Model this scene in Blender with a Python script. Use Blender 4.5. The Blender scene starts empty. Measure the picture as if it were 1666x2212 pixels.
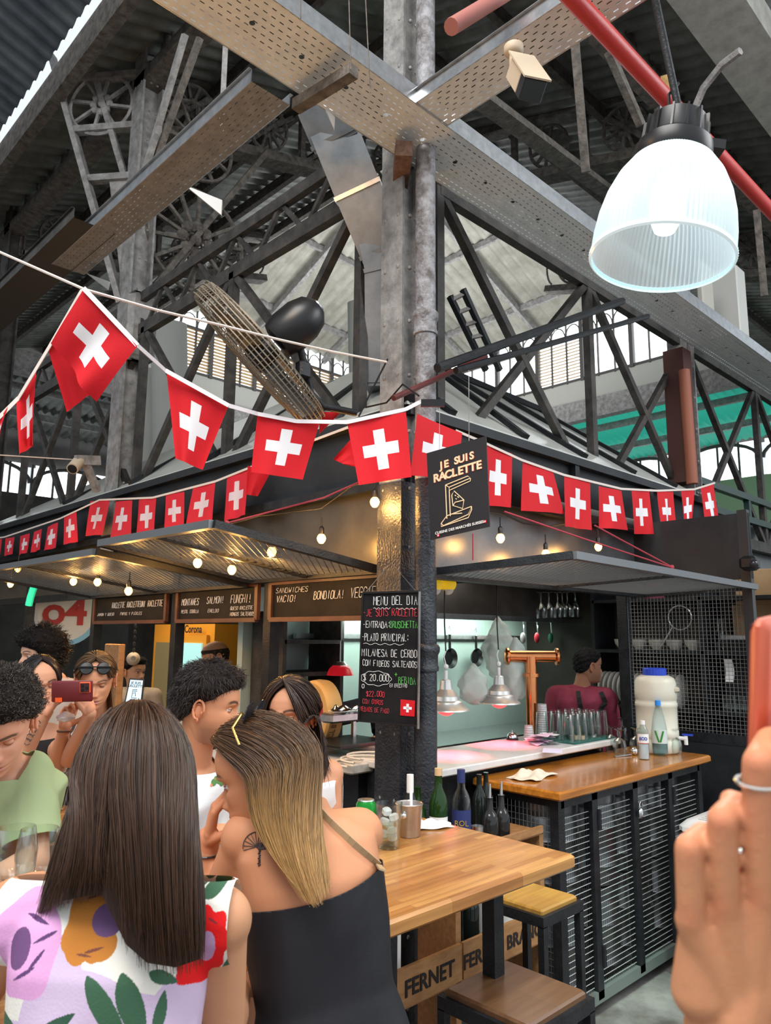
import bpy, bmesh, random
import numpy as np
from math import *
from mathutils import Vector, Matrix
from mathutils.bvhtree import BVHTree
D = bpy.data; SC = bpy.context.scene; COL = SC.collection
RND = random.Random(7)
# ---------------------------------------------------------------- camera
F, CX, CY = 1602.0, 833.0, 1106.0
AZ, PT, RO, H = radians(45.74), radians(9.53), radians(0.5), 1.70
_h = Vector((cos(AZ), sin(AZ), 0)); _r = Vector((sin(AZ), -cos(AZ), 0)); _u = Vector((0, 0, 1))
FW = _h*cos(PT) + _u*sin(PT); _up = -_h*sin(PT) + _u*cos(PT)
RT = _r*cos(RO) + _up*sin(RO); UP = _up*cos(RO) - _r*sin(RO)
EYE = Vector((0, 0, H))
cam = D.cameras.new('camera'); camo = D.objects.new('camera', cam); COL.objects.link(camo)
camo.matrix_world = Matrix(((RT.x, UP.x, -FW.x, 0), (RT.y, UP.y, -FW.y, 0), (RT.z, UP.z, -FW.z, H), (0, 0, 0, 1)))
cam.sensor_fit = 'AUTO'; cam.sensor_width = 36.0; cam.lens = F/2212*36
cam.clip_start = 0.02; cam.clip_end = 200
cam.dof.use_dof = True; cam.dof.focus_distance = 2.6; cam.dof.aperture_fstop = cam.lens/2.6
SC.camera = camo
# ---------------------------------------------------------------- world, light, exposure
W = D.worlds.new('sky'); SC.world = W; W.use_nodes = True
WB = W.node_tree.nodes['Background']; WB.inputs[0].default_value = (0.86, 0.93, 1.0, 1); WB.inputs[1].default_value = .74
SC.view_settings.view_transform = 'Standard'; SC.view_settings.look = 'None'
SC.view_settings.exposure = 0.55; SC.view_settings.gamma = 1.0; SC.view_settings.use_curve_mapping = False
SC.cycles.max_bounces = 7; SC.cycles.diffuse_bounces = 3; SC.cycles.glossy_bounces = 3
SC.cycles.transmission_bounces = 6; SC.cycles.transparent_max_bounces = 12
SC.cycles.caustics_reflective = False; SC.cycles.caustics_refractive = False
SC.cycles.sample_clamp_indirect = 4.0; SC.cycles.use_denoising = True
def light(name, kind, loc, energy, color=(1, 1, 1), size=None, aim=None, sy=None, parent=None):
    l = D.lights.new(name, kind); l.energy = energy; l.color = color
    o = D.objects.new(name, l); COL.objects.link(o); o.location = loc
    if kind == 'AREA':
        l.size = size
        if sy: l.shape = 'RECTANGLE'; l.size_y = sy
    elif kind in ('POINT', 'SPOT') and size: l.shadow_soft_size = size
    if aim is not None: o.rotation_euler = (Vector(aim)-Vector(loc)).to_track_quat('-Z', 'Y').to_euler()
    if parent: o.parent = parent; o.location = Vector(loc)-WL(parent)
    return o
light('roof_skylight', 'AREA', (-1.2, 0.2, 6.2), 250, (1.0, 0.97, 0.92), 3.0, (0.9, 1.3, 1.0))
light('hall_roof_fill', 'AREA', (10.5, 10.5, 6.5), 400, (0.97, 0.98, 1.0), 6.0, (11, 11, 20))  # unseen area light added to brighten the hall roof from below
light('side_fill', 'AREA', (5.5, -2.5, 5.0), 120, (0.95, 0.98, 1.0), 3.0, (3.6, 2.2, 1.6))  # added fill light out of view, no real opening there
_s = light('sun_through_green_sheet', 'SPOT', (3.2, .2, 6.0), 520, (.62, 1, .8), .02, (3.62, 1.74, 0)); _s.data.spot_size = radians(8); _s.data.spot_blend = .1
# ---------------------------------------------------------------- pixel -> point helpers (true positions on real planes)
def ray(x, y): return FW + RT*((x-CX)/F) - UP*((y-CY)/F)
def _at(x, y, i, v):
    d = ray(x, y); return EYE + d*((v-EYE[i])/d[i])
def atx(x, y, v): return _at(x, y, 0, v)
def aty(x, y, v): return _at(x, y, 1, v)
def atz(x, y, v): return _at(x, y, 2, v)
def atd(x, y, d): return EYE + ray(x, y)*d
def V(*a): return Vector(a)
# ---------------------------------------------------------------- materials
MATS = {}
def mat(name, c, rough=.6, metal=0., c2=None, ns=8., bump=0., bs=60., trans=0., emit=None, es=1., ior=1.45, stretch=None, coat=0., alpha=None, attr=None, spec=None):
    if name in MATS: return MATS[name]
    m = D.materials.new(name); m.use_nodes = True; nt = m.node_tree; N = nt.nodes; L = nt.links
    b = N['Principled BSDF']; MATS[name] = m
    b.inputs['Base Color'].default_value = (*c, 1); b.inputs['Roughness'].default_value = rough; b.inputs['Metallic'].default_value = metal
    b.inputs['Transmission Weight'].default_value = trans; b.inputs['IOR'].default_value = ior
    if coat: b.inputs['Coat Weight'].default_value = coat; b.inputs['Coat Roughness'].default_value = .15
    if spec is not None: b.inputs['Specular IOR Level'].default_value = spec
    if alpha is not None: b.inputs['Alpha'].default_value = alpha
    if emit: b.inputs['Emission Color'].default_value = (*emit, 1); b.inputs['Emission Strength'].default_value = es
    tc = None
    if c2 or bump:
        tc = N.new('ShaderNodeTexCoord'); mp = N.new('ShaderNodeMapping'); L.new(tc.outputs['Object'], mp.inputs[0])
        if stretch: mp.inputs['Scale'].default_value = stretch
    if c2:
        n = N.new('ShaderNodeTexNoise'); n.inputs['Scale'].default_value = ns; n.inputs['Detail'].default_value = 6; n.inputs['Roughness'].default_value = .65
        L.new(mp.outputs[0], n.inputs['Vector'])
        r = N.new('ShaderNodeValToRGB'); r.color_ramp.elements[0].position = .35; r.color_ramp.elements[1].position = .65
        r.color_ramp.elements[0].color = (*c, 1); r.color_ramp.elements[1].color = (*c2, 1)
        L.new(n.outputs['Fac'], r.inputs[0]); L.new(r.outputs[0], b.inputs['Base Color'])
    if attr:
        a = N.new('ShaderNodeAttribute'); a.attribute_name = attr; L.new(a.outputs['Color'], b.inputs['Base Color'])
    if bump:
        n2 = N.new('ShaderNodeTexNoise'); n2.inputs['Scale'].default_value = bs; n2.inputs['Detail'].default_value = 4
        L.new(mp.outputs[0], n2.inputs['Vector'])
        bp = N.new('ShaderNodeBump'); bp.inputs['Strength'].default_value = bump; bp.inputs['Distance'].default_value = .01
        L.new(n2.outputs['Fac'], bp.inputs['Height']); L.new(bp.outputs[0], b.inputs['Normal'])
    return m
def wood(name, c1, c2, c3, plank=.04, length=.35, rough=.35, axis=0, coat=.2, grain=40):
    """boards of different tone laid along one object axis, with grain"""
    m = D.materials.new(name); m.use_nodes = True; nt = m.node_tree; N = nt.nodes; L = nt.links; b = N['Principled BSDF']; MATS[name] = m
    tc = N.new('ShaderNodeTexCoord'); mp = N.new('ShaderNodeMapping'); L.new(tc.outputs['Object'], mp.inputs[0])
    if axis: mp.inputs['Rotation'].default_value = (0, 0, pi/2)
    br = N.new('ShaderNodeTexBrick'); L.new(mp.outputs[0], br.inputs['Vector'])
    br.inputs['Color1'].default_value = (*c1, 1); br.inputs['Color2'].default_value = (*c2, 1); br.inputs['Mortar'].default_value = (*c3, 1)
    br.inputs['Scale'].default_value = 1; br.inputs['Mortar Size'].default_value = .0006; br.inputs['Brick Width'].default_value = length; br.inputs['Row Height'].default_value = plank
    br.offset = .37
    mp2 = N.new('ShaderNodeMapping'); L.new(mp.outputs[0], mp2.inputs[0]); mp2.inputs['Scale'].default_value = (2, grain, grain)
    n = N.new('ShaderNodeTexNoise'); n.inputs['Scale'].default_value = 1.5; n.inputs['Detail'].default_value = 6; L.new(mp2.outputs[0], n.inputs['Vector'])
    mx = N.new('ShaderNodeMix'); mx.data_type = 'RGBA'; mx.blend_type = 'MULTIPLY'; mx.inputs['Factor'].default_value = .75
    rp = N.new('ShaderNodeValToRGB'); rp.color_ramp.elements[0].position = .3; rp.color_ramp.elements[0].color = (.5, .42, .36, 1); rp.color_ramp.elements[1].position = .62; rp.color_ramp.elements[1].color = (1, 1, 1, 1)
    L.new(n.outputs['Fac'], rp.inputs[0]); L.new(br.outputs['Color'], mx.inputs['A']); L.new(rp.outputs[0], mx.inputs['B'])
    L.new(mx.outputs['Result'], b.inputs['Base Color']); b.inputs['Roughness'].default_value = rough; b.inputs['Coat Weight'].default_value = coat; b.inputs['Coat Roughness'].default_value = .12
    return m
def thin_glass(name, tint=(.93, .96, .95), refl=.16):
    """thin clear wall: mostly see-through, mirror-like towards the rim"""
    m = D.materials.new(name); m.use_nodes = True; nt = m.node_tree; N = nt.nodes; L = nt.links; MATS[name] = m; N.remove(N['Principled BSDF'])
    t = N.new('ShaderNodeBsdfTransparent'); t.inputs[0].default_value = (*tint, 1); g = N.new('ShaderNodeBsdfGlossy'); g.inputs['Roughness'].default_value = .04
    w = N.new('ShaderNodeLayerWeight'); w.inputs[0].default_value = refl; x = N.new('ShaderNodeMixShader'); L.new(w.outputs['Facing'], x.inputs[0]); L.new(t.outputs[0], x.inputs[1]); L.new(g.outputs[0], x.inputs[2])
    q = N.new('ShaderNodeMath'); q.operation = 'MULTIPLY'; q.inputs[1].default_value = .74; L.new(w.outputs['Facing'], q.inputs[0]); L.new(q.outputs[0], x.inputs[0])
    L.new(x.outputs[0], N['Material Output'].inputs[0]); return m
def translucent(name, c, k=.7):
    m = mat(name, c, .5); nt = m.node_tree; t = nt.nodes.new('ShaderNodeBsdfTranslucent'); t.inputs[0].default_value = (*c, 1); x = nt.nodes.new('ShaderNodeMixShader'); x.inputs[0].default_value = k
    nt.links.new(nt.nodes['Principled BSDF'].outputs[0], x.inputs[1]); nt.links.new(t.outputs[0], x.inputs[2]); nt.links.new(x.outputs[0], nt.nodes['Material Output'].inputs[0]); return m
def perforated(name, c1, c2, pu, pv, lu, lv, stagger, rough=.35, metal=.7, holes=None):
    """galvanised sheet with slots cut through it; u/v are the object's own x/y"""
    m = mat(name, c1, rough, metal, c2, 14., stretch=(1, 1, 1)); nt = m.node_tree; N = nt.nodes; L = nt.links; b = N['Principled BSDF']
    tc = N.new('ShaderNodeTexCoord'); sx = N.new('ShaderNodeSeparateXYZ'); L.new(tc.outputs['Object'], sx.inputs[0])
    def M(op, a, bb=None):
        n = N.new('ShaderNodeMath'); n.operation = op
        for i, q in enumerate((a, bb)):
            if q is None: continue
            if isinstance(q, (int, float)): n.inputs[i].default_value = q
            else: L.new(q, n.inputs[i])
        return n.outputs[0]
    u = M('DIVIDE', sx.outputs[0], pu); v = M('DIVIDE', sx.outputs[1], pv)
    row = M('FLOOR', v); uu = M('ADD', u, M('MULTIPLY', row, stagger))
    a = M('LESS_THAN', M('FRACT', M('ADD', uu, 100.)), lu); c = M('LESS_THAN', M('FRACT', M('ADD', v, 100.)), lv)
    slot = M('MULTIPLY', a, c)
    if holes:
        hu, hr, vc = holes
        du = M('MULTIPLY', M('SUBTRACT', M('FRACT', M('ADD', M('DIVIDE', sx.outputs[0], hu), 100.)), .5), hu)
        dv = M('SUBTRACT', sx.outputs[1], vc)
        dd = M('SQRT', M('ADD', M('MULTIPLY', du, du), M('MULTIPLY', dv, dv)))
        slot = M('MAXIMUM', slot, M('LESS_THAN', dd, hr))
    L.new(M('SUBTRACT', 1., slot), b.inputs['Alpha'])
    return m
BLACK = mat('black_painted_steel', (.007, .008, .01), .45, .0, (.018, .02, .023), 12., .25, 120., spec=.35)
DARK = mat('dark_iron', (.022, .021, .02), .6, .1, (.07, .062, .055), 9., .4, 80.)
GREYIRON = mat('dusty_grey_iron', (.16, .155, .15), .65, .1, (.34, .33, .32), 11., .5, 60.)
DUSTY = mat('dusty_brown_iron', (.06, .052, .045), .8, 0., (.17, .15, .13), 14., .6, 50.)
GALV = mat('galvanised_steel', (.42, .44, .46), .3, .85, (.58, .6, .62), 20.)
WHITE = mat('white_paint', (.8, .8, .78), .5)
STEEL = mat('brushed_steel', (.55, .56, .57), .28, 1., (.7, .7, .71), 30.)
CHROME = mat('polished_chrome', (.75, .76, .78), .14, 1.)
GLASS = thin_glass('clear_glass', (.94, .97, .96), .3)
RED = mat('red_flag_cloth', (.62, .004, .012), .75, bump=.15, bs=300.)
REDDARK = mat('shaded_red_flag_cloth', (.62, .012, .03), .75, bump=.15, bs=300.)  # copy of the red cloth with the shaded side's tone put into its colour
CROSS = mat('white_flag_cloth', (.82, .8, .82), .8)
TAPE = mat('cream_tape', (.72, .62, .56), .8)
RUBBER = mat('black_plastic', (.01, .01, .011), .35)
CHALKW = mat('white_chalk', (.75, .73, .7), .9)
CHALKR = mat('red_chalk', (.6, .05, .07), .9)
CHALKG = mat('green_chalk', (.12, .45, .1), .9)
SLATE = mat('blackboard', (.008, .007, .008), .6, 0, (.018, .016, .016), 5., spec=.15)
WARM = mat('lit_filament_glass', (1, .7, .3), .3, emit=(1., .62, .2), es=22.)
PAPER = mat('white_paper', (.8, .79, .8), .8)
CAST = mat('flaking_cast_iron', (.1, .085, .08), .6, .2, (.33, .33, .35), 16., .7, 60.)
CASTB = mat('black_cast_iron', (.013, .015, .02), .38, .1, (.04, .043, .05), 12., .5, 90.)
# ---------------------------------------------------------------- mesh builder
def WL(o):
    p = Vector((0, 0, 0))
    while o is not None: p += o.location; o = o.parent
    return p
class MB:
    def __init__(s): s.v = []; s.f = []; s.m = []; s.mi = 0
    def add(s, vs, fs, mi=None):
        b = len(s.v); s.v += [tuple(p) for p in vs]; s.f += [tuple(i+b for i in f) for f in fs]
        s.m += [s.mi if mi is None else mi]*len(fs); return s
    def box(s, c, size, ax=None, bev=0.):
        c = Vector(c); x, y, z = (Vector(a) for a in (ax or ((1, 0, 0), (0, 1, 0), (0, 0, 1)))); hx, hy, hz = (q/2 for q in size)
        if bev:
            b = min(bev, hx*.9, hy*.9, hz*.9); vs = []
            for k in (-1, 1):
                for inset in ((0, 1) if k > 0 else (1, 0)):
                    ix, iy = hx-(b if inset else 0), hy-(b if inset else 0); zz = k*(hz if inset else hz-b)
                    for sx, sy in ((-1, -1), (1, -1), (1, 1), (-1, 1)):
                        vs += [c+x*(sx*(ix-(0 if sy*sx > 0 else b)))+y*(sy*(iy-(b if sy*sx > 0 else 0)))+z*zz, c+x*(sx*(ix-(b if sy*sx > 0 else 0)))+y*(sy*(iy-(0 if sy*sx > 0 else b)))+z*zz]
            fs = [tuple(range(7, -1, -1)), tuple(range(24, 32))]
            for r in range(3):
                for i in range(8): fs.append((r*8+i, r*8+(i+1) % 8, r*8+8+(i+1) % 8, r*8+8+i))
            return s.add(vs, fs)
        vs = [c+x*(hx*i)+y*(hy*j)+z*(hz*k) for k in (-1, 1) for j in (-1, 1) for i in (-1, 1)]
        return s.add(vs, [(0, 2, 3, 1), (4, 5, 7, 6), (0, 1, 5, 4), (2, 6, 7, 3), (0, 4, 6, 2), (1, 3, 7, 5)])
    def bar(s, p, q, w, h=None, up=(0, 0, 1), bev=0.):
        p = Vector(p); q = Vector(q); d = q-p; l = d.length
        if l < 1e-6: return s
        d /= l; a = d.cross(Vector(up))
        if a.length < 1e-3: a = d.cross(Vector((1, 0, 0)))
        a.normalize(); b = a.cross(d)
        return s.box((p+q)/2, (l, w, h or w), (d, a, b), bev)
    def tube(s, pts, r, n=8, caps=True, closed=False):
        pts = [Vector(p) for p in pts]; m = len(pts); rs = r if isinstance(r, (list, tuple)) else [r]*m
        a = None; vs = []
        for i in range(m):
            d = (pts[(i+1) % m]-pts[i-1]) if closed else (pts[min(i+1, m-1)]-pts[max(i-1, 0)])
            if d.length < 1e-9: d = Vector((0, 0, 1))
            d.normalize()
            if a is None:
                a = d.cross(Vector((0, 0, 1)))
                if a.length < .1: a = d.cross(Vector((1, 0, 0)))
            a = a-d*a.dot(d)
            if a.length < 1e-6: a = d.orthogonal()
            a.normalize(); b = d.cross(a)
            vs += [pts[i]+(a*cos(2*pi*k/n)+b*sin(2*pi*k/n))*rs[i] for k in range(n)]
        fs = [(i*n+k, i*n+(k+1) % n, ((i+1) % m)*n+(k+1) % n, ((i+1) % m)*n+k) for i in range(m if closed else m-1) for k in range(n)]
        if caps and not closed: fs += [tuple(range(n-1, -1, -1)), tuple(range((m-1)*n, m*n))]
        return s.add(vs, fs)
    def lathe(s, prof, c=(0, 0, 0), n=32, ax=None, ribs=None, a0=0., a1=2*pi):
        c = Vector(c); x, y, z = (Vector(a) for a in (ax or ((1, 0, 0), (0, 1, 0), (0, 0, 1)))); vs = []
        full = abs(a1-a0-2*pi) < 1e-6; nn = n if full else n+1
        for (r, h) in prof:
            for k in range(nn):
                t = a0+(a1-a0)*k/n; rr = r*(1+ribs*(k % 2)) if ribs else r
                vs.append(c+x*(rr*cos(t))+y*(rr*sin(t))+z*h)
        m = len(prof)
        fs = [(i*nn+k, i*nn+(k+1) % nn, (i+1)*nn+(k+1) % nn, (i+1)*nn+k) for i in range(m-1) for k in range(n)]
        return s.add(vs, fs)
    def prism(s, poly, ext):
        poly = [Vector(p) for p in poly]; e = Vector(ext); n = len(poly)
        return s.add(poly+[p+e for p in poly], [tuple(range(n-1, -1, -1)), tuple(range(n, 2*n))]+[(i, (i+1) % n, n+(i+1) % n, n+i) for i in range(n)])
    def grid(s, fn, nu, nv, mfn=None, close_u=False):
        vs = [fn(i/nu, j/nv) for j in range(nv+1) for i in range(nu+1)]; b = len(s.v)
        s.v += [tuple(p) for p in vs]
        for j in range(nv):
            for i in range(nu):
                a = b+j*(nu+1)+i; s.f.append((a, a+1, a+nu+2, a+nu+1)); s.m.append(mfn(i, j) if mfn else s.mi)
        return s
    def ball(s, c, r, n=12, sc=(1, 1, 1), ax=None):
        return s.add(*_ball(c, r, n, sc, ax))
    def build(s, name, mats, parent=None, smooth=False, ang=40, colors=None, base=None):
        me = D.meshes.new(name); o = D.objects.new(name, me); COL.objects.link(o)
        if parent is not None: org = WL(parent); o.parent = parent
        elif base is not None: org = Vector(base); o.location = org
        else:
            a = np.array(s.v); org = Vector(((a[:, 0].min()+a[:, 0].max())/2, (a[:, 1].min()+a[:, 1].max())/2, a[:, 2].min())); o.location = org
        me.from_pydata([(p[0]-org.x, p[1]-org.y, p[2]-org.z) for p in s.v], [], s.f)
        for m in (mats if isinstance(mats, (list, tuple)) else [mats]): me.materials.append(m)
        if max(s.m, default=0): me.polygons.foreach_set('material_index', s.m)
        if colors is not None:
            ca = me.color_attributes.new('Col', 'FLOAT_COLOR', 'POINT'); a = np.ones((len(s.v), 4), np.float32); a[:, :3] = colors; ca.data.foreach_set('color', a.ravel())
        if smooth:
            me.polygons.foreach_set('use_smooth', [True]*len(me.polygons))
            if ang < 180: me.set_sharp_from_angle(angle=radians(ang))
        me.update(); return o
def _ball(c, r, n, sc, ax):
    c = Vector(c); x, y, z = (Vector(a) for a in (ax or ((1, 0, 0), (0, 1, 0), (0, 0, 1)))); vs = []; m = n
    for i in range(m+1):
        t = pi*i/m
        for k in range(n): p = 2*pi*k/n; vs.append(c+x*(sc[0]*r*sin(t)*cos(p))+y*(sc[1]*r*sin(t)*sin(p))+z*(sc[2]*r*cos(t)))
    return vs, [(i*n+k, (i+1)*n+k, (i+1)*n+(k+1) % n, i*n+(k+1) % n) for i in range(m) for k in range(n)]
def tag(o, label, cat, group=None, kind=None):
    o['label'] = label; o['category'] = cat
    if group: o['group'] = group
    if kind: o['kind'] = kind
    return o
def struct(o): o['kind'] = 'structure'; return o
def thing(name, loc, label, cat, group=None):
    o = D.objects.new(name, None); COL.objects.link(o); o.location = loc; o.empty_display_size = .1
    return tag(o, label, cat, group)
def kids(o): return [c for c in D.objects if c.parent == o]
def copytree(o, loc=None, label=None, rz=0., parent=None):
    c = o.copy(); COL.objects.link(c); c.parent = parent
    if loc is not None: c.location = loc; c.rotation_euler = (0, 0, rz)
    if label: c['label'] = label
    for k in list(o.children): copytree(k, parent=c)
    return c
def quad(TL, TR, BR, BL):
    """point on a (slightly skewed) flat board: u to the right, v up"""
    def fn(u, v): return (BL*(1-u)+BR*u)*(1-v)+(TL*(1-u)+TR*u)*v
    n = ((BR-BL).cross(TL-BL)).normalized()
    if n.dot(EYE-BL) < 0: n = -n
    return fn, n
ORD = 'first second third fourth fifth sixth seventh eighth ninth tenth eleventh twelfth thirteenth fourteenth fifteenth sixteenth'.split()
# stroke alphabet on a 4 x 6 grid
GL = {'A': '002640|1333', 'B': '0006263534030|3342413000', 'C': '4536160501103041', 'D': '00062635413000', 'E': '46060040|0333', 'F': '460600|0333', 'G': '45361605011030424323', 'H': '0006|4046|0343', 'I': '2026', 'J': '36312110 01', 'K': '0006|460340', 'L': '060040', 'M': '0006234640', 'N': '00064046', 'O': '1636454130100105 16', 'P': '0006364534330 3', 'Q': '163645413010010516|2240', 'R': '00063645343303|2340', 'S': '4536160504333241301001', 'T': '0646|2620', 'U': '060110304146', 'V': '062046', 'W': '0610233046', 'X': '0046|0640', 'Y': '0623|4623|2320', 'Z': '06460040', '0': '163645413010010516', '1': '152620', '2': '0516364500 40', '4': '360242|3630', '8': '3313 04 051636453433 42413010010213', '$': '4535160504333241301001|2620', '.': '2021', ':': '2122|2425', '-': '1333', '+': '2125|0343', '!': '2622|2021', ' ': '', 'i': '2023|2526', '/': '0046', ',': '2110'}
def glyph(ch):
    g = GL.get(ch) or GL.get(ch.upper()) or ''
    out = []
    for st in g.split('|'):
        st = st.replace(' ', '')
        if len(st) % 2: st = st[:-1]
        out.append([(int(st[i])/4, int(st[i+1])/6) for i in range(0, len(st), 2)])
    return [p for p in out if len(p) > 1]
def stroke_text(mb, txt, fn, n, u, v, w, h, r, off=.002, wob=.0, slant=0.):
    """writes txt in quad coordinates from (u, v); w, h are the whole line's width and the letter height"""
    cw = w/max(len(txt), 1)
    for i, ch in enumerate(txt):
        dv = RND.uniform(-wob, wob)
        for pl in glyph(ch):
            pts = []
            for (x, y) in pl: pts.append(fn(u+(i+x*.74+slant*y)*cw, v+y*h+dv)+n*off)
            mb.tube(pts, r, 4)
    return mb
def font_mesh(txt, size, ext=.001, bold=0., shear=0., align='CENTER'):
    cu = D.curves.new('t', 'FONT'); cu.body = txt; cu.size = size; cu.extrude = ext; cu.offset = bold; cu.shear = shear; cu.align_x = align; cu.resolution_u = 3
    o = D.objects.new('t', cu); COL.objects.link(o); dg = bpy.context.evaluated_depsgraph_get(); dg.update()
    me = o.evaluated_get(dg).to_mesh(); vs = [v.co.copy() for v in me.vertices]; fs = [tuple(p.vertices) for p in me.polygons]
    o.evaluated_get(dg).to_mesh_clear(); D.objects.remove(o); D.curves.remove(cu); return vs, fs
def font_on(mb, txt, size, org, x, y, n, off=.002, **k):
    vs, fs = font_mesh(txt, size, **k); x = Vector(x).normalized(); y = Vector(y).normalized()
    mb.add([Vector(org)+x*v.x+y*v.y+n*(off+v.z) for v in vs], fs); return mb
# ================================================================ SETTING
CONC = mat('worn_concrete', (.09, .08, .07), .55, 0, (.3, .29, .27), 3., .3, 40.)
CORR = mat('weathered_corrugated_sheet', (.13, .14, .13), .55, .2, (.27, .28, .26), 3.5, .2, 50.)
CORRB = mat('blue_grey_corrugated_sheet', (.1, .13, .17), .4, .5, (.2, .24, .28), 3.)
CORRL = mat('pale_corrugated_sheet', (.25, .24, .2), .6, .2, (.37, .36, .31), 2.5)
CORRG = translucent('green_translucent_sheet', (.03, .36, .25))
DKWALL = mat('sooty_wall', (.035, .033, .03), .8, 0, (.07, .065, .058), 1.5)
struct(MB().box((9, 9, -.05), (40, 40, .1)).build('floor', CONC))
SL, XE, ZE, XV = .33, 6.4, 8.15, 2.06
zr = lambda q: ZE+SL*(q-XE)
PIT, AMP = .17, .024
def corr_roof(name, m, span, lo, hi, zf, swap, seg=4):
    """corrugated sheet: waves across `span`, running from lo(t) to hi(t)"""
    mb = MB(); n = int((span[1]-span[0])/PIT*seg); vs = []; fs = []
    for i in range(n+1):
        t = span[0]+i*PIT/seg; w = AMP*sin(2*pi*i/seg+.4)
        for q in (lo(t), hi(t)): vs.append(Vector((t, q, zf(q)+w)) if swap else Vector((q, t, zf(q)+w)))
    for i in range(n): fs.append((2*i, 2*i+1, 2*i+3, 2*i+2))
    return struct(mb.add(vs, fs).build(name, m, smooth=True, ang=180))
corr_roof('ceiling_left', CORR, (XV, 17), lambda y: XV, lambda y: min(XE, y), zr, False)
corr_roof('ceiling_right', CORR, (XV, 17), lambda x: XV, lambda x: min(XE, x), zr, True)
corr_roof('ceiling_outer_left', CORRB, (2., 14), lambda y: -4, lambda y: XV-.12, lambda q: zr(XV)-.33*(q-XV)+.05, False)
corr_roof('ceiling_outer_right', CORR, (2., 14), lambda y: -3, lambda y: XV-.2, lambda q: zr(XV)-.33*(q-XV)+.05, True)
# the higher hall beyond: hip roof falling to two clerestory walls
XC = 16.
zh = lambda q: 9.75+.42*(XC-q)
PIT, AMP = .3, .045
corr_roof('ceiling_hall_right', CORRL, (5, XC), lambda y: max(7.5, y), lambda y: XC, zh, False)
corr_roof('ceiling_hall_left', CORRL, (5, XC), lambda x: max(7.5, x), lambda x: XC, zh, True)
PIT, AMP = .2, .03
# purlins and rafters under the roofs (structure)
def purlin(name, pts, w, h, m): struct(MB().bar(pts[0], pts[1], w, h).build(name, m))
k = 1
for q in (3.4, 4.4, 5.3, 6.3):
    purlin(f'trim_{k}', (V(q, q+.1, zr(q)-.1), V(q, 16.5, zr(q)-.1)), .07, .14, DUSTY); k += 1
    purlin(f'trim_{k}', (V(q+.1, q, zr(q)-.1), V(16.5, q, zr(q)-.1)), .07, .14, DUSTY); k += 1
for q in (9, 11, 13, 15):
    purlin(f'trim_{k}', (V(q, 5, zh(q)-.1), V(q, q, zh(q)-.1)), .08, .14, GREYIRON); k += 1
    purlin(f'trim_{k}', (V(5, q, zh(q)-.1), V(q, q, zh(q)-.1)), .08, .14, GREYIRON); k += 1
for q in (5.5, 8, 10.5, 13):
    purlin(f'trim_{k}', (V(8.5, q, zh(max(8.5, q))-.2) if q < 8.5 else V(q, q, zh(q)-.2), V(XC, q, zh(XC)-.2)), .1, .16, GREYIRON); k += 1
    purlin(f'trim_{k}', (V(q, 8.5, zh(max(8.5, q))-.2) if q < 8.5 else V(q, q, zh(q)-.2), V(q, XC, zh(XC)-.2)), .1, .16, GREYIRON); k += 1
# valley gutters with the slit of daylight beside them
purlin(f'trim_{k}', (V(XV-.02, 2.3, zr(XV)-.1), V(XV-.02, 14, zr(XV)-.1)), .1, .3, DUSTY); k += 1
purlin(f'trim_{k}', (V(XV, XV-.25, zr(XV)-.15), V(14, XV-.25, zr(XV)-.15)), .42, .3, mat('grey_gutter_box', (.3, .29, .26), .7, 0, (.42, .41, .37), 8.)); k += 1
# clerestory walls
PALEW = mat('pale_plaster', (.4, .4, .36), .8); FRAME = mat('dark_window_frame', (.07, .065, .06), .6)
LOUV = mat('amber_louvre', (.42, .27, .13), .6); MILK = mat('milky_window_glass', (.9, .95, .95), .3, emit=(.9, .97, 1.), es=2.2)
GREENW = mat('pale_green_plaster', (.36, .48, .3), .8)
def clerestory(side, n):
    P = (lambda a, z, off=0.: V(XC+off, a, z)) if side else (lambda a, z, off=0.: V(a, XC+off, z))
    s = 'right' if side else 'left'
    w = MB(); w.prism([P(0, 7.5), P(XC, 7.5), P(XC, 8.15), P(0, 8.15)], V(.15, 0, 0) if side else V(0, .15, 0))
    struct(w.build(f'wall_clerestory_{s}', PALEW))
    step = 16/12
    for i in range(12):
        a0 = i*step; g = MB(); g.prism([P(a0+.05, 8.15, .1), P(a0+step-.05, 8.15, .1), P(a0+step-.05, 9.8, .1), P(a0+.05, 9.8, .1)], V(.02, 0, 0) if side else V(0, .02, 0))
        o = struct(g.build(f'window_{n}', MILK)); n += 1
        f = MB(); f.bar(P(a0, 8.1), P(a0, 9.9), .1, .1)
        for j in (1, 2): f.bar(P(a0+step*j/3, 8.1), P(a0+step*j/3, 9.85), .035, .05)
        for z in (8.15, 9.3): f.bar(P(a0, z), P(a0+step, z), .06, .06)
        for j in range(3):   # little arches under the eave
            c = a0+step*(j+.5)/3; f.tube([P(c+step/6*cos(t), 9.3+.35*sin(t), -.04) for t in np.linspace(0, pi, 9)], .018, 5)
        f.build('frame', FRAME, o)
        l = MB()
        for z in np.arange(8.25, 9.28, .085):
            if not side or i % 3 == 1: l.bar(P(a0+.05, z, .02), P(a0+step-.05, z, .02), .012, .055 if not side else .03, up=(0, 0, 1))
        if l.v: l.build('louvre', LOUV, o)
    return n
wn = clerestory(True, 1); wn = clerestory(False, wn)
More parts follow.
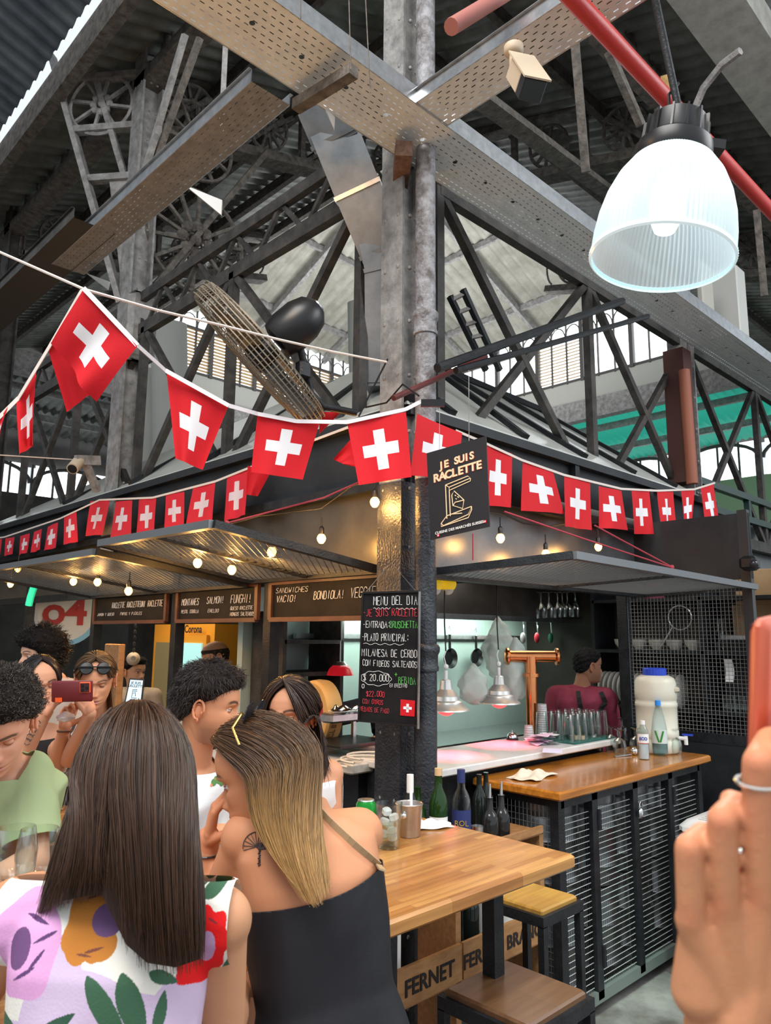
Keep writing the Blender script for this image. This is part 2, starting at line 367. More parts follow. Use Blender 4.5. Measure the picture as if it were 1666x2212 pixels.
# lower aisle on the far side of the hall, its green sheets, outer windows
for side in (0, 1):
    P = (lambda a, q, z: V(q, a, z)) if side else (lambda a, q, z: V(a, q, z)); s = 'right' if side else 'left'
    corr_roof(f'ceiling_far_{s}', CORRG if side else CORR, (0, XC+4), lambda y: XC, lambda y: XC+4, lambda q: 7.55-.16*(q-XC), not side)
    zb, zt = (5.9, 6.85) if side else (5.25, 6.05)
    struct(MB().prism([P(-2, 20, -.0), P(20, 20, -.0), P(20, 20, zb), P(-2, 20, zb)], P(0, .2, 0)).build(f'wall_outer_{s}', GREENW if side else DKWALL))
    for i in range(9):
        a0 = i*2.2; o = struct(MB().prism([P(a0+.1, 20.05, zb), P(a0+2.1, 20.05, zb), P(a0+2.1, 20.05, zt), P(a0+.1, 20.05, zt)], P(0, .02, 0)).build(f'window_{wn}', MILK)); wn += 1
        f = MB()
        for j in range(4): f.bar(P(a0+.55*j, 20, zb), P(a0+.55*j, 20, zt), .05)
        f.tube([P(a0+1.1+1.05*cos(t), 20, zt-.5+.5*sin(t)) for t in np.linspace(0, pi, 13)], .05, 6)
        f.build('frame', FRAME, o)
    struct(MB().bar(P(-1, XC, 7.3), P(XC, XC, 7.3), .25, .5).build(f'trim_{k}', GREYIRON)); k += 1
    for q in (17.3, 18.7): struct(MB().bar(P(0, q, 7.4-.16*(q-XC)), P(19, q, 7.4-.16*(q-XC)), .1, .16).build(f'trim_{k}', GREYIRON)); k += 1
    struct(MB().prism([P(-3, 20.3, zt), P(22, 20.3, zt), P(22, 20.3, 7.4), P(-3, 20.3, 7.4)], P(0, .1, 0)).build(f'wall_upper_{s}', DKWALL))
# dark ends of the aisles, so that daylight enters only where the market is open
struct(MB().box((-1.5, 15.2, 3), (9, .2, 6)).build('wall_back_left', DKWALL))
# ---------------------------------------------------------------- iron columns, girders, trusses
def i_column(name, x, y, z0, z1, label, m=GREYIRON, w=.15, dark=0, cat='column'):
    r = thing(name, (x, y, z0), label, cat, 'iron columns of the hall'); h = z1-z0
    b = MB()
    for s in (-1, 1): b.box((x+s*w*.45, y, z0+h/2), (w*.1, w, h))
    b.box((x, y, z0+h/2), (w*.8, w*.12, h)); b.build('shaft', m, r)
    if dark: b = MB().box((x, y, z0+dark/2), (w*1.06, w*1.06, dark)); b.build('black_lower_length', CASTB, r)
    v = MB()
    for i in range(int(h/.28)):
        for s in (-1, 1):
            for e in (-.3, .3): v.ball((x+s*w*.5, y+e*w, z0+.15+i*.28), .011, 6, (.6, 1, 1)); v.ball((x+e*w*.5, y+s*w*.5, z0+.15+i*.28), .011, 6)
    v.build('rivets', m, r)
    return r
def ring_flower(mb, c, x, y, R, r0, spokes, t):
    """the cast wheel-and-flower tracery"""
    c = Vector(c); x = Vector(x); y = Vector(y); P = lambda a, q: c+x*(cos(a)*q)+y*(sin(a)*q)
    for i in range(spokes): a = 2*pi*i/spokes+.2; mb.bar(P(a, r0*.6), P(a, R), t, t)
    mb.tube([P(2*pi*i/28, R) for i in range(28)], t*.7, 5, closed=True)
    for i in range(8): a = 2*pi*i/8; mb.ball(P(a, r0), r0*.42, 6)
    mb.ball(c, r0*.4, 6)
def tracery_girder(name, p, q, hgt, n, label, m=DUSTY):
    """deep lattice girder with a row of cast wheels between two chords"""
    p = Vector(p); q = Vector(q); r = thing(name, p, label, 'girder', 'cast-iron lattice girders'); d = (q-p).normalized(); L = (q-p).length
    MB().bar(p, q, .2, .1).build('bottom_chord', m, r); MB().bar(p+V(0, 0, hgt), q+V(0, 0, hgt), .2, .1).build('top_chord', m, r)
    for i in range(n):
        w = MB(); c = p+d*(L*(i+.5)/n)+V(0, 0, hgt/2); R = hgt*.36
        ring_flower(w, c, d, V(0, 0, 1), R, R*.3, 12, .028)
        for s in (-1, 1):
            w.tube([c+d*(s*(R+.12+.1*sin(t)))+V(0, 0, hgt*.36*cos(t)) for t in np.linspace(.2, pi-.2, 9)], .016, 5)
        w.build('tracery_panel', m, r)
        w = MB(); e = p+d*(L*i/n); w.bar(e, e+V(0, 0, hgt), .06, .06); w.bar(e+V(0, 0, .04), e+d*(L/n)+V(0, 0, hgt-.04), .03, .04); w.build('web_bars', m, r)
    return r
tracery_girder('lattice_girder', (2.62, 3.2, 6.6), (2.62, 13.5, 6.6), .75, 9, 'long cast-iron tracery girder running away along the left aisle')
tracery_girder('lattice_girder', (3.2, 2.62, 6.6), (13.5, 2.62, 6.6), .75, 9, 'long cast-iron tracery girder running away behind the big pendant lamp')
for i, y in enumerate((6.0, 9.3)):
    tracery_girder('rafter_girder', (2.7, y, 6.3), (6.3, y, 7.3), .7, 4, ['nearer', 'farther'][i]+' wheel-tracery girder crossing under the left aisle roof')
for i, x in enumerate((6.4, 9.8)):
    tracery_girder('rafter_girder', (x, 2.7, 6.3), (x, 6.3, 7.3), .7, 4, ['nearer', 'farther'][i]+' wheel-tracery girder crossing under the right aisle roof')
def truss(name, p, q, label, zt, zb, n, m=DARK, cat='truss'):
    """horizontal chords with verticals and crossing diagonals"""
    p = Vector(p); q = Vector(q); r = thing(name, (p.x, p.y, zb), label, cat, 'dark steel trusses over the stall'); d = q-p
    P = lambda t, z: V(p.x+d.x*t, p.y+d.y*t, z)
    MB().bar(P(0, zt), P(1, zt), .06, .1).build('upper_chord', m, r)
    MB().bar(P(0, zb), P(1, zb), .06, .1).build('lower_chord', m, r)
    t2 = MB().bar(P(0, zt+.3), P(1, zt+.3), .05, .08)
    for i in range(n*5): t2.bar(P(i/n/5, zt+(.3 if i % 2 else 0)), P((i+1)/n/5, zt+(0 if i % 2 else .3)), .025, .03)
    t2.build('lattice_chord', m, r)
    for i in range(n+1): MB().bar(P(i/n, zb), P(i/n, zt), .055, .06).build('post', m, r)
    for i in range(n):
        MB().bar(P(i/n, zt), P((i+1)/n, zb), .05, .05).build('diagonal_brace', m, r)
        MB().bar(P((i+1)/n, zt), P(i/n, zb), .045, .05).build('diagonal_brace', m, r)
truss('roof_truss', (2.62, 2.9, 0), (2.62, 8.2, 0), 'dark criss-cross truss running away left above the stall roof', 4.2, 2.75, 4)
truss('roof_truss', (2.95, 2.62, 0), (9.5, 2.62, 0), 'dark criss-cross truss running away right under the long cable tray', 4.27, 2.6, 4)
i_column('iron_column', 2.5, 2.46, 0, 6.9, 'weathered riveted column at the stall corner behind the downpipe', w=.15, dark=2.42)
c2 = i_column('iron_column', 2.62, 5.8, 2.2, 6.9, 'pale grey riveted column left of the fan with fan-shaped brackets', w=.2)
i_column('iron_column', 6.15, 2.62, 2.2, 6.9, 'grey riveted column at far right beyond the stall roof', w=.16)
i_column('iron_column', 9.8, 2.62, 2.2, 6.9, 'dark riveted column standing farther back at the right edge', DARK, w=.18)
i_column('iron_column', 2.62, 9.3, 0, 6.9, 'dark riveted column farther back at the left edge', DARK, w=.2)
# triangular bracket spreading from the left column
b = MB(); e = V(2.62, 5.8, 0); dv = V(-.62, .78, 0); up = V(0, 0, 1)
K = lambda a, z: e+dv*a+up*z
b.prism([K(.08, 4.4), K(.13, 5.7), K(.32, 5.7)], dv.cross(up)*.1)
b.bar(K(.12, 4.5), K(.98, 7.0), .09, .05); b.bar(K(.17, 5.7), K(.62, 7.0), .05, .05)
for z, a1 in ((5.7, .52), (6.2, .7), (6.72, .88)): b.bar(K(.1, z), K(a1, z), .07, .06)
ring_flower(b, K(.45, 6.45), dv, up, .3, .08, 8, .025); b.build('bracket', GREYIRON, c2)
b = MB(); ring_flower(b, e+V(.55, 0, 5.3), V(1, 0, 0), up, .5, .14, 14, .03); ring_flower(b, e+V(.5, 0, 6.3), V(1, 0, 0), up, .38, .1, 10, .025)
b.bar(e+V(.1, 0, 4.6), e+V(1.3, 0, 6.6), .07, .05); b.build('bracket', DUSTY, c2)
MB().box(e+V(.02, -.12, 4.25), (.26, .1, .6), bev=.04).build('boxed_end', GREYIRON, c2)
# slanting rods under the left aisle
for i, (a, bq, lab) in enumerate((((400, 75, 5.2), (275, 500, 5.5), 'pale'), ((432, 82, 5.2), (292, 470, 5.5), 'brown'), ((487, 105, 5.0), (478, 290, 5.0), 'short grey'))):
    o = MB().bar(atd(*a), atd(*bq), .035, .05).build('tie_rod', GREYIRON if i != 1 else DUSTY); tag(o, f'{lab} slanting iron tie bar right of the left column', 'tie rod', 'tie rods under the roof')
for i, (a, bq, lab) in enumerate((((1238, 40, 4.6), (1266, 372, 4.8), 'upright brown iron hanger bar between the camera housing and the lamp'), ((1315, 110, 5.2), (1385, 270, 5.4), 'slanting brown iron bar behind the red pipe'), ((1635, 455, 6.), (1652, 640, 6.), 'thin reddish upright bar near the right edge'), ((1020, 200, 5.1), (1320, 420, 7.6), 'long dusty T-beam crossing above the right cable tray'))):
    o = MB().bar(atd(*a), atd(*bq), .05 if i < 3 else .14, .06).build('tie_rod' if i < 3 else 'steel_beam', DUSTY); tag(o, lab, 'tie rod' if i < 3 else 'beam')
o = MB().bar(atd(1440, 165, 5.), atd(1445, 235, 5.), .07, .05).build('rusty_hanger', mat('ochre_rust', (.3, .17, .05), .8, 0, (.5, .33, .14), 30.)); tag(o, 'short ochre rusty hanger plate behind the red pipe', 'hanger')
o = MB().tube([atd(*q) for q in ((1600, 110, 4.), (1560, 140, 4.1), (1520, 190, 4.2), (1495, 250, 4.3))], .022, 6).build('curved_bracket', GREYIRON, smooth=True); tag(o, 'thin curved iron brace under the grey gutter box top right', 'brace')
# ---------------------------------------------------------------- drain pipe, bracket
px, py = 2.49, 2.29
r = thing('downpipe', (px, py, 0), 'cast-iron downpipe in front of the corner column, black below', 'pipe')
MB().lathe([(.0, .0), (.052, .0), (.05, 2.42)], (px, py, 0), 28).build('painted_length', CASTB, r, True)
MB().lathe([(.05, 2.42), (.049, 6.6), (0, 6.6)], (px, py, 0), 28).build('bare_length', CAST, r, True)
for z in (1.6, 3.18):
    MB().lathe([(.05, z-.05), (.058, z-.05), (.06, z-.035), (.055, z-.025), (.056, z+.02), (.064, z+.035), (.064, z+.055), (.058, z+.065), (.05, z+.07)], (px, py, 0), 28).build('collar', CASTB if z < 2 else CAST, r, True)
MB().box((2.43, 2.4, 4.03), (.08, .34, .08), ((.75, -.66, 0), (.66, .75, 0), (0, 0, 1))).build('bracket', mat('rusty_angle', (.1, .05, .03), .8, 0, (.2, .12, .09), 20.), r)
# ---------------------------------------------------------------- cable trays
TRAY1 = perforated('galvanised_tray_with_long_slots', (.62, .67, .7), (.74, .79, .82), .04, .034, .5, .14, .5, holes=(.25, .012, .153), metal=.12, rough=.4)
TRAY2 = perforated('galvanised_tray_with_staggered_slots', (.6, .64, .67), (.72, .76, .78), .052, .026, .42, .2, .5, metal=.15, rough=.4)
TRAY3 = perforated('dull_tray_with_short_slots', (.2, .2, .2), (.3, .3, .3), .05, .03, .45, .1, .5, metal=.5, rough=.4)
def tray(label, p, d, s, L, wd, m, lip=.06, edge=GALV):
    """p is the tray's near corner; it runs along d, is wd wide along s"""
    p = Vector(p); d = Vector(d); s = Vector(s); r = thing('cable_tray', p, label, 'cable tray', 'perforated cable trays'); r.rotation_euler = (0, 0, atan2(d.y, d.x)); 
    sg = 1 if d.cross(s).z > 0 else -1
    def put(name, mb, mm):
        o = mb.build(name, mm, base=(0, 0, 0)); o.parent = r; return o
    put('tray_bed', MB().add([(0, 0, 0), (L, 0, 0), (L, sg*wd, 0), (0, sg*wd, 0)], [(0, 1, 2, 3)]), m)
    for nm, y in (('side_rail', 0), ('side_rail', sg*wd)):
        q = MB().box((L/2, y, lip/2-.002), (L, .004, lip)); q.box((L/2, y+(-.008 if y == 0 else .008)*sg*-1, lip), (L, .016, .003)); put(nm, q, edge)
    return r
tA = tray('long galvanised cable tray passing overhead to the far right', (.3, 2.1, 4.12), (1, 0, 0), (0, 1, 0), 8.6, .33, TRAY1, .09)
tB = tray('slotted cable tray coming towards the viewer with the camera under it', (2.22, 2.12, 4.125), (0, -1, 0), (-1, 0, 0), 1.7, -.22, TRAY2, .06)
tC = tray('dull grey cable tray running away to the left column', (1.8, 2.5, 4.1), (0, 1, 0), (1, 0, 0), 2.3, -.21, TRAY3, .06)
tD = tray('black cable tray farther back at the left edge', atz(90, 640, 4.1)-V(0, 1.2, 0), (0, 1, 0), (1, 0, 0), 3.5, -.25, mat('dark_tray', (.03, .03, .03), .6), .06, DARK)
# tin gussets hanging from the trays, tray hangers
for i, (pa, pb, pc, lab) in enumerate((((400, 400, 4.2), (478, 464, 4.3), (480, 432, 4.35), 'white triangular tin gusset under the middle of the dull tray'), ((683, 190, 3.4), (722, 278, 3.5), (724, 245, 3.5), 'white triangular tin gusset under the tray crossing'), ((186, 590, 4.9), (232, 625, 4.9), (236, 608, 5.), 'cream tin gusset under the far end of the dull tray'))):
    a, bb, c = atd(*pa), atd(*pb), atd(*pc); o = MB().prism([a, bb, c], FW*.02).build('tin_gusset', WHITE); tag(o, lab, 'gusset', 'tin gussets')
o = MB().bar(atd(640, 230, 3.35), atd(765, 152, 3.1), .05, .05).build('tray_support', DUSTY); tag(o, 'dark angle-iron support under the gold-lit end of the long tray', 'support')
for i, (a, bq) in enumerate((((758, 150, 3.0), (754, 0, 3.1)), ((650, 40, 2.9), (650, 0, 2.9)), ((800, 200, 3.1), (790, 0, 3.2)))):
    o = MB().tube([atd(*a), atd(*bq)], .0025, 5).build('hanger_wire', DUSTY); tag(o, ['hanger wire with a hook above the tray joint', 'thin wire rising from the gold-lit tray', 'thin wire rising just left of the column'][i], 'wire')
o = MB().tube([V(1.2, 1.2, 3.942), V(9.5, 1.2, 4.11)], .034, 16).build('sprinkler_pipe', mat('red_enamel', (.5, .035, .03), .4, bump=.1), smooth=True); tag(o, 'bright red fire pipe running diagonally behind the pendant lamp', 'pipe')
o = MB().tube([aty(1070, 0, 1.55)*1-(aty(975, 58, 1.55)-aty(1070, 0, 1.55))*3, aty(975, 58, 1.55)], .03, 12).build('sprinkler_pipe', mat('pink_dusty_enamel', (.35, .13, .11), .6), smooth=True); tag(o, 'faded pink pipe end beside the downpipe at the top', 'pipe')
# brown flue, copper pipe, grey cabinets at the right
o = MB().bar(aty(1462, 760, 2.55), aty(1478, 1045, 2.55), .17, .16).build('brown_duct', mat('oxide_brown', (.07, .025, .02), .7)); tag(o, 'dark red-brown square duct standing beside the right column', 'duct')
o = MB().tube([aty(1478, 800, 2.45), aty(1496, 1045, 2.45)], .045, 12).build('copper_flue', mat('oxide_orange', (.28, .09, .05), .6), smooth=True); tag(o, 'thin orange-brown pipe in front of the brown duct', 'pipe')
r = thing('metal_cabinet', aty(1560, 700, 2.3), 'pale grey metal box above the right end of the long tray', 'cabinet')
MB().box(aty(1572, 660, 2.3), (.2, .26, .62), bev=.01).build('body', mat('pale_grey_enamel', (.5, .5, .47), .5), r)
MB().box(aty(1524, 635, 2.25), (.22, .05, .52), bev=.01).build('mounting_plate', mat('buff_enamel', (.4, .39, .34), .6), r)
light('aisle_lamp', 'POINT', V(.85, 1.78, 3.66), 7, (1., .47, .07), .06)
# ---------------------------------------------------------------- sheet-metal extract duct
r = thing('extract_duct', (2.75, 3.0, 2.8), 'square galvanised extract duct bending down behind the corner column', 'duct')
DUCT = mat('dull_duct_steel', (.13, .14, .15), .35, .6, (.2, .21, .22), 6.)
prev = None; path = [atd(705, 240, 4.1), atd(730, 300, 4.15), atd(778, 420, 4.2), atd(830, 545, 4.25), atd(840, 590, 4.25), atd(842, 830, 4.25)]
for i in range(len(path)-1):
    d = (path[i+1]-path[i]).normalized(); m = MB().bar(path[i]-d*.03, path[i+1]+d*.03, .26, .26, up=(-.7, .7, .2)); m.build('duct_section', DUCT, r)
    MB().bar(path[i+1]-d*.012, path[i+1]+d*.012, .275, .275, up=(-.7, .7, .2)).build('flange', STEEL if i == 1 else DUCT, r)
# round white flues in the hall behind
for i, (x0, yt, yb, d, w) in enumerate(((780, 655, 800, 10., .26), (365, 700, 940, 9., .3), (322, 800, 960, 9.5, .26))):
    o = MB().tube([atd(x0, yt, d), atd(x0+4, yb+60, d)], w/1.4, 16).build('white_flue', mat('whitewashed_pipe', (.5, .5, .46), .7), smooth=True); tag(o, ['round cream flue right of the fan in the hall behind', 'white square-looking flue left of the fan', 'slimmer white flue at the left behind the flags'][i], 'flue', 'flues in the hall behind')
# black poles and cables crossing behind the pipe
for i, (a, bq, rr, lab) in enumerate((((945, 795, 3.3), (1345, 650, 4.6), .022, 'upper thick black conduit rising right from the column'), ((985, 800, 3.4), (1400, 683, 4.8), .016, 'lower thin black conduit rising right from the column'), ((850, 860, 3.2), (1050, 770, 3.8), .013, 'dark red rod rising right from the flag corner'))):
    o = MB().tube([atd(*a), atd(*bq)], rr, 8).build('conduit', BLACK if i < 2 else mat('dark_red_rod', (.1, .02, .02), .5), smooth=True); tag(o, lab, 'conduit', 'conduits at the column')
o = MB()
A, B = atd(972, 640, 4.2), atd(1050, 800, 4.4); A2, B2 = atd(1000, 625, 4.2), atd(1080, 800, 4.4)
for k in range(6): o.bar(A.lerp(B, (k+.3)/6), A2.lerp(B2, (k+.3)/6), .02)
r = thing('ladder', A, 'short black ladder leaning against the truss right of the downpipe', 'ladder'); o.build('rungs', GREYIRON, r)
for p_, q_ in ((A, B), (A2, B2)): MB().bar(p_, q_, .03, .03).build('rail', BLACK, r)
# ================================================================ STALL
X0, Y0 = 2.55, 2.47          # the two open faces of the stall
PANEL = mat('matt_black_panel', (.011, .0125, .015), .5, 0, (.026, .029, .033), 2.5, .08, 40., spec=.35)
INNERM = mat('grey_steel_panel', (.13, .135, .145), .3, .6, (.22, .225, .235), 2.)
ROOFP = mat('milky_roof_sheet', (.5, .51, .47), .35, 0, (.62, .63, .58), 1.6, .05, 20., coat=.3)
ZEV = 2.8
r = thing('market_stall', (X0, Y0, 0), 'black steel corner food stall with a milky hipped roof', 'stall')
# fascia and panels
MB().box(((X0+6.2)/2, Y0+.02, 2.63), (6.2-X0, .04, .36)).build('fascia', PANEL, r)
MB().box((X0+.02, (Y0+9.5)/2, 2.63), (.04, 9.5-Y0, .36)).build('fascia', PANEL, r)
MB().box(((X0+5.)/2, Y0+.05, 2.24), (5.-X0, .03, .42)).build('upper_panel', INNERM, r)
MB().box((X0+.05, (Y0+9.5)/2, 2.24), (.03, 9.5-Y0, .42)).build('upper_panel', mat('warm_black_panel', (.05, .045, .035), .32, .3, (.1, .09, .07), 2.), r)
for (a, bq) in (((X0-.03, Y0-.03, ZEV), (6.2, Y0-.03, ZEV)), ((X0-.03, Y0-.03, ZEV), (X0-.03, 9.5, ZEV)), ((X0-.02, Y0-.02, 2.45), (6.2, Y0-.02, 2.45)), ((X0-.02, Y0-.02, 2.45), (X0-.02, 9.5, 2.45))):
    MB().bar(a, bq, .05, .05).build('eaves_angle', PANEL if a[2] > 2.5 else BLACK, r)
for x in (4.05, 5.05, 6.1): MB().box((x, Y0-.02, 2.63), (.05, .05, .36)).build('fascia_stud', BLACK, r)
# roof sheets and battens
AP = V(3.62, 3.62, 3.72); RR = V(5.45, 3.62, 3.68); RL = V(3.62, 8.2, 3.5)
def slab(pts, t=.015):
    m = MB(); m.prism(pts, (0, 0, t)); return m
slab([V(X0-.05, Y0-.05, ZEV+.02), V(5.85, Y0-.05, ZEV+.02), RR, AP]).build('roof_sheet', ROOFP, r)
slab([V(X0-.05, Y0-.05, ZEV+.02), AP, RL, V(X0-.05, 9.5, ZEV+.02)]).build('roof_sheet', ROOFP, r)
slab([V(5.85, Y0-.05, ZEV+.02), V(5.85, 5., ZEV+.02), RR]).build('roof_sheet', ROOFP, r)
slab([V(5.85, 5., ZEV+.02), V(5., 5., ZEV+.02), AP, RR]).build('roof_sheet', PANEL, r)
for i in range(5):
    t = (i+.35)/5; e = V(X0, Y0-.05, ZEV+.05).lerp(V(5.8, Y0-.05, ZEV+.05), t+.02); q = AP.lerp(RR, min(1, max(0, (e.x-3.62)/(RR.x-3.62)))); 
    if e.x < 3.62: q = V(e.x, e.x+(-.08), ZEV+.05+.92*(e.x-X0)/1.07)
    MB().bar(e, V(e.x if e.x > 3.62 else q.x, q.y if e.x > 3.62 else q.y, q.z+.03), .055, .03).build('roof_batten', BLACK, r)
for y in (3.4, 4.3, 5.4, 6.7): MB().bar(V(X0-.05, y, ZEV+.05), V(3.6, y if y > 3.62 else 3.62, 3.7-.2*max(0,(y-3.6)/4.6)), .05, .03).build('roof_batten', BLACK, r)
MB().bar(V(X0-.05, Y0-.05, ZEV+.05), AP+V(0, 0, .03), .07, .04).build('hip_cap', PANEL, r)
MB().bar(AP+V(0, 0, .03), RR+V(0, 0, .03), .07, .04).build('ridge_cap', PANEL, r)
# posts
for (x, y) in ((X0+.05, 3.62), (X0+.05, 4.72), (X0+.05, 6.05), (X0+.05, 7.6), (4.93, 2.62)):
    MB().box((x, y, 1.13), (.07, .07, 2.26)).build('post', BLACK, r)
MB().box((X0+.06, (Y0+9.5)/2, 2.02), (.06, 9.5-Y0, .06)).build('head_rail', BLACK, r)
MB().box(((X0+4.95)/2, Y0+.06, 2.02), (4.95-X0, .06, .06)).build('head_rail', BLACK, r)
# side cheek with the mesh screen
XS = 4.92
MB().box((XS, 2.12, 2.29), (.04, .78, .42)).build('cheek_panel', PANEL, r)
MB().box((XS, 1.76, 1.55), (.05, .06, 1.94)).build('cheek_post', mat('black_post_grey_edge', (.03, .032, .035), .4, .2), r)
MB().box((XS, 2.1, .55), (.04, .72, 1.0)).build('cheek_base', PANEL, r)
MB().box((XS, 2.15, 1.08), (.05, .85, .06)).build('cheek_rail', BLACK, r)
WIRE = mat('grey_mesh_wire', (.28, .28, .27), .45, .7)
def mesh_wires(fn, nu, nv, rr, m, name, parent, nrm):
    mb = MB()
    for i in range(1, nu): mb.tube([fn(i/nu, 0), fn(i/nu, 1)], rr, 4, False)
    for j in range(1, nv): mb.tube([fn(0, j/nv)+nrm*rr, fn(1, j/nv)+nrm*rr], rr, 4, False)
    return mb.build(name, m, parent)
mesh_wires(lambda u, v: V(XS, 1.79+.82*u, 1.1+.98*v), 33, 39, .0016, WIRE, 'wire_mesh', r, V(-1, 0, 0))
# back walls and inside of the stall
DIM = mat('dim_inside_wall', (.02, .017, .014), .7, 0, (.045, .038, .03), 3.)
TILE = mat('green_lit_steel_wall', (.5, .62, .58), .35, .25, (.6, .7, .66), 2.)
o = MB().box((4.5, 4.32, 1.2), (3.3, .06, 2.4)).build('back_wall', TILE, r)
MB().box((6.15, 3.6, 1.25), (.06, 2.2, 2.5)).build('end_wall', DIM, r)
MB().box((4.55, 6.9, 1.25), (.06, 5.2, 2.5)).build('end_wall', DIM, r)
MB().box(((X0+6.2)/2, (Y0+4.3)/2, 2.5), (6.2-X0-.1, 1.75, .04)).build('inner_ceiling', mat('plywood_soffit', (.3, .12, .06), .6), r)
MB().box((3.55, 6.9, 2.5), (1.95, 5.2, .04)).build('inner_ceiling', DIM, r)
light('hood_lamp', 'AREA', (4.6, 3.95, 1.84), 16, (.8, 1., .88), 2.4, (4.6, 4.3, 1.2), .2)
light('inner_lamp', 'AREA', (3.0, 6.2, 2.3), 18, (1., .8, .55), 1.2, (3.2, 6., 0))
light('bar_lamp', 'AREA', (4.4, 2.9, 2.44), 9, (1, .9, .78), 1.0, (4.4, 2.6, 1.))
# ---------------------------------------------------------------- expanded-metal awnings
EXP = mat('expanded_metal', (.09, .09, .085), .45, .5)
def awning(name, p00, p10, p11, p01, label, cell=.034, edge_m=None):
    """frame 00-10 along the stall, 01-11 the outer edge"""
    p00, p10, p11, p01 = (Vector(p) for p in (p00, p10, p11, p01)); r = thing(name, p00, label, 'awning', 'mesh awnings of the stall')
    f = lambda u, v: p00.lerp(p10, u).lerp(p01.lerp(p11, u), v)
    for a, bq, nm in ((p00, p10, 'hinge_bar'), (p10, p11, 'side_bar'), (p11, p01, 'outer_bar'), (p01, p00, 'side_bar')): MB().bar(a, bq, .04, .035).build(nm, edge_m if nm == 'outer_bar' and edge_m else BLACK, r)
    mb = MB(); L = (p10-p00).length; Wd = (p01-p00).length; n = Vector((p10-p00).cross(p01-p00)).normalized()
    nu, nv = int(L/cell), int(Wd/(cell*.5)); mb.v = []
    for s in (1, -1):
        for k in range(-nv, nu+nv+1):
            # one slanted strand, zig-zag free: clipped to the frame
            u0, v0, u1, v1 = k/nu, 0., (k+s*nv*.5)/nu, 1.
            t0, t1 = 0., 1.
            du = u1-u0
            if abs(du) > 1e-9:
                ta, tb = (0-u0)/du, (1-u0)/du
                t0, t1 = max(t0, min(ta, tb)), min(t1, max(ta, tb))
            elif not 0 <= u0 <= 1: continue
            if t1-t0 < 1e-3: continue
            mb.bar(f(u0+du*t0, t0), f(u0+du*t1, t1), .0032, .0022, up=n)
    mb.build('expanded_mesh', EXP, r)
    MB().bar(f(.5, 0), f(.5, 1), .03, .03).build('cross_bar', BLACK, r)
    return r
GREYBAR = mat('grey_painted_bar', (.16, .17, .18), .45, .4)
awning('mesh_awning', (2.62, 2.44, 2.0), (4.88, 2.44, 2.0), (4.98, 1.74, 2.03), (2.86, 1.75, 2.06), 'pale mesh awning over the wooden bar on the right side', .042, GREYBAR)
awning('mesh_awning', (2.52, 2.62, 2.02), (2.52, 3.74, 2.02), (1.6, 3.74, 2.16), (1.6, 2.66, 2.15), 'mesh awning nearest the corner on the left side', .046, GREYBAR)
awning('mesh_awning', (2.52, 3.78, 2.0), (2.52, 6.0, 2.0), (1.6, 5.95, 2.13), (1.6, 3.8, 2.12), 'longer mesh awning beyond the first on the left side', .046, GREYBAR)
# red cords holding the awnings
CORD = mat('red_cord', (.4, .04, .06), .7)
for i, (pts, lab) in enumerate((([(1090, 1105, 3.4), (1250, 1160, 3.5), (1452, 1226, 3.9)], 'upper red cord holding up the right awning'), ([(1285, 1135, 3.6), (1340, 1165, 3.7), (1452, 1225, 3.9)], 'shorter red cord joining the right awning cord at its knot'), ([(835, 1015, 3.3), (700, 1075, 3.2), (490, 1130, 3.1)], 'red cord rising from the left awning to the column'))):
    m = MB().tube([atd(*p) for p in pts], .004, 6); m.ball(atd(*pts[-1]), .012, 8); o = m.build('red_cord', CORD, smooth=True); tag(o, lab, 'cord', 'red awning cords')
o = MB().tube([aty(1022, 1153, 2.3), aty(1022, 1210, 2.3)], .004, 6).build('red_cord', CORD); tag(o, 'short red cord dangling under the hanging shop sign', 'cord', 'red awning cords')
# ---------------------------------------------------------------- menu boards over the left counter
FRM = mat('dark_red_wood', (.07, .025, .015), .45, 0, (.12, .045, .025), 8.)
def menu_board(y0, y1, lines, label):
    TLp, TRp, BRp, BLp = V(X0-.0, y1, 2.0), V(X0, y0, 2.0), V(X0, y0, 1.79), V(X0, y1, 1.79)
    r = thing('menu_board', (X0, (y0+y1)/2, 1.79), label, 'menu board', 'chalk menu boards above the counter'); fn, n = quad(TLp, TRp, BRp, BLp); n = V(-1, 0, 0)
    MB().box((X0+.012, (y0+y1)/2, 1.895), (.02, y1-y0, .21)).build('slate', SLATE, r)
    for a, bq in ((TLp, TRp), (TRp, BRp), (BRp, BLp), (BLp, TLp)): MB().bar(a, bq, .03, .025).build('frame', FRM, r)
    for (t, u, v, w, h, rad) in lines: stroke_text(MB(), t, fn, n, u, v, w, h, rad, .004, .004, .25).build('chalk_lettering', CHALKW, r)
    return r
menu_board(2.62, 3.56, [('SANDWICHES', .05, .72, .32, .13, .0016), ('VACIO!', .06, .47, .2, .17, .002), ('BONDIOLA!', .42, .5, .27, .2, .0022), ('VEGGIE', .74, .5, .2, .24, .0026)], 'blackboard with the sandwiches, nearest the corner column')
menu_board(3.7, 4.64, [('MONTANES', .06, .5, .24, .2, .0022), ('SALMON!', .4, .52, .22, .2, .0022), ('FUNGHI!', .7, .5, .24, .24, .0024), ('queso raclette', .7, .3, .26, .1, .0014), ('hongos salteados', .7, .13, .28, .1, .0014), ('pesto, cebolla', .06, .25, .24, .1, .0013), ('eneldo', .42, .25, .14, .1, .0013)], 'blackboard with the montanes and funghi, middle of three')
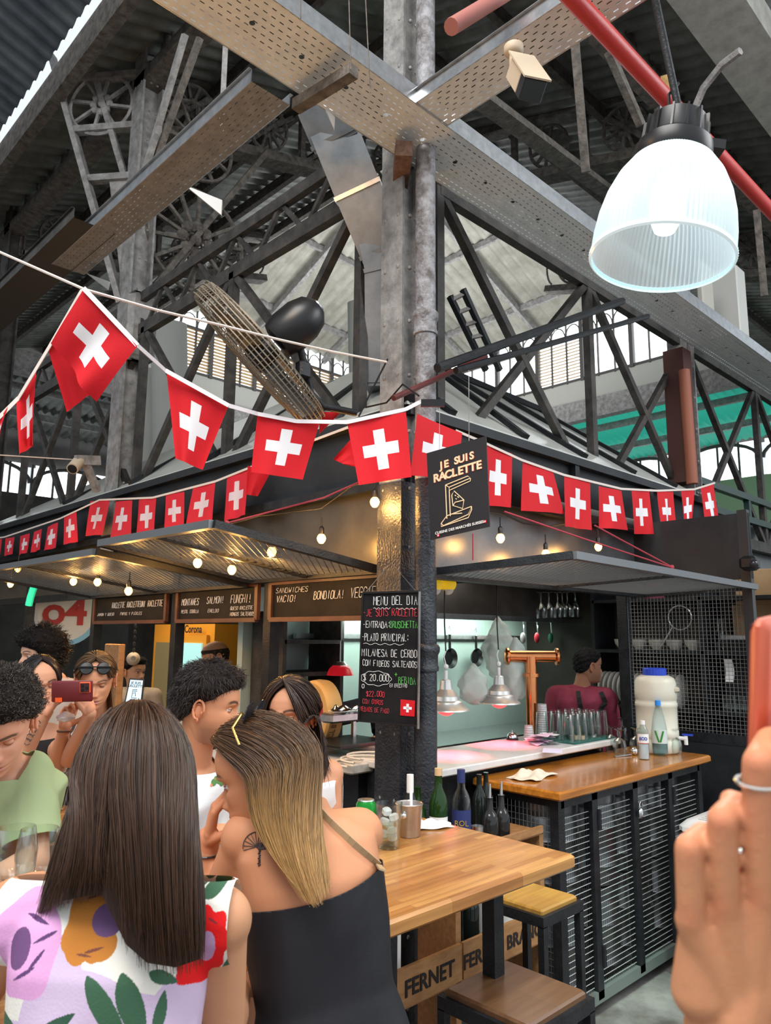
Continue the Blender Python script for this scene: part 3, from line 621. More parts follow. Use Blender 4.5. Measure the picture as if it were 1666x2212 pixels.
menu_board(4.8, 5.98, [('RACLETTE', .27, .52, .19, .2, .0022), ('RACLETTEUNI', .49, .52, .25, .2, .0022), ('RACLETTE', .77, .52, .19, .2, .0022), ('jamon y queso', .05, .25, .26, .1, .0014), ('papas y pickles', .4, .25, .3, .1, .0014)], 'blackboard with the raclettes, farthest from the column')
# ---------------------------------------------------------------- counters
MARB = mat('white_marble_slab', (.62, .6, .58), .25, 0, (.74, .72, .7), 5., coat=.2)
r = thing('serving_counter', (3.4, 2.6, 0), 'white stone pass counter behind the downpipe on the right', 'counter')
MB().box((3.44, 2.57, 1.085), (1.72, .46, .035), bev=.006).build('stone_slab', MARB, r)
MB().box((3.44, 2.62, .53), (1.66, .34, 1.06)).build('base', BLACK, r)
r = thing('serving_counter', (2.7, 4.3, 0), 'worn white stone counter behind the seated people on the left', 'counter')
MB().box((2.72, 4.2, 1.07), (.5, 2.9, .05), bev=.008).build('stone_slab', mat('worn_stone', (.5, .47, .4), .4, 0, (.62, .59, .53), 6.), r)
MB().box((2.76, 4.2, .52), (.4, 2.8, 1.04)).build('base', BLACK, r)
ORW = wood('orange_varnished_wood', (.58, .225, .03), (.48, .17, .022), (.34, .11, .014), .12, 1.4, .22, 0, .5, 26)
r = thing('bar_counter', (3.7, 2.2, 0), 'orange varnished wooden bar above the keg cage', 'counter')
MB().box((3.74, 2.15, 1.01), (1.6, .5, .04), bev=.008).build('wooden_top', ORW, r)
# keg cage under the bar
KX0, KX1, KY = 3.03, 4.5, 1.98
cg = thing('keg_cage', (3.75, KY, 0), 'black wire-mesh cage full of kegs under the wooden bar', 'cage')
for x in (KX0, 3.32, 3.72, 4.12, KX1): MB().box((x, KY, .53), (.05, .045, .92)).build('post', BLACK, cg)
for z in (.08, .965): MB().bar((KX0, KY, z), (KX1, KY, z), .045, .05).build('rail', BLACK if z > .5 else mat('grey_green_rail', (.17, .2, .18), .5, .2), cg)
for (x, y) in ((KX0, 2.38), (KX1, 2.38)): MB().box((x, y, .53), (.05, .045, .92)).build('post', BLACK, cg)
for z in (.08, .965): MB().bar((KX0, KY, z), (KX0, 2.38, z), .04, .04).build('rail', BLACK, cg)
xs = (KX0, 3.32, 3.72, 4.12, KX1)
CAGEW = mat('bright_mesh_wire', (.5, .54, .5), .35, .5)
for i in range(4):
    a, bq = xs[i]+.03, xs[i+1]-.03
    mb = MB()
    for x in np.arange(a, bq, .0165): mb.tube([(x, KY, .1), (x, KY, .9)], .0011, 3, False)
    m2 = MB()
    for z in np.arange(.12, .9, .0265): m2.tube([(a, KY-.004, z), (bq, KY-.004, z)], .0021, 4, False)
    d = m2.build('door_mesh', CAGEW, cg); mb.build('upright_wires', DARK, d)
mesh_wires(lambda u, v: V(KX0, KY+.03+.4*u, .1+.84*v), 18, 30, .0014, WIRE, 'side_mesh', cg, V(-1, 0, 0))
for x in (3.32, 4.12):
    for z in (.2, .8): MB().tube([(x+.03, KY-.025, z), (x+.03, KY-.025, z+.09)], .011, 8).build('hinge', BLACK, cg)
lk = MB(); lk.ball((3.735, KY-.04, .82), .026, 12, (.75, .45, 1)); k = lk.build('padlock', STEEL, cg, True)
MB().tube([(3.735+.018*cos(t), KY-.04, .845+.03*sin(t)) for t in np.linspace(0, pi, 9)], .004, 6).build('shackle', CHROME, k)
MB().box((3.76, 2.2, .03), (1.46, .4, .02)).build('plinth', BLACK, cg)
KEG = mat('keg_steel', (.12, .125, .13), .3, .9, (.22, .225, .23), 8., .15, 30.)
def keg(x, y, z, label, first=[None]):
    if first[0] is None:
        r = thing('beer_keg', (x, y, z), label, 'keg', 'kegs in the cage'); first[0] = r
        MB().lathe([(0, .02), (.14, .02), (.165, .06), (.175, .09), (.165, .11), (.165, .25), (.175, .27), (.165, .29), (.165, .36), (.15, .39), (.07, .405), (0, .405)], (x, y, z), 28).build('body', KEG, r, True)
        for zz in (0, .38): MB().lathe([(.145, zz), (.163, zz), (.165, zz+.06), (.158, zz+.06), (.145, zz+.02), (.145, zz)], (x, y, z), 28).build('rim_ring', KEG, r, True)
        MB().lathe([(0, .4), (.03, .4), (.03, .425), (.018, .432), (0, .432)], (x, y, z), 12).build('valve', BLACK, r)
        return
    copytree(first[0], (x, y, z), label, RND.uniform(0, 6))
for i, x in enumerate((3.225, 3.585, 3.945, 4.305)):
    for j in range(2):
        keg(x, 2.185, .045+.45*j, f'steel beer keg in the {["upper", "lower"][1-j]} row of the cage, {ORD[i]} from the left')
# ---------------------------------------------------------------- back counter, hood, shelves in the kitchen
r = thing('extractor_hood', (4.8, 3.95, 1.83), 'dull dark steel extractor hood above the kitchen', 'hood')
h = MB(); h.prism([V(3.6, 3.6, 1.86), V(3.6, 4.28, 1.86), V(3.6, 4.28, 2.4), V(3.6, 3.75, 2.4)], V(2.4, 0, 0)); h.build('canopy', mat('smoky_steel', (.022, .02, .018), .35, .3, (.05, .045, .04), 4.), r)
MB().bar((3.6, 3.6, 1.85), (6.0, 3.6, 1.85), .03, .04).build('drip_rim', STEEL, r)
r = thing('work_bench', (4.75, 3.95, 0), 'dark kitchen work bench under the hanging pans', 'bench')
MB().box((4.75, 3.98, .9), (2.5, .55, .04)).build('bench_top', STEEL, r); MB().box((4.75, 4.0, .44), (2.46, .5, .86)).build('cabinet_front', BLACK, r)
MB().box((4.6, 4.24, 1.70), (2.7, .04, .035)).build('hook_rail', STEEL, r)
# pans on the rail
PAN = mat('black_iron_pan', (.012, .012, .013), .35, .3)
def pan(px, py, rr, label, first=[None]):
    c = aty(px, py, 4.2)
    if first[0] is not None: o = copytree(first[0], c, label); o.scale = (rr/.085,)*3; return
    r = thing('frying_pan', c, label, 'pan', 'pans hanging in the kitchen'); first[0] = r
    ax = ((1, 0, 0), (0, 0, 1), (0, -1, 0))
    MB().lathe([(0, -.02), (.06, -.02), (.085, .015), (.082, .015), (.058, -.014), (0, -.014)], c, 24, ax).build('bowl', PAN, r, True)
    MB().bar(c+V(0, 0, .08), c+V(0, 0, .2), .022, .01).build('handle', PAN, r)
    MB().tube([c+V(.0, 0, .19), c+V(.012, 0, .23), c+V(0, 0, .27), c+V(-.015, .0, .25)], .003, 5).build('hook', STEEL, r)
pan(972, 1422, .085, 'black pan hanging at the left of the rail'); pan(1029, 1420, .08, 'black pan hanging in the middle of the rail beside the plastic bag'); pan(1060, 1405, .06, 'smaller dark pan half behind the plastic bag')
for i, (px, c, lab) in enumerate(((1130, (.35, .3, .3), 'grey-lipped ladle'), (1160, (.5, .03, .05), 'red-bowled ladle'), (1190, (.02, .12, .06), 'green-bowled ladle'))):
    p = aty(px, 1378, 3.9); r = thing('ladle', p, lab+' hanging above the beer tower', 'ladle', 'ladles above the beer tap')
    MB().tube([p+V(0, 0, .25), p+V(.02, 0, .02)], .006, 6).build('handle', STEEL, r)
    MB().ball(p, .04, 12, (.8, .5, 1.2)).build('bowl', mat('ladle_'+lab.split('-')[0], c, .4), r, True)
# plastic bags
BAG = mat('thin_plastic_bag', (.7, .8, .75), .3, 0, (.85, .92, .88), 6., .6, 25., alpha=.6)
def bag(name, c, sc, label, seed, m=BAG):
    rs = random.Random(seed); vs, fs = _ball((0, 0, 0), 1, 22, (1, 1, 1), None); ph = [rs.uniform(0, 6) for _ in range(9)]
    out = []
    for v in vs:
        k = 1+.12*sin(4*v.x+ph[0])+.1*sin(5*v.y+7*v.z+ph[1])+.07*sin(11*v.x-6*v.z+ph[2])+.05*sin(17*v.y+9*v.x+ph[3])+.04*sin(23*v.z+ph[4])
        tz = v.z; taper = 1-.55*max(0, tz)**1.2
        out.append(Vector(c)+Vector((v.x*sc[0]*k*taper, v.y*sc[1]*k*taper, v.z*sc[2]*(1+.05*sin(9*v.x+ph[5])))))
    o = MB().add(out, fs).build(name, m, smooth=True, ang=60); return tag(o, label, 'plastic bag', 'plastic bags in the kitchen')
bag('plastic_bag', atd(1078, 1400, 4.9), (.13, .1, .2), 'pale green plastic bag hanging behind the left heat lamps', 1)
bag('plastic_bag', atd(1115, 1445, 4.7), (.09, .08, .2), 'white plastic bag drooping behind the copper beer tower', 2)
bag('plastic_bag', atd(1022, 1478, 4.5), (.1, .09, .12), 'crumpled clear plastic bag between the two heat lamps', 3)
# hanging wine glasses under a wire rack
rk = thing('glass_rack', aty(1160, 1270, 3.25), 'black wire rack hanging under the ceiling with glasses', 'rack'); mb = MB()
for k in range(6): mb.tube([aty(1020, 1262, 3.1+.07*k)+V(.0, 0, .03), aty(1330, 1270, 3.1+.07*k)+V(0, 0, .03)], .004, 5)
for k in range(8): a = aty(1030+k*38, 1264, 3.1)+V(0, 0, .03); mb.tube([a, a+V(0, .36, 0)], .004, 5); mb.tube([a, a+V(0, 0, .35)], .004, 5)
mb.build('wires', BLACK, rk)
def wine_glass(c, up=1, s=1., m=GLASS, name='wine_glass'):
    prof = [(.034, 0), (.034, .003), (.006, .008), (.0045, .07), (.012, .082), (.032, .11), (.036, .14), (.03, .185), (.0285, .185), (.034, .14), (.03, .112), (.01, .086), (0, .084)]
    return MB().lathe([(a*s, b*s*up) for a, b in prof], c, 20)
g0 = None
for i, (px, dy) in enumerate(((1168, 0), (1185, .05), (1204, 0), (1214, .09), (1225, .04), (1242, .0))):
    c = aty(px, 1279, 3.25+dy)
    if g0 is None: o = g0 = wine_glass((0, 0, 0), -1, 1.08).build('wine_glass', GLASS, smooth=True, base=(0, 0, 0))
    else: o = g0.copy(); COL.objects.link(o)
    o.location = c; tag(o, f'upside-down wine glass on the overhead rack, {ORD[i]} from the left', 'wine glass', 'glasses hanging from the rack')
# shelves with crockery behind the screen
def shelf(name, x0, x1, y, zs, label, m=BLACK, dp=.3):
    r = thing(name, ((x0+x1)/2, y, 0), label, 'shelf', 'shelves inside the stall')
    for z in zs: MB().box(((x0+x1)/2, y, z), (x1-x0, dp, .025)).build('shelf_board', m, r)
    for x in (x0, x1): MB().box((x, y, max(zs)/2+.1), (.03, dp, max(zs)+.2)).build('side', m, r)
    return r
sh = thing('shelf_unit', (5.75, 2.5, 0), 'black shelf unit with plates and glasses behind the mesh screen', 'shelf')
for z in (.75, 1.17, 1.6, 2.0): MB().box((5.75, 2.5, z), (.34, 1.5, .025)).build('shelf_board', BLACK, sh)
for y in (1.75, 2.35, 3.25): MB().box((5.75, y, 1.1), (.34, .03, 2.2)).build('side', BLACK, sh)
MB().box((5.93, 2.5, 1.1), (.02, 1.5, 2.2)).build('back', DIM, sh)
DISH = mat('grey_white_china', (.5, .48, .44), .35)
def row(name, mesh, m, spots, label, cat, group):
    for i, c in enumerate(spots):
        if i == 0: p0 = o = mesh.build(name, m, smooth=True, base=(0, 0, 0))
        else: o = p0.copy(); COL.objects.link(o)
        o.location = c; tag(o, label, cat, group)
row('plate', MB().lathe([(0, 0), (.06, 0), (.125, .018), (.123, .022), (.06, .006), (0, .006)], (0, 0, 0), 24, ((1, 0, 0), (0, 0, 1), (0, 1, 0))), DISH, [V(5.66, 2.55+.042*i, 1.31) for i in range(16)], 'grey-white plate standing on edge in the row behind the mesh screen', 'plate', 'row of plates behind the screen')
row('bowl', MB().lathe([(0, 0), (.03, 0), (.06, .045), (.066, .08), (.063, .08), (.055, .045), (0, .008)], (0, 0, 0), 20), DISH, [V(5.66, 2.45+.145*i, 1.615) for i in range(5)], 'small grey bowl on the shelf behind the mesh screen', 'bowl', 'bowls behind the screen')
row('tumbler', MB().lathe([(0, .004), (.03, 0), (.036, .12), (.034, .12), (.028, .008), (0, .008)], (0, 0, 0), 18), GLASS, [V(5.62+.09*(i % 2), 1.84+.075*(i//2), 1.183) for i in range(12)], 'clear tumbler on the shelf behind the mesh screen', 'glass', 'tumblers behind the screen')
o = MB().lathe([(0, 0), (.05, 0), (.07, .1), (.03, .17), (.028, .24), (.034, .245), (.03, .24), (.026, .17), (0, .01)], (5.68, 2.25, 1.612), 20).build('carafe', GLASS, smooth=True); tag(o, 'tall clear glass carafe on a shelf behind the mesh screen', 'carafe')
o = MB().lathe([(0, 0), (.07, 0), (.09, .08), (.05, .15), (.03, .2), (.028, .2), (.048, .15), (0, .01)], (5.68, 1.98, 1.612), 20).build('carafe', GLASS, smooth=True); tag(o, 'squat round glass jug on a shelf behind the mesh screen', 'carafe')
o = MB().lathe([(0, 0), (.075, 0), (.07, .22), (0, .22)], (5.68, 2.75, 2.012), 24).build('tin', mat('pink_tin', (.4, .05, .12), .5), smooth=True); tag(o, 'pink tin on the top shelf behind the mesh screen', 'tin')
sv = thing('sieve', (5.6, 2.5, 1.75), 'round wire sieve hanging in front of the shelf behind the mesh screen', 'sieve'); MB().tube([V(5.56, 2.5+.09*cos(t), 1.86+.09*sin(t)) for t in np.linspace(0, 2*pi, 24)][:-1], .005, 6, closed=True).build('rim', STEEL, sv); MB().bar((5.56, 2.56, 1.79), (5.56, 2.66, 1.64), .01).build('handle', STEEL, sv)
o = MB().grid(lambda u, v: V(5.57+.03*sin(3*v), 2.2-.06*u, 1.56-.16*v), 4, 8).build('paper_note', PAPER, smooth=True); tag(o, 'curled white paper slip hanging from the shelf behind the mesh screen', 'paper')
# cardboard boxes and scales seen past the screen at the far right
CARD = mat('brown_cardboard', (.42, .27, .14), .8, 0, (.5, .33, .18), 6.)
for i, (px, py, s, lab) in enumerate(((1650, 1270, .3, 'brown cardboard box at the right edge, upper of two'), (1648, 1345, .32, 'brown cardboard box at the right edge, lower of two'))):
    c = atd(px, py, 5.6); o = MB().box(c, (s, s, .26), bev=.004).build('cardboard_box', CARD); tag(o, lab, 'box', 'boxes at the right edge')
tb = thing('storage_rack', atd(1650, 1400, 5.6)*1, 'grey rack carrying the cardboard boxes at the right edge', 'rack'); c = atd(1650, 1378, 5.6)
for z in (0, -.5): MB().box(c+V(0, 0, z), (.6, .4, .03)).build('shelf_board', STEEL, tb)
for sx in (-.28, .28): MB().box((c.x+sx, c.y, c.z/2), (.03, .38, c.z)).build('leg', BLACK, tb)
r = thing('security_camera', atd(1620, 1217, 4.6), 'small black dome camera at the right edge beside the dark panel', 'security camera'); c = atd(1620, 1217, 4.6)
MB().box(c, (.11, .1, .09), bev=.02).build('housing', RUBBER, r); MB().ball(c-FW*.05, .03, 12).build('lens', mat('dark_lens', (.02, .02, .025), .1), r, True)
# right-hand neighbour: dark green frames beyond the stall
r = thing('neighbour_stall', (7.6, 2.9, 0), 'grey panelled stall front beyond the black panel at the right', 'stall')
MB().box((8.0, 2.75, 2.3), (3.4, .06, 1.1)).build('panel', INNERM, r)
for z in (2.83, 3.05): MB().bar((6.3, 2.6, z), (9.8, 2.6, z), .06, .06).build('rail', mat('dark_green_frame', (.01, .035, .03), .4), r)
for x in (6.4, 7.4, 8.4): MB().bar((x, 2.6, 2.8), (x, 2.6, 3.05), .05, .05).build('upright', mat('dark_green_frame', (.01, .035, .03), .4), r)
MB().box((8.0, 2.95, .9), (3.4, .06, 1.8)).build('counter_front', PANEL, r)
# ================================================================ FLAGS, SIGNS, LAMPS, FAN
def flag(pts, label, group, seed, m=RED, amp=.008, fold=0., cross=True, crossm=CROSS):
    """pts: world corners TL TR BR BL; sewn along the top edge; a 32 x 32 cloth with the white cross woven in"""
    TL, TR, BR, BL = pts; rs = random.Random(seed); p1, p2, k1 = rs.uniform(0, 6), rs.uniform(0, 6), rs.uniform(.7, 1.3)
    n = (TR-TL).cross(BL-TL).normalized(); n = n if n.dot(EYE-TL) > 0 else -n
    def fn(u, w):
        p = TL.lerp(TR, u).lerp(BL.lerp(BR, u), w)
        return p+n*(amp*(.3+w)*sin(2*pi*k1*u+p1+1.5*w)+.5*amp*w*sin(4*pi*u+p2)+fold*w*(u-.5)**2)
    def mf(i, j):
        a, b = i+.5, j+.5
        return 1 if cross and ((6 <= a <= 26 and 13 <= b <= 19) or (13 <= a <= 19 and 6 <= b <= 26)) else 0
    o = MB().grid(fn, 32, 32, mf).build('swiss_flag', [m, crossm], smooth=True, ang=180); return tag(o, label, 'flag', group)
def Q(ds, *px): return [atd(x, y, d) for (x, y), d in zip(px, ds)]
G1 = 'flags on the front bunting string'; G2 = 'flags along the left fascia'; G3 = 'flags along the right fascia'
flag(Q((2.45, 2.45, 2.5, 2.5), (181, 625), (298, 748), (206, 868), (112, 742)), 'big red flag with an upright-tilted cross at the top of the string on the left', G1, 1, amp=.012)
flag(Q((2.55, 2.55, 2.6, 2.6), (176, 645), (104, 757), (143, 890), (196, 852)), 'plain-looking red flag half hidden behind the biggest flag', G1, 2, amp=.01, cross=False)
flag(Q((2.6, 2.6, 2.62, 2.62), (81, 790), (36, 872), (46, 983), (70, 960)), 'narrow red flag seen almost edge-on near the left edge', G1, 3, amp=.02)
flag(Q((2.6, 2.6, 2.6, 2.6), (18, 878), (-40, 960), (-30, 1010), (4, 925)), 'sliver of a red flag cut by the left edge', G1, 4)
flag(Q((2.7, 2.78, 2.8, 2.72), (360, 803), (494, 877), (437, 1015), (379, 990)), 'red flag hanging skewed below the big tilted flag, left of the fan', G1, 5, amp=.012, fold=.08)
flag(Q((2.95, 3.05, 3.05, 2.95), (557, 895), (691, 914), (655, 1036), (543, 1020)), 'red flag hanging just below the fan', G1, 6)
flag(Q((3.08, 3.12, 3.12, 3.08), (750, 914), (877, 890), (890, 1030), (775, 1048)), 'red flag hanging just left of the corner column', G1, 7)
o = MB().add(Q((3.3,)*3, (690, 890), (737, 890), (690, 938)), [(0, 1, 2)]).build('swiss_flag', RED); tag(o, 'red flag corner showing behind the string under the fan foot', 'flag', G1)
def P2(px): return [atx(x, y, 2.42) for x, y in px]
flag(Q((3.2, 3.2, 3.2, 3.2), (757, 950), (775, 1010), (745, 1004), (720, 992)), 'small red triangle of flag behind the flag left of the column', G2, 9, cross=False)
flag(Q((3.15, 3.15, 3.15, 3.15), (535, 1006), (585, 1020), (556, 1072), (531, 1068)), 'folded bare red flag next to the one under the fan', G2, 10, cross=False)
L2 = [((490, 1028), (537, 1014), (531, 1112), (485, 1126)), ((418, 1053), (466, 1042), (458, 1128), (402, 1136)), ((358, 1069), (398, 1062), (396, 1138), (357, 1146)), ((300, 1079), (338, 1075), (334, 1150), (295, 1160)), ((250, 1083), (286, 1081), (280, 1156), (236, 1163)), ((196, 1083), (237, 1081), (219, 1155), (183, 1158)), ((138, 1115), (165, 1104), (167, 1170), (137, 1177)), ((103, 1138), (125, 1128), (121, 1183), (93, 1190)), ((74, 1149), (91, 1142), (88, 1187), (68, 1194)), ((44, 1158), (64, 1152), (59, 1193), (40, 1199)), ((12, 1163), (32, 1160), (28, 1197), (8, 1201)), ((-18, 1168), (4, 1164), (2, 1199), (-22, 1203))]
CROSSP = mat('pinkish_cross_cloth', (.68, .58, .62), .85)
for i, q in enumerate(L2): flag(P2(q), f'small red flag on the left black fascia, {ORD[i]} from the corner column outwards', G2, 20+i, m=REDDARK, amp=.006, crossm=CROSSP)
def P3(px, y=2.34): return [aty(a, b, y) for a, b in px]
R3 = [((901, 894), (998, 936), (985, 1035), (890, 1026)), ((1050, 960), (1106, 980), (1101, 1097), (1048, 1090)), ((1130, 997), (1195, 1020), (1222, 1110), (1128, 1103)), ((1219, 1028), (1276, 1043), (1279, 1145), (1219, 1137)), ((1293, 1050), (1343, 1060), (1359, 1145), (1296, 1140)), ((1364, 1059), (1403, 1060), (1410, 1154), (1370, 1153)), ((1420, 1061), (1455, 1062), (1460, 1147), (1428, 1147)), ((1471, 1060), (1500, 1059), (1494, 1135), (1480, 1145)), ((1514, 1052), (1542, 1046), (1556, 1130), (1526, 1135))]
for i, q in enumerate(R3): flag(P3(q, 2.18 if i == 0 else 2.34), f'red flag on the right fascia string, {ORD[i]} from the downpipe', G3, 40+i, amp=.007)
# bunting tapes and ropes
def ribbon(name, pts, w, m, label, cat='bunting tape'):
    mb = MB()
    for a, bq in zip(pts[:-1], pts[1:]): mb.bar(a, bq, .0025, w, up=(0, 0, 1))
    o = mb.build(name, m); return tag(o, label, cat)
ribbon('bunting_tape', [atd(*p) for p in ((-5, 905, 2.6), (40, 860, 2.6), (105, 752, 2.55), (178, 625, 2.5))], .016, TAPE, 'cream tape of the front bunting rising at the far left')
ribbon('bunting_tape', [atd(*p) for p in ((180, 622, 2.44), (297, 746, 2.45), (357, 800, 2.68), (494, 876, 2.77), (557, 894, 2.94), (640, 910, 3.0), (750, 912, 3.07), (877, 884, 3.12), (912, 866, 3.14))], .016, mat('white_tape', (.75, .7, .72), .8), 'white tape of the front bunting sagging from the column')
ribbon('bunting_tape', [atx(*p, 2.415) for p in ((-25, 1165), (10, 1160), (130, 1120), (215, 1080), (330, 1075), (465, 1040), (540, 1010), (640, 965), (800, 905))], .014, TAPE, 'cream tape carrying the small flags on the left fascia')
ribbon('bunting_tape', [aty(*p, 2.335) for p in ((985, 930), (1050, 958), (1128, 994), (1219, 1026), (1343, 1056), (1420, 1060), (1500, 1057), (1545, 1043))], .014, TAPE, 'cream tape carrying the flags on the right fascia')
o = MB().tube([atd(*p) for p in ((-20, 536, 2.6), (182, 625, 2.45), (340, 670, 2.6), (480, 703, 2.72), (600, 733, 2.85), (720, 760, 3.05), (835, 782, 3.3))], .005, 6).build('rope', TAPE, smooth=True); tag(o, 'thin pale rope stretched from the left edge to the column', 'rope')
for i, pts in enumerate((((838, 775, 3.33), (800, 850, 3.35), (775, 900, 3.35)), ((905, 855, 3.12), (870, 830, 3.3), (835, 870, 3.3), (790, 880, 3.4)), ((0, 983, 5.), (160, 993, 5.5)))):
    o = MB().tube([atd(*p) for p in pts], .004, 6).build('cable', RUBBER if i < 2 else TAPE, smooth=True); tag(o, ['thin dark cable dropping from the rope end beside the column', 'loose dark cable loop at the bunting corner', 'pale line stretched at the left edge to the small camera'][i], 'cable')
o = MB().box(atd(935, 871, 3.15), (.1, .03, .03), (RT, UP, FW)).build('clamp', RUBBER); tag(o, 'black clamp on the downpipe holding the bunting', 'clamp')
# ---------------------------------------------------------------- hanging shop sign
TL, TR, BR, BL = atd(922, 979, 3.08), atd(1050, 942, 2.99), atd(1058, 1138, 2.99), atd(930, 1167, 3.08)
fn, n = quad(TL, TR, BR, BL); ux = (TR-TL).normalized(); uy = (TL-BL).normalized()
r = thing('hanging_sign', BL, 'black hanging shop sign reading JE SUIS RACLETTE', 'sign')
MB().prism([BL, BR, TR, TL], -n*.012).build('board', mat('sign_black', (.012, .009, .01), .45), r)
CREAM = mat('cream_print', (.72, .5, .3), .7); m = MB(); w = (TR-TL).length
def arc_text(mb, txt, u0, u1, v, size, rise, off, sh=(0, 0)):
    for i, ch in enumerate(txt):
        t = (i+.5)/len(txt); u = u0+(u1-u0)*t; vv = v+rise*(t-.5)
        a = atan2(rise*(TL-BL).length, (u1-u0)*w); x = ux*cos(a)+uy*sin(a)*.6; y = uy*cos(a*.2)-ux*sin(a*.2)
        font_on(mb, ch, size, fn(u+sh[0], vv+sh[1]), x, y, n, off, bold=.0016)
m2 = MB(); arc_text(m2, 'JE SUIS', .2, .8, .785, .041, .02, .0015, (.012, -.006)); arc_text(m2, 'RACLETTE', .1, .92, .655, .046, .02, .0015, (.012, -.006)); m2.build('letter_shadow', mat('rust_red_print', (.25, .03, .02), .7), r)
arc_text(m, 'JE SUIS', .2, .8, .785, .041, .02, .003); arc_text(m, 'RACLETTE', .1, .92, .655, .046, .02, .003); m.build('lettering', CREAM, r)
m = MB(); font_on(m, 'CUISINE DES MARCHÉS SUISSES', .0152, fn(.5, .055), ux, uy, n, .003, bold=.0002); m.build('small_lettering', mat('pale_print', (.7, .66, .62), .7), r)
m = MB()
for pl in (((.3, .58), (.68, .615), (.72, .585), (.36, .545), (.3, .58)), ((.72, .585), (.72, .555), (.36, .51), (.36, .545)), ((.3, .58), (.3, .2)), ((.36, .51), (.36, .22)), ((.2, .16), (.3, .23), (.72, .27), (.66, .19), (.24, .13), (.2, .16)), ((.2, .16), (.2, .125), (.66, .155), (.72, .235), (.72, .27)), ((.4, .45), (.44, .49), (.6, .36), (.57, .27), (.41, .33), (.4, .45)), ((.41, .33), (.45, .36), (.6, .36)), ((.45, .44), (.47, .43)), ((.49, .42), (.52, .4)), ((.46, .4), (.48, .39)), ((.36, .24), (.56, .22))):
    m.tube([fn(*p)+n*.003 for p in pl], .0022, 5)
m.build('grill_drawing', CREAM, r)
for u, v in ((.14, .035), (.93, .07)):
    m = MB(); c = fn(u, v)+n*.0025; m.box(c, (.011, .011, .001), (ux, uy, n)); o = m.build('flag_emblem', RED, r); m = MB(); m.box(c+n*.001, (.007, .0022, .001), (ux, uy, n)); m.box(c+n*.001, (.0022, .007, .001), (ux, uy, n)); m.build('cross', CROSS, o)
for (u, q) in ((.22, (950, 880, 3.1)), (.72, (1013, 800, 3.1))): MB().tube([fn(u, 1.0), atd(*q)], .0016, 4).build('wire', GREYIRON, r)
# ---------------------------------------------------------------- chalk menu board on the column
TL, TR, BR, BL = atd(784, 1280, 3.2), atd(905, 1277, 3.17), atd(902, 1567, 3.17), atd(775, 1556, 3.2)
fn, n = quad(TL, TR, BR, BL); ux = (BR-BL).normalized(); uy = (TL-BL).normalized()
r = thing('chalkboard', BL, 'hanging blackboard with the chalked MENU DEL DIA on the column', 'chalkboard')
MB().prism([BL, BR, TR, TL], -n*.014).build('slate', SLATE, r)
m = MB()
for a, bq in ((TL, TR), (TR, BR), (BR, BL), (BL, TL)): m.bar(a, bq, .008, .016, up=n)
m.build('frame', RUBBER, r)
MB().tube([TR+n*.01+ux*.004, BR+n*.01+ux*.004-uy*.01], .006, 8).build('edge_tube', STEEL, r)
cw, cr, cg_ = MB(), MB(), MB()
def line(mb, t, u, v, w, h=.042, rad=.0016): stroke_text(MB(), t, fn, n, u, v, w, h, rad*.8, .002, .003).build('chalk_lettering', CHALKR if mb is cr else CHALKG if mb is cg_ else CHALKW, r)
line(cw, 'MENU DEL DIA', .2, .9, .79, .065, .0018); line(cr, '~JE SUIS RACLETTE'.replace('~', '-'), .02, .815, .97, .055, .0017)
line(cw, '-ENTRADA:', .02, .725, .5, .05); line(cg_, 'BRUSCHETTA', .5, .725, .49, .05); line(cw, '-PLATO PRINCIPAL:', .01, .625, .84, .055)
line(cw, 'MILANESA DE CERDO', .02, .505, .97, .055); line(cw, 'CON FIDEOS SALTEADOS', .04, .43, .95, .045, .0014); line(cw, '$ 20.000', .06, .315, .45, .05); line(cw, 'EN EFECTIVO', .52, .275, .3, .026, .001)
line(cg_, '+', .6, .35, .06, .04); line(cg_, 'BEBIDA', .67, .305, .3, .05); line(cw, 'O', .04, .255, .05, .03); line(cr, '$22.000', .12, .195, .32, .04); line(cr, 'CON OTROS', .06, .135, .36, .034, .0013); line(cr, 'MEDIOS DE PAGO', .02, .075, .5, .034, .0012)
for (u0, u1, v) in ((.2, .5, .875), (.6, .96, .87), (.04, .75, .6)): MB().tube([fn(u0+(u1-u0)*k/24, v+.006*sin(k*1.1))+n*.002 for k in range(25)], .0009, 4).build('chalk_flourish', CHALKW, r)
cw.tube([fn(.28+.26*cos(t)*(1+.04*cos(9*t)), .335+.055*sin(t)*(1+.07*cos(9*t)))+n*.002 for t in np.linspace(0, 2*pi, 60)], .001, 4)
cw.build('chalk_flourish', CHALKW, r)
c = fn(.83, .125)+n*.002; o = MB().box(c, (.062, .068, .002), (ux, uy, n)).build('flag_sticker', RED, r); m = MB(); m.box(c+n*.0015, (.036, .011, .001), (ux, uy, n)); m.box(c+n*.0015, (.011, .036, .001), (ux, uy, n)); m.build('cross', CROSS, o)
MB().tube([fn(.05, 1), atd(845, 1215, 3.25), fn(.95, 1)], .0012, 4).build('hanging_wire', STEEL, r)
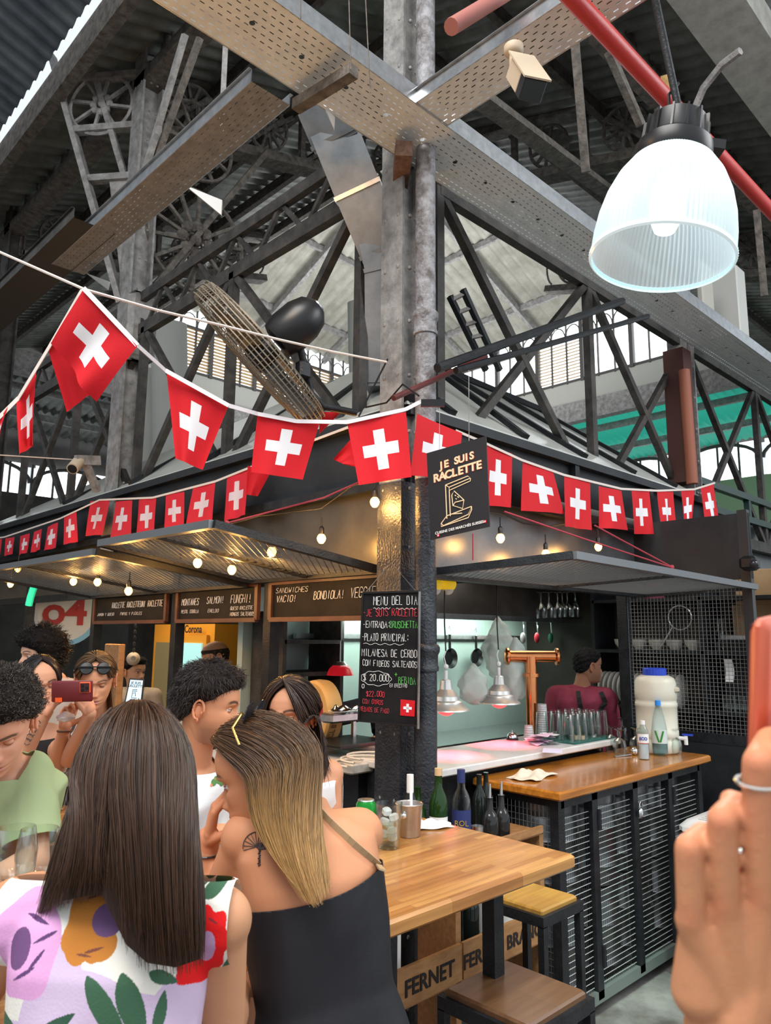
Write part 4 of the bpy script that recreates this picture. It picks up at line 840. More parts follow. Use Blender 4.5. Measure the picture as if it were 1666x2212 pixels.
# ---------------------------------------------------------------- string bulbs
FIL = mat('bulb_glass', (1, .75, .4), .2, emit=(1, .46, .1), es=4.5)
def bulb(c, label, drop=.0, pw=2.2, first=[None]):
    if first[0] is None:
        r = thing('string_light_bulb', c, label, 'light bulb', 'festoon bulbs'); first[0] = r
        MB().lathe([(0, -.078), (.011, -.075), (.02, -.063), (.0235, -.05), (.02, -.038), (.012, -.028), (.01, -.022)], c, 16).build('glass', FIL, r, True)
        MB().lathe([(.011, -.03), (.013, -.028), (.0135, .0), (.009, .01), (.004, .013), (0, .013)], c, 14).build('socket', RUBBER, r, True)
        MB().tube([c+V(0, 0, .01), c+V(0, 0, .06)], .004, 6).build('cord', RUBBER, r)
        o = r
    else: o = copytree(first[0], c, label)
    light('bulb_light', 'POINT', c+V(0, 0, -.07)+V(-.02, -.02, 0), pw, (1, .5, .13), .03)
for i, (px, py, pl) in enumerate(((810, 1062, atx), (695, 1142, atx), (588, 1170, atx), (502, 1210, atx), (428, 1195, atx), (279, 1258, atx), (160, 1240, atx), (40, 1215, atx), (24, 1248, atx), (212, 1240, atx))):
    c = pl(px, py, 2.38 if i < 2 else 2.15 if i in (2, 3) else 2.0); bulb(c, f'glowing amber bulb under the left awning string, {ORD[i]} counted from the column', pw=7. if i < 2 else 5.)
for i, (px, py) in enumerate(((1081, 1142), (1179, 1177), (1292, 1164))): bulb(aty(px, py, 2.36), f'glowing bulb under the right flags, {ORD[i]} from the downpipe', pw=1.4)
o = MB().tube([aty(*p, 2.36) for p in ((1000, 1095), (1081, 1108), (1130, 1130), (1179, 1138), (1240, 1128), (1292, 1130), (1400, 1150))], .005, 6).build('festoon_cable', RUBBER, smooth=True); tag(o, 'black festoon cable with three bulbs under the right flags', 'cable')
o = MB().tube([atx(*p, 2.38) for p in ((835, 1020), (810, 1035), (760, 1050), (695, 1098), (560, 1115), (430, 1150), (270, 1190))], .004, 6).build('festoon_cable', RUBBER, smooth=True); tag(o, 'black festoon cable under the left awning', 'cable')
# ---------------------------------------------------------------- industrial pendant lamp
c = atd(1441, 452, 2.2); c = V(c.x, c.y, c.z); AXL = ((RT*.995+UP*0).normalized(), None, None)
tilt = Matrix.Rotation(radians(9), 3, FW) @ Matrix.Identity(3); z = (tilt @ V(0, 0, 1)).normalized(); z = (z - FW*0.02).normalized(); x = z.orthogonal().normalized(); y = z.cross(x); ax = (x, y, z)
r = thing('pendant_lamp', c, 'large lit industrial pendant lamp with ribbed clear shade', 'pendant lamp')
PRIS = D.materials.new('ribbed_acrylic'); PRIS.use_nodes = True; nt = PRIS.node_tree; bs = nt.nodes['Principled BSDF']; bs.inputs['Base Color'].default_value = (.92, .98, 1, 1); bs.inputs['Roughness'].default_value = .25
nn = nt.nodes; tl = nn.new('ShaderNodeBsdfTranslucent'); tl.inputs[0].default_value = (.8, .95, 1, 1); tp = nn.new('ShaderNodeBsdfTransparent'); tp.inputs[0].default_value = (.9, .98, 1, 1)
m1 = nn.new('ShaderNodeMixShader'); m1.inputs[0].default_value = .3; m2 = nn.new('ShaderNodeMixShader'); m2.inputs[0].default_value = .22; nt.links.new(tl.outputs[0], m1.inputs[1]); nt.links.new(bs.outputs[0], m1.inputs[2]); nt.links.new(m1.outputs[0], m2.inputs[1]); nt.links.new(tp.outputs[0], m2.inputs[2]); nt.links.new(m2.outputs[0], nn['Material Output'].inputs[0])
MB().lathe([(.088, .168), (.12, .14), (.152, .09), (.176, .03), (.19, -.03), (.197, -.09), (.199, -.15), (.204, -.156), (.2, -.162)], c, 180, ax, ribs=.02).build('ribbed_shade', PRIS, r, True, 25)
MB().lathe([(.199, -.148), (.206, -.152), (.206, -.162), (.199, -.166)], c, 72, ax).build('shade_rim', mat('clear_rim', (.75, .88, .92), .2, emit=(.7, .85, .9), es=.3), r, True)
h = MB(); h.lathe([(0, .3), (.045, .3), (.085, .285), (.09, .22), (.096, .21), (.11, .2), (.112, .17), (.106, .155), (.09, .15)], c, 40, ax)
for i in range(14):
    t = 2*pi*i/14; d = x*cos(t)+y*sin(t); h.bar(c+d*.09+z*.21, c+d*.087+z*.285, .006, .016, up=d)
h.build('black_housing', RUBBER, r, True)
MB().lathe([(0, .12), (.03, .12), (.05, .06), (.05, -.02), (.03, -.07), (0, -.08)], c, 24, ax).build('discharge_bulb', mat('white_hot_bulb', (1, 1, 1), .3, emit=(.95, 1, 1), es=3), r, True)
MB().tube([c+z*.3, c+z*.33, atd(1412, -20, 2.2)], .011, 10).build('rod', BLACK, r, True)
MB().tube([c+z*.3+x*.02, c+z*.34-RT*.03, c+z*.38-RT*.035, c+z*.42-RT*.01], .005, 6).build('cable', RUBBER, r, True)
MB().box(c+z*.2+RT*.12, (.05, .05, .03), ax).build('latch', RUBBER, r)
_s = light('lamp_light', 'SPOT', c-z*.17, 40, (.9, 1, 1), .06, c-z*2); _s.data.spot_size = radians(150); _s.data.spot_blend = .4; light('lamp_glow', 'POINT', c-z*.03, .2, (.93, 1, 1), .05)
# ---------------------------------------------------------------- cameras
c = atd(1110, 112, 2.72); r = thing('security_camera', c, 'cream box security camera hanging under the slotted tray', 'security camera')
BEIGE = mat('yellowed_plastic', (.55, .45, .33), .5)
MB().lathe([(0, .02), (.036, .02), (.036, 0), (.028, -.012), (.017, -.016), (.016, -.075), (0, -.08)], c, 24).build('mount', BEIGE, r, True)
d = (atd(1172, 222, 2.52)-atd(1125, 150, 2.72)).normalized(); a = atd(1122, 150, 2.7); sd = d.cross(V(0, 0, 1)).normalized(); un = sd.cross(d)
MB().box(a+d*.075, (.15, .085, .075), (d, sd, un), .006).build('housing', BEIGE, r); MB().box(a+d*.175, (.055, .084, .074), (d, sd, un), .004).build('dark_front', RUBBER, r)
MB().box(a+d*.09+un*.042, (.24, .1, .006), (d, sd, un)).build('sun_shield', BEIGE, r)
MB().tube([c+V(.02, 0, 0), c+V(.03, 0, -.05), c+V(-.01, 0, -.07), a], .004, 6).build('cable', RUBBER, r)
m = MB()
for k in range(5): m.box(a+d*(.07+.012*k)-un*.0385+sd*.005, (.004, .05-.006*(k % 2), .001), (d, sd, un))
m.build('rating_print', RUBBER, r)
c = atd(163, 1005, 5.4); r = thing('security_camera', c, 'small cream bullet camera on the left iron column', 'security camera')
dd = (V(0, 0, -.5)-FW*.8).normalized(); MB().tube([c-dd*.07, c+dd*.06], .042, 16).build('body', BEIGE, r, True); MB().tube([c+dd*.061, c+dd*.064], .034, 16).build('lens', RUBBER, r)
MB().bar(c+V(0, 0, .04), atd(215, 995, 5.6), .03, .07).build('arm', GREYIRON, r); MB().bar(atd(185, 1000, 5.5), atd(210, 1062, 5.6), .05, .04).build('strut', GREYIRON, r)
# ---------------------------------------------------------------- caged fan
A, B = atd(455, 655, 3.3), atd(680, 895, 3.05); c = A.lerp(B, .5); e = (B-A).normalized()
vd = ray(570, 780).normalized(); z = -e.cross(vd); z = z if z.dot(UP) > 0 else -z; z = (z+vd*.06).normalized(); z = (z-e*z.dot(e)).normalized(); x = e; y = z.cross(x); R = (B-A).length/2*.97; ax = (x, y, z)
r = thing('wall_fan', c, 'large caged industrial fan tilted over the left flags', 'fan'); CAGE = mat('dusty_fan_wire', (.2, .17, .13), .6, .4)
P = lambda t, q, hh: c+x*(cos(t)*q)+y*(sin(t)*q)+z*hh
m = MB()
for q, hh in ((R, -.035), (R, 0.), (R, .035), (R*.8, .055), (R*.6, .062), (R*.4, .066), (R*.25, .066), (R*.82, -.06), (R*.55, -.07), (R*.3, -.072), (R*.9, .05), (R*.7, .059), (R*.5, .064), (R*.92, -.05), (R*.7, -.065), (R, .018), (R, -.018)): m.tube([P(2*pi*i/40, q, hh) for i in range(40)], .0035, 4, closed=True)
for i in range(88):
    t = 2*pi*i/88; m.tube([P(t, R*.2, .066), P(t, R*.75, .058), P(t, R*.96, .045), P(t, R, .0), P(t, R*.96, -.045), P(t, R*.7, -.065), P(t, R*.2, -.072)], .0018, 3, False)
m.build('cage', CAGE, r)
for k in range(3):
    t0 = 2*pi*k/3+.5; bl = MB(); bl.grid(lambda u, v: P(t0+(v-.5)*.9*(.6+.4*u), R*(.15+.75*u), .035*(v-.5)*2), 8, 8); bl.build('blade', mat('fan_blade', (.09, .085, .08), .5, .4), r, True)
MB().lathe([(0, .07), (.05, .07), (.06, .0), (.05, -.06), (0, -.06)], c, 20, ax).build('hub', RUBBER, r, True)
MB().lathe([(0, .33), (.04, .33), (.075, .3), (.095, .24), (.098, .15), (.085, .1), (.06, .09), (0, .09)], c, 24, ax).build('motor', RUBBER, r, True)
MB().lathe([(.0, .337), (.028, .337), (.03, .33)], c, 20, ax).build('maker_badge', STEEL, r, True)
m = MB().tube([c+z*.2, atd(660, 800, 3.2), atd(672, 850, 3.25), atd(700, 878, 3.25), atd(770, 892, 3.3)], .016, 10); m.box(atd(655, 800, 3.2), (.06, .05, .08), bev=.01); m.build('arm', BLACK, r, True)
# ================================================================ TABLE, STOOLS, BAR WARE
TZ = 1.05
BUTCH = wood('butcher_block', (.58, .29, .085), (.40, .16, .038), (.3, .12, .03), .024, .3, .28, 0, .35, 30)
tx0, tx1, ty0, ty1 = .35, 2.1, 1.31, 2.02
r = thing('bar_table', ((tx0+tx1)/2, (ty0+ty1)/2, 0), 'tall butcher-block bar table in the foreground with black legs', 'table')
MB().box(((tx0+tx1)/2, (ty0+ty1)/2, TZ-.02), (tx1-tx0, ty1-ty0, .04), bev=.007).build('tabletop', BUTCH, r)
for (x, y) in ((1.88, 1.46), (1.88, 1.9), (.55, 1.46), (.55, 1.9)): MB().box((x, y, (TZ-.04)/2), (.045, .045, TZ-.04)).build('leg', BLACK, r)
for y in (1.46, 1.9): MB().box((1.215, y, .98), (1.27, .04, .05)).build('apron', BLACK, r)
for x in (.55, 1.88): MB().box((x, 1.68, .98), (.04, .38, .05)).build('apron', BLACK, r)
# second table at the far left
r = thing('bar_table', (.75, 3.15, 0), 'second wooden bar table at the left behind the beer glass', 'table')
MB().box((.75, 3.05, TZ-.06), (1.1, .6, .04), bev=.006).build('tabletop', BUTCH, r)
for (x, y) in ((.3, 2.85), (1.2, 2.85), (.3, 3.25), (1.2, 3.25)): MB().box((x, y, .485), (.05, .05, .97)).build('leg', BLACK, r)
SEATB = wood('brown_stained_seat', (.17, .085, .038), (.14, .066, .03), (.1, .05, .025), .3, .6, .4, 0, .15, 22)
SEATY = wood('yellow_seat', (.56, .32, .06), (.5, .27, .05), (.4, .2, .04), .3, .6, .35, 0, .2, 22)
def stool(c, label, m, z=.76, s=.29, rz=0.):
    r = thing('bar_stool', (0, 0, 0), label, 'stool', 'square bar stools'); h = s/2
    MB().box((0, 0, z-.012), (s-.03, s-.03, .024), bev=.006).build('seat', m, r)
    f = MB()
    for sx in (-1, 1): f.box((sx*(h-.012), 0, z-.035), (.024, s, .035)); f.box((0, sx*(h-.012), z-.035), (s-.048, .024, .035))
    f.build('seat_frame', BLACK, r)
    for sx in (-1, 1):
        for sy in (-1, 1): MB().box((sx*(h-.0125), sy*(h-.0125), (z-.05)/2), (.025, .025, z-.05)).build('leg', BLACK, r)
    for sx in (-1, 1): MB().box((sx*(h-.0125), 0, .22), (.02, s-.05, .02)).build('footrest', BLACK, r)
    for sy in (-1, 1): MB().box((0, sy*(h-.0125), .3), (s-.05, .02, .02)).build('stretcher', BLACK, r)
    r.location = c; r.rotation_euler = (0, 0, rz); return r
stool((1.85, 1.36, 0), 'brown wooden bar stool in front of the bottle rack, nearest the table corner', SEATB, .73, .31)
stool((2.46, 1.72, 0), 'yellow-seated bar stool between the table end and the keg cage', SEATY, .76, .26)
stool((1.44, 1.12, 0), 'brown bar stool cut by the bottom edge beside the woman in black', SEATB, .74, .31)
stool((.93, 1.0, 0), 'bar stool hidden under the woman in the black top', SEATB, .74, .31)
stool((.5, .98, 0), 'bar stool hidden under the woman in the floral top', SEATB, .74, .31)
# ---------------------------------------------------------------- bottle rack beyond the table
CRATE = mat('varnished_crate_wood', (.28, .13, .045), .5, 0, (.4, .2, .08), 12., stretch=(1, 4, 4)); INK = mat('black_stencil_ink', (.015, .01, .01), .8)
rk = thing('bottle_rack', (2.5, 2.2, 0), 'wooden crate rack of bottles beyond the table, stencilled FERNET BRANCA', 'rack')
RX0, RX1, RY0, RY1 = 2.0, 2.93, 2.0, 2.2
for z in (.41, .85): MB().box(((RX0+RX1)/2, (RY0+RY1)/2, z), (RX1-RX0, RY1-RY0, .02)).build('shelf_board', CRATE, rk)
for x in (RX0, 2.36, RX1): MB().box((x, (RY0+RY1)/2,   .42), (.03, RY1-RY0, .84)).build('upright', CRATE, rk)
for (x0, x1, zc, t) in ((2.37, RX1, .48, 'FERNET BRANCA'), (RX0, 2.36, .48, 'FERNET')):
    o = MB().box(((x0+x1)/2, RY0-.01, zc), (x1-x0, .014, .13)).build('front_plank', CRATE, rk)
    m = MB(); font_on(m, t, (x1-x0)/(7.6 if len(t) > 8 else 4.6), V((x0+x1)/2, RY0-.018, zc-.03), (1, 0, 0), (0, 0, 1), V(0, -1, 0), .001, bold=.0015); m.build('stencil_lettering', INK, o)
MB().box(((RX0+RX1)/2, RY0-.005, .865), (RX1-RX0, .012, .03)).build('lip', CRATE, rk)
GREENG = mat('green_bottle_glass', (.02, .07, .012), .06, trans=.5); DARKG = mat('dark_bottle_glass', (.008, .012, .01), .06, spec=.6); LIQRED = mat('red_aperitif', (.5, .01, .02), .1, trans=.3)
CORK = mat('cork', (.6, .38, .2), .8); LABEL = mat('white_label', (.75, .73, .7), .6); NAVY = mat('navy_label', (.02, .03, .12), .5); GOLD = mat('gold_print', (.6, .38, .06), .4, .5)
def bottle(c, label, gm, hgt=.3, rad=.037, cap=None, lab=None, text=None, neck=.4, liquid=None, tm=None, lz=(.12, .45), caph=.13):
    r = thing('bottle', c, label, 'bottle'); c = Vector(c); R, hh = rad, hgt
    pr = [(0, .003), (R*.9, 0), (R, .008), (R, hh*(1-neck)), (R*.8, hh*(1-neck*.78)), (R*.42, hh*(1-neck*.55)), (R*.36, hh*.98), (R*.4, hh*.985), (R*.4, hh), (0, hh)]
    MB().lathe(pr, c, 24).build('glass', gm, r, True, 60)
    if cap: MB().lathe([(0, hh*1.01), (R*.41, hh*1.01), (R*.42, hh*(1-caph)), (R*.38, hh*(1-caph))], c, 20).build('cap', cap, r, True)
    if liquid: MB().lathe([(0, .006), (R*.93, .006), (R*.93, hh*liquid[1]), (0, hh*liquid[1])], c, 20).build('liquid', liquid[0], r)
    if lab:
        a = atan2(-c.y, -c.x); o = MB().lathe([(R*1.012, hh*lz[0]), (R*1.012, hh*lz[1])], c, 16, None, None, a-1.25, a+1.25).build('label', lab, r, True)
        if text:
            tn = V(cos(a), sin(a), 0); tx = V(-sin(a), cos(a), 0); m = MB()
            for k, (t, sz, dz) in enumerate(text): font_on(m, t, sz, c+tn*(R*1.02)+V(0, 0, hh*(lz[0]+(lz[1]-lz[0])*dz)), tx, (0, 0, 1), tn, .0015)
            m.build('lettering', tm or INK, o)
    return r
def below(px, py, z): p = atz(px, py, z); return p
S8 = .86
bottle((2.215, 2.12, S8), 'dark bottle with a white foil cap beside the column foot', DARKG, .3, .034, LABEL, caph=.22)
bottle((2.36, 2.1, S8), 'green wine bottle with a cork and white label on the rack', GREENG, .31, .038, CORK, LABEL, None, .42, None, None, (.05, .42), .08)
bottle((2.455, 2.06, S8), 'clear bottle of red aperitif with a navy label on the rack', GLASS, .3, .04, NAVY, NAVY, [('ROL', .03, .3)], .42, (LIQRED, .3), GOLD, (.22, .5), .16)
bottle((2.3, 2.16, S8), 'plain green bottle half behind the corked one', GREENG, .24, .035)
bottle((2.66, 2.13, S8), 'brown-glass oil bottle at the back of the rack', DARKG, .25, .03, None)
bottle((2.72, 2.14, S8), 'slim dark vinegar bottle at the right back of the rack', DARKG, .25, .028, None)
for i, (x, lab) in enumerate(((2.63, 'small glass cruet with a steel spout, left of the pair'), (2.71, 'small glass cruet with a steel spout, right of the pair'))):
    r = bottle((x, 2.05, S8), lab, mat('smoked_cruet_glass', (.03, .03, .03), .05, trans=.5), .17, .036, None, neck=.5); MB().tube([V(x, 2.05, S8+.165), V(x+.004, 2.05, S8+.225)], [.008, .004], 8).build('spout', STEEL, r)
o = MB().lathe([(0, 0), (.02, 0), (.026, .07), (.024, .07), (.018, .004), (0, .004)], (2.545, 2.05, S8), 20).build('steel_cup', STEEL, smooth=True); tag(o, 'small steel measuring cup on the rack beside the aperitif', 'cup')
PIX = [('PIXELES', .014, .1), ('MALBEC', .007, .0)]
for i, (x, txt, cap, lab) in enumerate(((2.09, [('UVAS DE', .012, .9)], None, 'wine bottle with a small white label, leftmost on the lower shelf'), (2.43, PIX, None, 'PIXELES wine bottle with a square spiral label, left one'), (2.55, None, None, 'bare dark wine bottle between the labelled ones'), (2.66, [('RESERVA', .01, .2)], None, 'wine bottle with a plain grey-white label on the lower shelf'), (2.79, PIX, None, 'PIXELES wine bottle with a square spiral label, right one'))):
    r = bottle((x, 2.1, .42), lab, DARKG, .31, .041, mat('dark_foil', (.04, .03, .03), .4), LABEL if txt else None, txt, .4, lz=(.1, .72), caph=.2)
    if txt is PIX:
        c = V(x, 2.1, .42); a = atan2(-c.y, -c.x); tn = V(cos(a), sin(a), 0); tx = V(-sin(a), cos(a), 0); m = MB()
        for k in range(4):
            s = .024-.006*k
            for sx, sy, w, h in ((-1, 0, .0025, 2*s), (1, 0, .0025, 2*s), (0, -1, 2*s, .0025), (0, 1, 2*s, .0025)): m.box(c+tn*.0435+tx*(sx*s)+V(0, 0, .165+sy*s), (w, .001, h), (tx, tn, (0, 0, 1)))
        m.build('square_emblem', INK, r)
# ---------------------------------------------------------------- on the table
c = atz(840, 1832, TZ); c.z = TZ
r = thing('water_glass', c, 'pint glass of ice and clear drink on the table', 'glass')
MB().lathe([(0, .002), (.03, 0), (.034, .01), (.043, .135), (.0405, .135), (.0315, .014), (0, .012)], c, 32).build('glass', GLASS, r, True)
MB().lathe([(0, .013), (.031, .013), (.0365, .08), (0, .08)], c, 28).build('drink', thin_glass('watery_drink', (.85, .9, .87), .2), r, True)
ICE = mat('ice', (.9, .93, .93), .12, alpha=.4)
for i in range(7):
    t = 2.3*i; MB().box(c+V(.016*cos(t), .016*sin(t), .03+.0125*i), (.026, .026, .024), (V(cos(t), sin(t), .3).normalized(), V(-sin(t), cos(t), 0), V(-.3*cos(t), -.3*sin(t), 1).normalized()), .005).build('ice_cube', ICE, r, True)
c = atz(884, 1806, TZ); c.z = TZ
r = thing('ice_bucket', c, 'small brushed-metal ice bucket on the table', 'bucket')
MB().lathe([(0, .002), (.033, 0), (.036, .004), (.045, .1), (.047, .103), (.045, .105), (.042, .1), (.034, .008), (0, .006)], c, 32).build('bucket', mat('dull_steel_bucket', (.4, .36, .33), .38, .9, (.52, .48, .45), 20.), r, True)
d = (EYE-c); d.z = 0; d.normalize(); s = V(-d.y, d.x, 0); k = c+(d*.75+s*-.35).normalized()*.043+V(0, 0, .072)
MB().ball(k, .011, 12).build('knob', CHROME, r, True); MB().tube([c+V(.01, .0, .08), c+V(.03, .02, .135)], .005, 6).build('tongs', PAPER, r)
c = atz(790, 1812, TZ); c.z = TZ
r = thing('drink_can', c, 'green drink can half behind the woman in black', 'can'); CAN = mat('green_can', (.01, .25, .03), .3, .5)
MB().lathe([(0, .004), (.026, 0), (.033, .008), (.033, .108), (.027, .118), (.026, .122), (0, .118)], c, 28).build('can', CAN, r, True); MB().lathe([(.0265, .118), (.028, .12), (.0265, .1225), (.0, .119)], c, 24).build('lid', STEEL, r, True)
a = atan2(-c.y, -c.x); MB().lathe([(.0334, .02), (.0334, .06)], c, 12, None, None, a-.2, a+.9).build('yellow_print', mat('yellow_print', (.7, .62, .02), .4), r)
MB().lathe([(.0338, .03), (.0338, .05)], c, 8, None, None, a+.1, a+.5).build('red_print', RED, r)
def crumple(name, c, w, d, h, label, m, cat, seed, rz=0.):
    rs = random.Random(seed); ph = [rs.uniform(0, 6) for _ in range(6)]; x = V(cos(rz), sin(rz), 0); y = V(-sin(rz), cos(rz), 0)
    def fn(u, v):
        e = min(1, 6*min(u, 1-u, v, 1-v)); zz = h*(.35+.3*sin(9*u+ph[0]+3*v)+.25*sin(13*v+ph[1]-5*u)+.2*sin(21*u*v+ph[2]))*(.3+.7*e)
        return Vector(c)+x*((u-.5)*w*(1+.1*sin(7*v+ph[3])))+y*((v-.5)*d*(1+.12*sin(8*u+ph[4])))+V(0, 0, max(.0015, zz))
    m2 = MB().grid(fn, 34, 24); o = m2.build(name, m, smooth=True, ang=180); so = o.modifiers.new('s', 'SOLIDIFY'); so.thickness = .002; so.offset = 1
    return tag(o, label, cat)
p = atz(930, 1785, TZ); crumple('paper_napkin', (p.x, p.y, TZ), .15, .1, .022, 'crumpled white paper napkin at the far table edge', PAPER, 'napkin', 3, -.4)
o = MB().box(atz(770, 1778, TZ)+V(0, 0, .006), (.1, .07, .012), ((.8, -.6, 0), (.6, .8, 0), (0, 0, 1)), .003).build('menu_booklet', CRATE); tag(o, 'small brown booklet on the table behind the green can', 'booklet')
def stem_glass(c, label, s=1., liquid=None):
    r = thing('drinking_glass', c, label, 'glass')
    MB().lathe([(0, 0), (.03*s, 0), (.031*s, .004), (.007*s, .01), (.006*s, .05*s), (.02*s, .06*s), (.04*s, .09*s), (.043*s, .13*s), (.036*s, .175*s), (.0345*s, .175*s), (.041*s, .13*s), (.038*s, .092*s), (.01*s, .066*s), (0, .065*s)], c, 28).build('bowl', GLASS, r, True)
    if liquid: MB().lathe([(0, .067*s), (.018*s, .067*s), (.037*s, .093*s), (.0405*s, .125*s), (0, .125*s)], c, 24).build('liquid', liquid, r, True)
    return r
p = atz(70, 1990, TZ); stem_glass((p.x, p.y, TZ), 'empty wine glass held between the green shirt man and the floral woman', 1.15)
p = atz(20, 1985, TZ); stem_glass((p.x, p.y, TZ), 'empty wine glass under the green shirt man\'s forearm at the left edge', 1.15)
c = atz(118, 1752, TZ-.04); c.z = TZ-.04; r = thing('beer_glass', c, 'half-drunk amber beer glass on the second table at the left', 'glass')
MB().lathe([(0, 0), (.032, 0), (.034, .006), (.04, .05), (.047, .1), (.042, .15), (.04, .15), (.045, .1), (.038, .05), (.03, .01), (0, .01)], c, 28).build('glass', GLASS, r, True)
MB().lathe([(0, .011), (.029, .011), (.037, .05), (.0435, .092), (0, .092)], c, 24).build('beer', thin_glass('amber_beer', (.8, .38, .08), .15), r, True); MB().lathe([(0, .093), (.0435, .093), (.0445, .1), (0, .1)], c, 24).build('foam', PAPER, r, True)
p = atz(505, 1778, TZ); o = MB().lathe([(0, .004), (.06, .004), (.1, .022), (.104, .022), (.062, 0), (0, 0)], (p.x, p.y-.06, TZ), 36).build('plate', WHITE, smooth=True); tag(o, 'white plate in front of the man in the white shirt', 'plate')
# ---------------------------------------------------------------- on the wooden bar
BZ = 1.03; SZ = 1.1025
p = atz(1150, 1678, BZ); crumple('bar_cloth', (p.x, p.y, BZ),   .27, .15, .034, 'folded cream cleaning cloth lying on the wooden bar', mat('cream_towel', (.62, .56, .44), .9, 0, (.7, .64, .52), 30., .3, 200.), 'cloth', 8, .15)
c = V(4.41, 2.16, BZ); r = thing('water_dispenser', c, 'big translucent white water barrel with a blue lid on the bar end', 'water dispenser')
PE = mat('translucent_polythene', (.74, .70, .56), .35, 0, (.82, .8, .68), 1.6, trans=.12)
MB().lathe([(0, .0), (.108, .0), (.12, .012), (.122, .07), (.117, .075), (.117, .09), (.122, .095), (.122, .13), (.118, .135), (.118, .21), (.118, .265), (.122, .27), (.122, .29), (.118, .295), (.118, .31), (.122, .315), (.122, .36), (.12, .41), (.11, .435), (.085, .45), (.07, .452), (0, .452)], c, 44).build('barrel', PE, r, True, 50)
MB().lathe([(.064, .45), (.066, .45), (.068, .455), (.068, .49), (.062, .495), (0, .495)], c, 48, None, .02).build('blue_lid', mat('blue_plastic', (.02, .06, .5), .35), r)
d = (RT-FW*.6); d.z = 0; d.normalize(); t = c+d*.12+V(0, 0, .09)
k = MB().tube([t-d*.01, t+d*.045], .012, 12).tube([t+d*.04+V(0, 0, .015), t+d*.04-V(0, 0, .035)], .011, 12).build('tap', mat('white_plastic', (.75, .75, .75), .4), r, True); MB().box(t+d*.05+V(0, 0, .022), (.06, .014, .01), (d, d.cross(V(0, 0, 1)), (0, 0, 1))).build('tap_lever', mat('blue_plastic', (.02, .06, .5), .35), k)
MB().box(c+RT*.085-FW*.08+V(0, 0, .385), (.06, .03, .035), (RT, FW, (0, 0, 1)), .01).build('hand_grip', mat('grip_recess', (.5, .46, .36), .5), r)
PET = thin_glass('pet_plastic', (.85, .93, .95), .25)
c = atz(1427, 1632, BZ); c.z = BZ
r = thing('water_bottle', c, 'tall water bottle with a green V label and blue cap on the bar', 'bottle')
MB().lathe([(0, .004), (.03, 0), (.043, .015), (.044, .11), (.042, .16), (.032, .22), (.018, .275), (.014, .285), (.014, .3), (0, .3)], c, 32).build('bottle_body', PET, r, True)
MB().lathe([(0, .312), (.016, .312), (.0165, .283), (.014, .283)], c, 24).build('cap', mat('light_blue_cap', (.03, .25, .75), .35), r, True)
MB().lathe([(0, .004), (.04, .008), (.0425, .07), (0, .07)], c, 28).build('water', thin_glass('water', (.7, .86, .93), .2), r, True)
a = atan2(-c.y, -c.x); tn = V(cos(a), sin(a), 0); tx = V(-sin(a), cos(a), 0)
o = MB().lathe([(.0446, .072), (.0446, .148)], c, 24, None, None, a-1.5, a+1.5).build('label', mat('pale_grey_label', (.6, .66, .62), .5), r, True); m = MB()
for s in (-1, 1): m.prism([c+tn*.0462+tx*(s*-.001)+V(0, 0, .08), c+tn*.0462+tx*(s*.009)+V(0, 0, .08), c+tn*.0462+tx*(s*.027)+V(0, 0, .143), c+tn*.0462+tx*(s*.017)+V(0, 0, .143)], tn*.001)
m.build('green_v_emblem', mat('leaf_green_print', (.02, .22, .03), .5), o)
c = atz(1392, 1640, BZ); c.z = BZ
r = thing('water_bottle', c, 'small water bottle with a white and blue label and white cap', 'bottle')
MB().lathe([(0, .003), (.026, 0), (.03, .008), (.029, .06), (.03, .12), (.029, .155), (.016, .185), (.012, .19), (.012, .2), (0, .2)], c, 28).build('bottle_body', PET, r, True); MB().lathe([(0, .212), (.0135, .212), (.014, .19), (.011, .19)], c, 20).build('cap', WHITE, r, True)
a = atan2(-c.y, -c.x); tn = V(cos(a), sin(a), 0); tx = V(-sin(a), cos(a), 0); o = MB().lathe([(.0308, .09), (.0308, .14)], c, 20, None, None, a-1.6, a+1.6).build('label', WHITE, r, True)
m = MB(); font_on(m, 'ECO', .022, c+tn*.0315+V(0, 0, .108), tx, (0, 0, 1), tn, .001, bold=.0008); m.build('lettering', mat('royal_blue_print', (.02, .06, .4), .5), o); MB().lathe([(.0309, .088), (.0309, .091)], c, 20, None, None, a-1.6, a+1.6).build('red_line', RED, o)
MB().lathe([(0, .004), (.027, .004), (.027, .085), (0, .085)], c, 20).build('frozen_drink', mat('cloudy_ice_drink', (.6, .6, .6), .3, 0, (.72, .72, .72), 60.), r, True)
# rack of glasses on a green mat along the stone counter's end
r = thing('bar_mat', (4.12, 2.53, SZ), 'green bar mat under the upside-down glasses', 'mat'); MB().box((4.06, 2.52, SZ+.004), (.46, .3, .008), bev=.002).build('mat', mat('teal_rubber', (.01, .1, .085), .5), r)
def tumbler_mesh(hh, a, b): return [(0, hh), (b*.9, hh), (b, hh-.004), (a, 0), (a-.002, 0), (b-.003, hh-.012), (0, hh-.012)]
TG = GLASS
pr = {}
def clone(key, prof, c, label, cat, group, m=TG, n=24, name=None):
    if key not in pr: pr[key] = o = MB().lathe(prof, (0, 0, 0), n).build(name or key, m, smooth=True, base=(0, 0, 0))
    else: o = pr[key].copy(); COL.objects.link(o)
    o.location = c; return tag(o, label, cat, group)
MZ = SZ+.008
k = 0
for j, yy in enumerate((2.46, 2.55, 2.64)):
    for i in range(6): clone('pint_glass', tumbler_mesh(.15, .041, .031), (3.9+.078*i+.015*(j % 2), yy, MZ), f'upturned pint glass on the green mat, {["front", "middle", "back"][j]} row, {ORD[i]} from the left', 'glass', 'upturned pint glasses'); k += 1
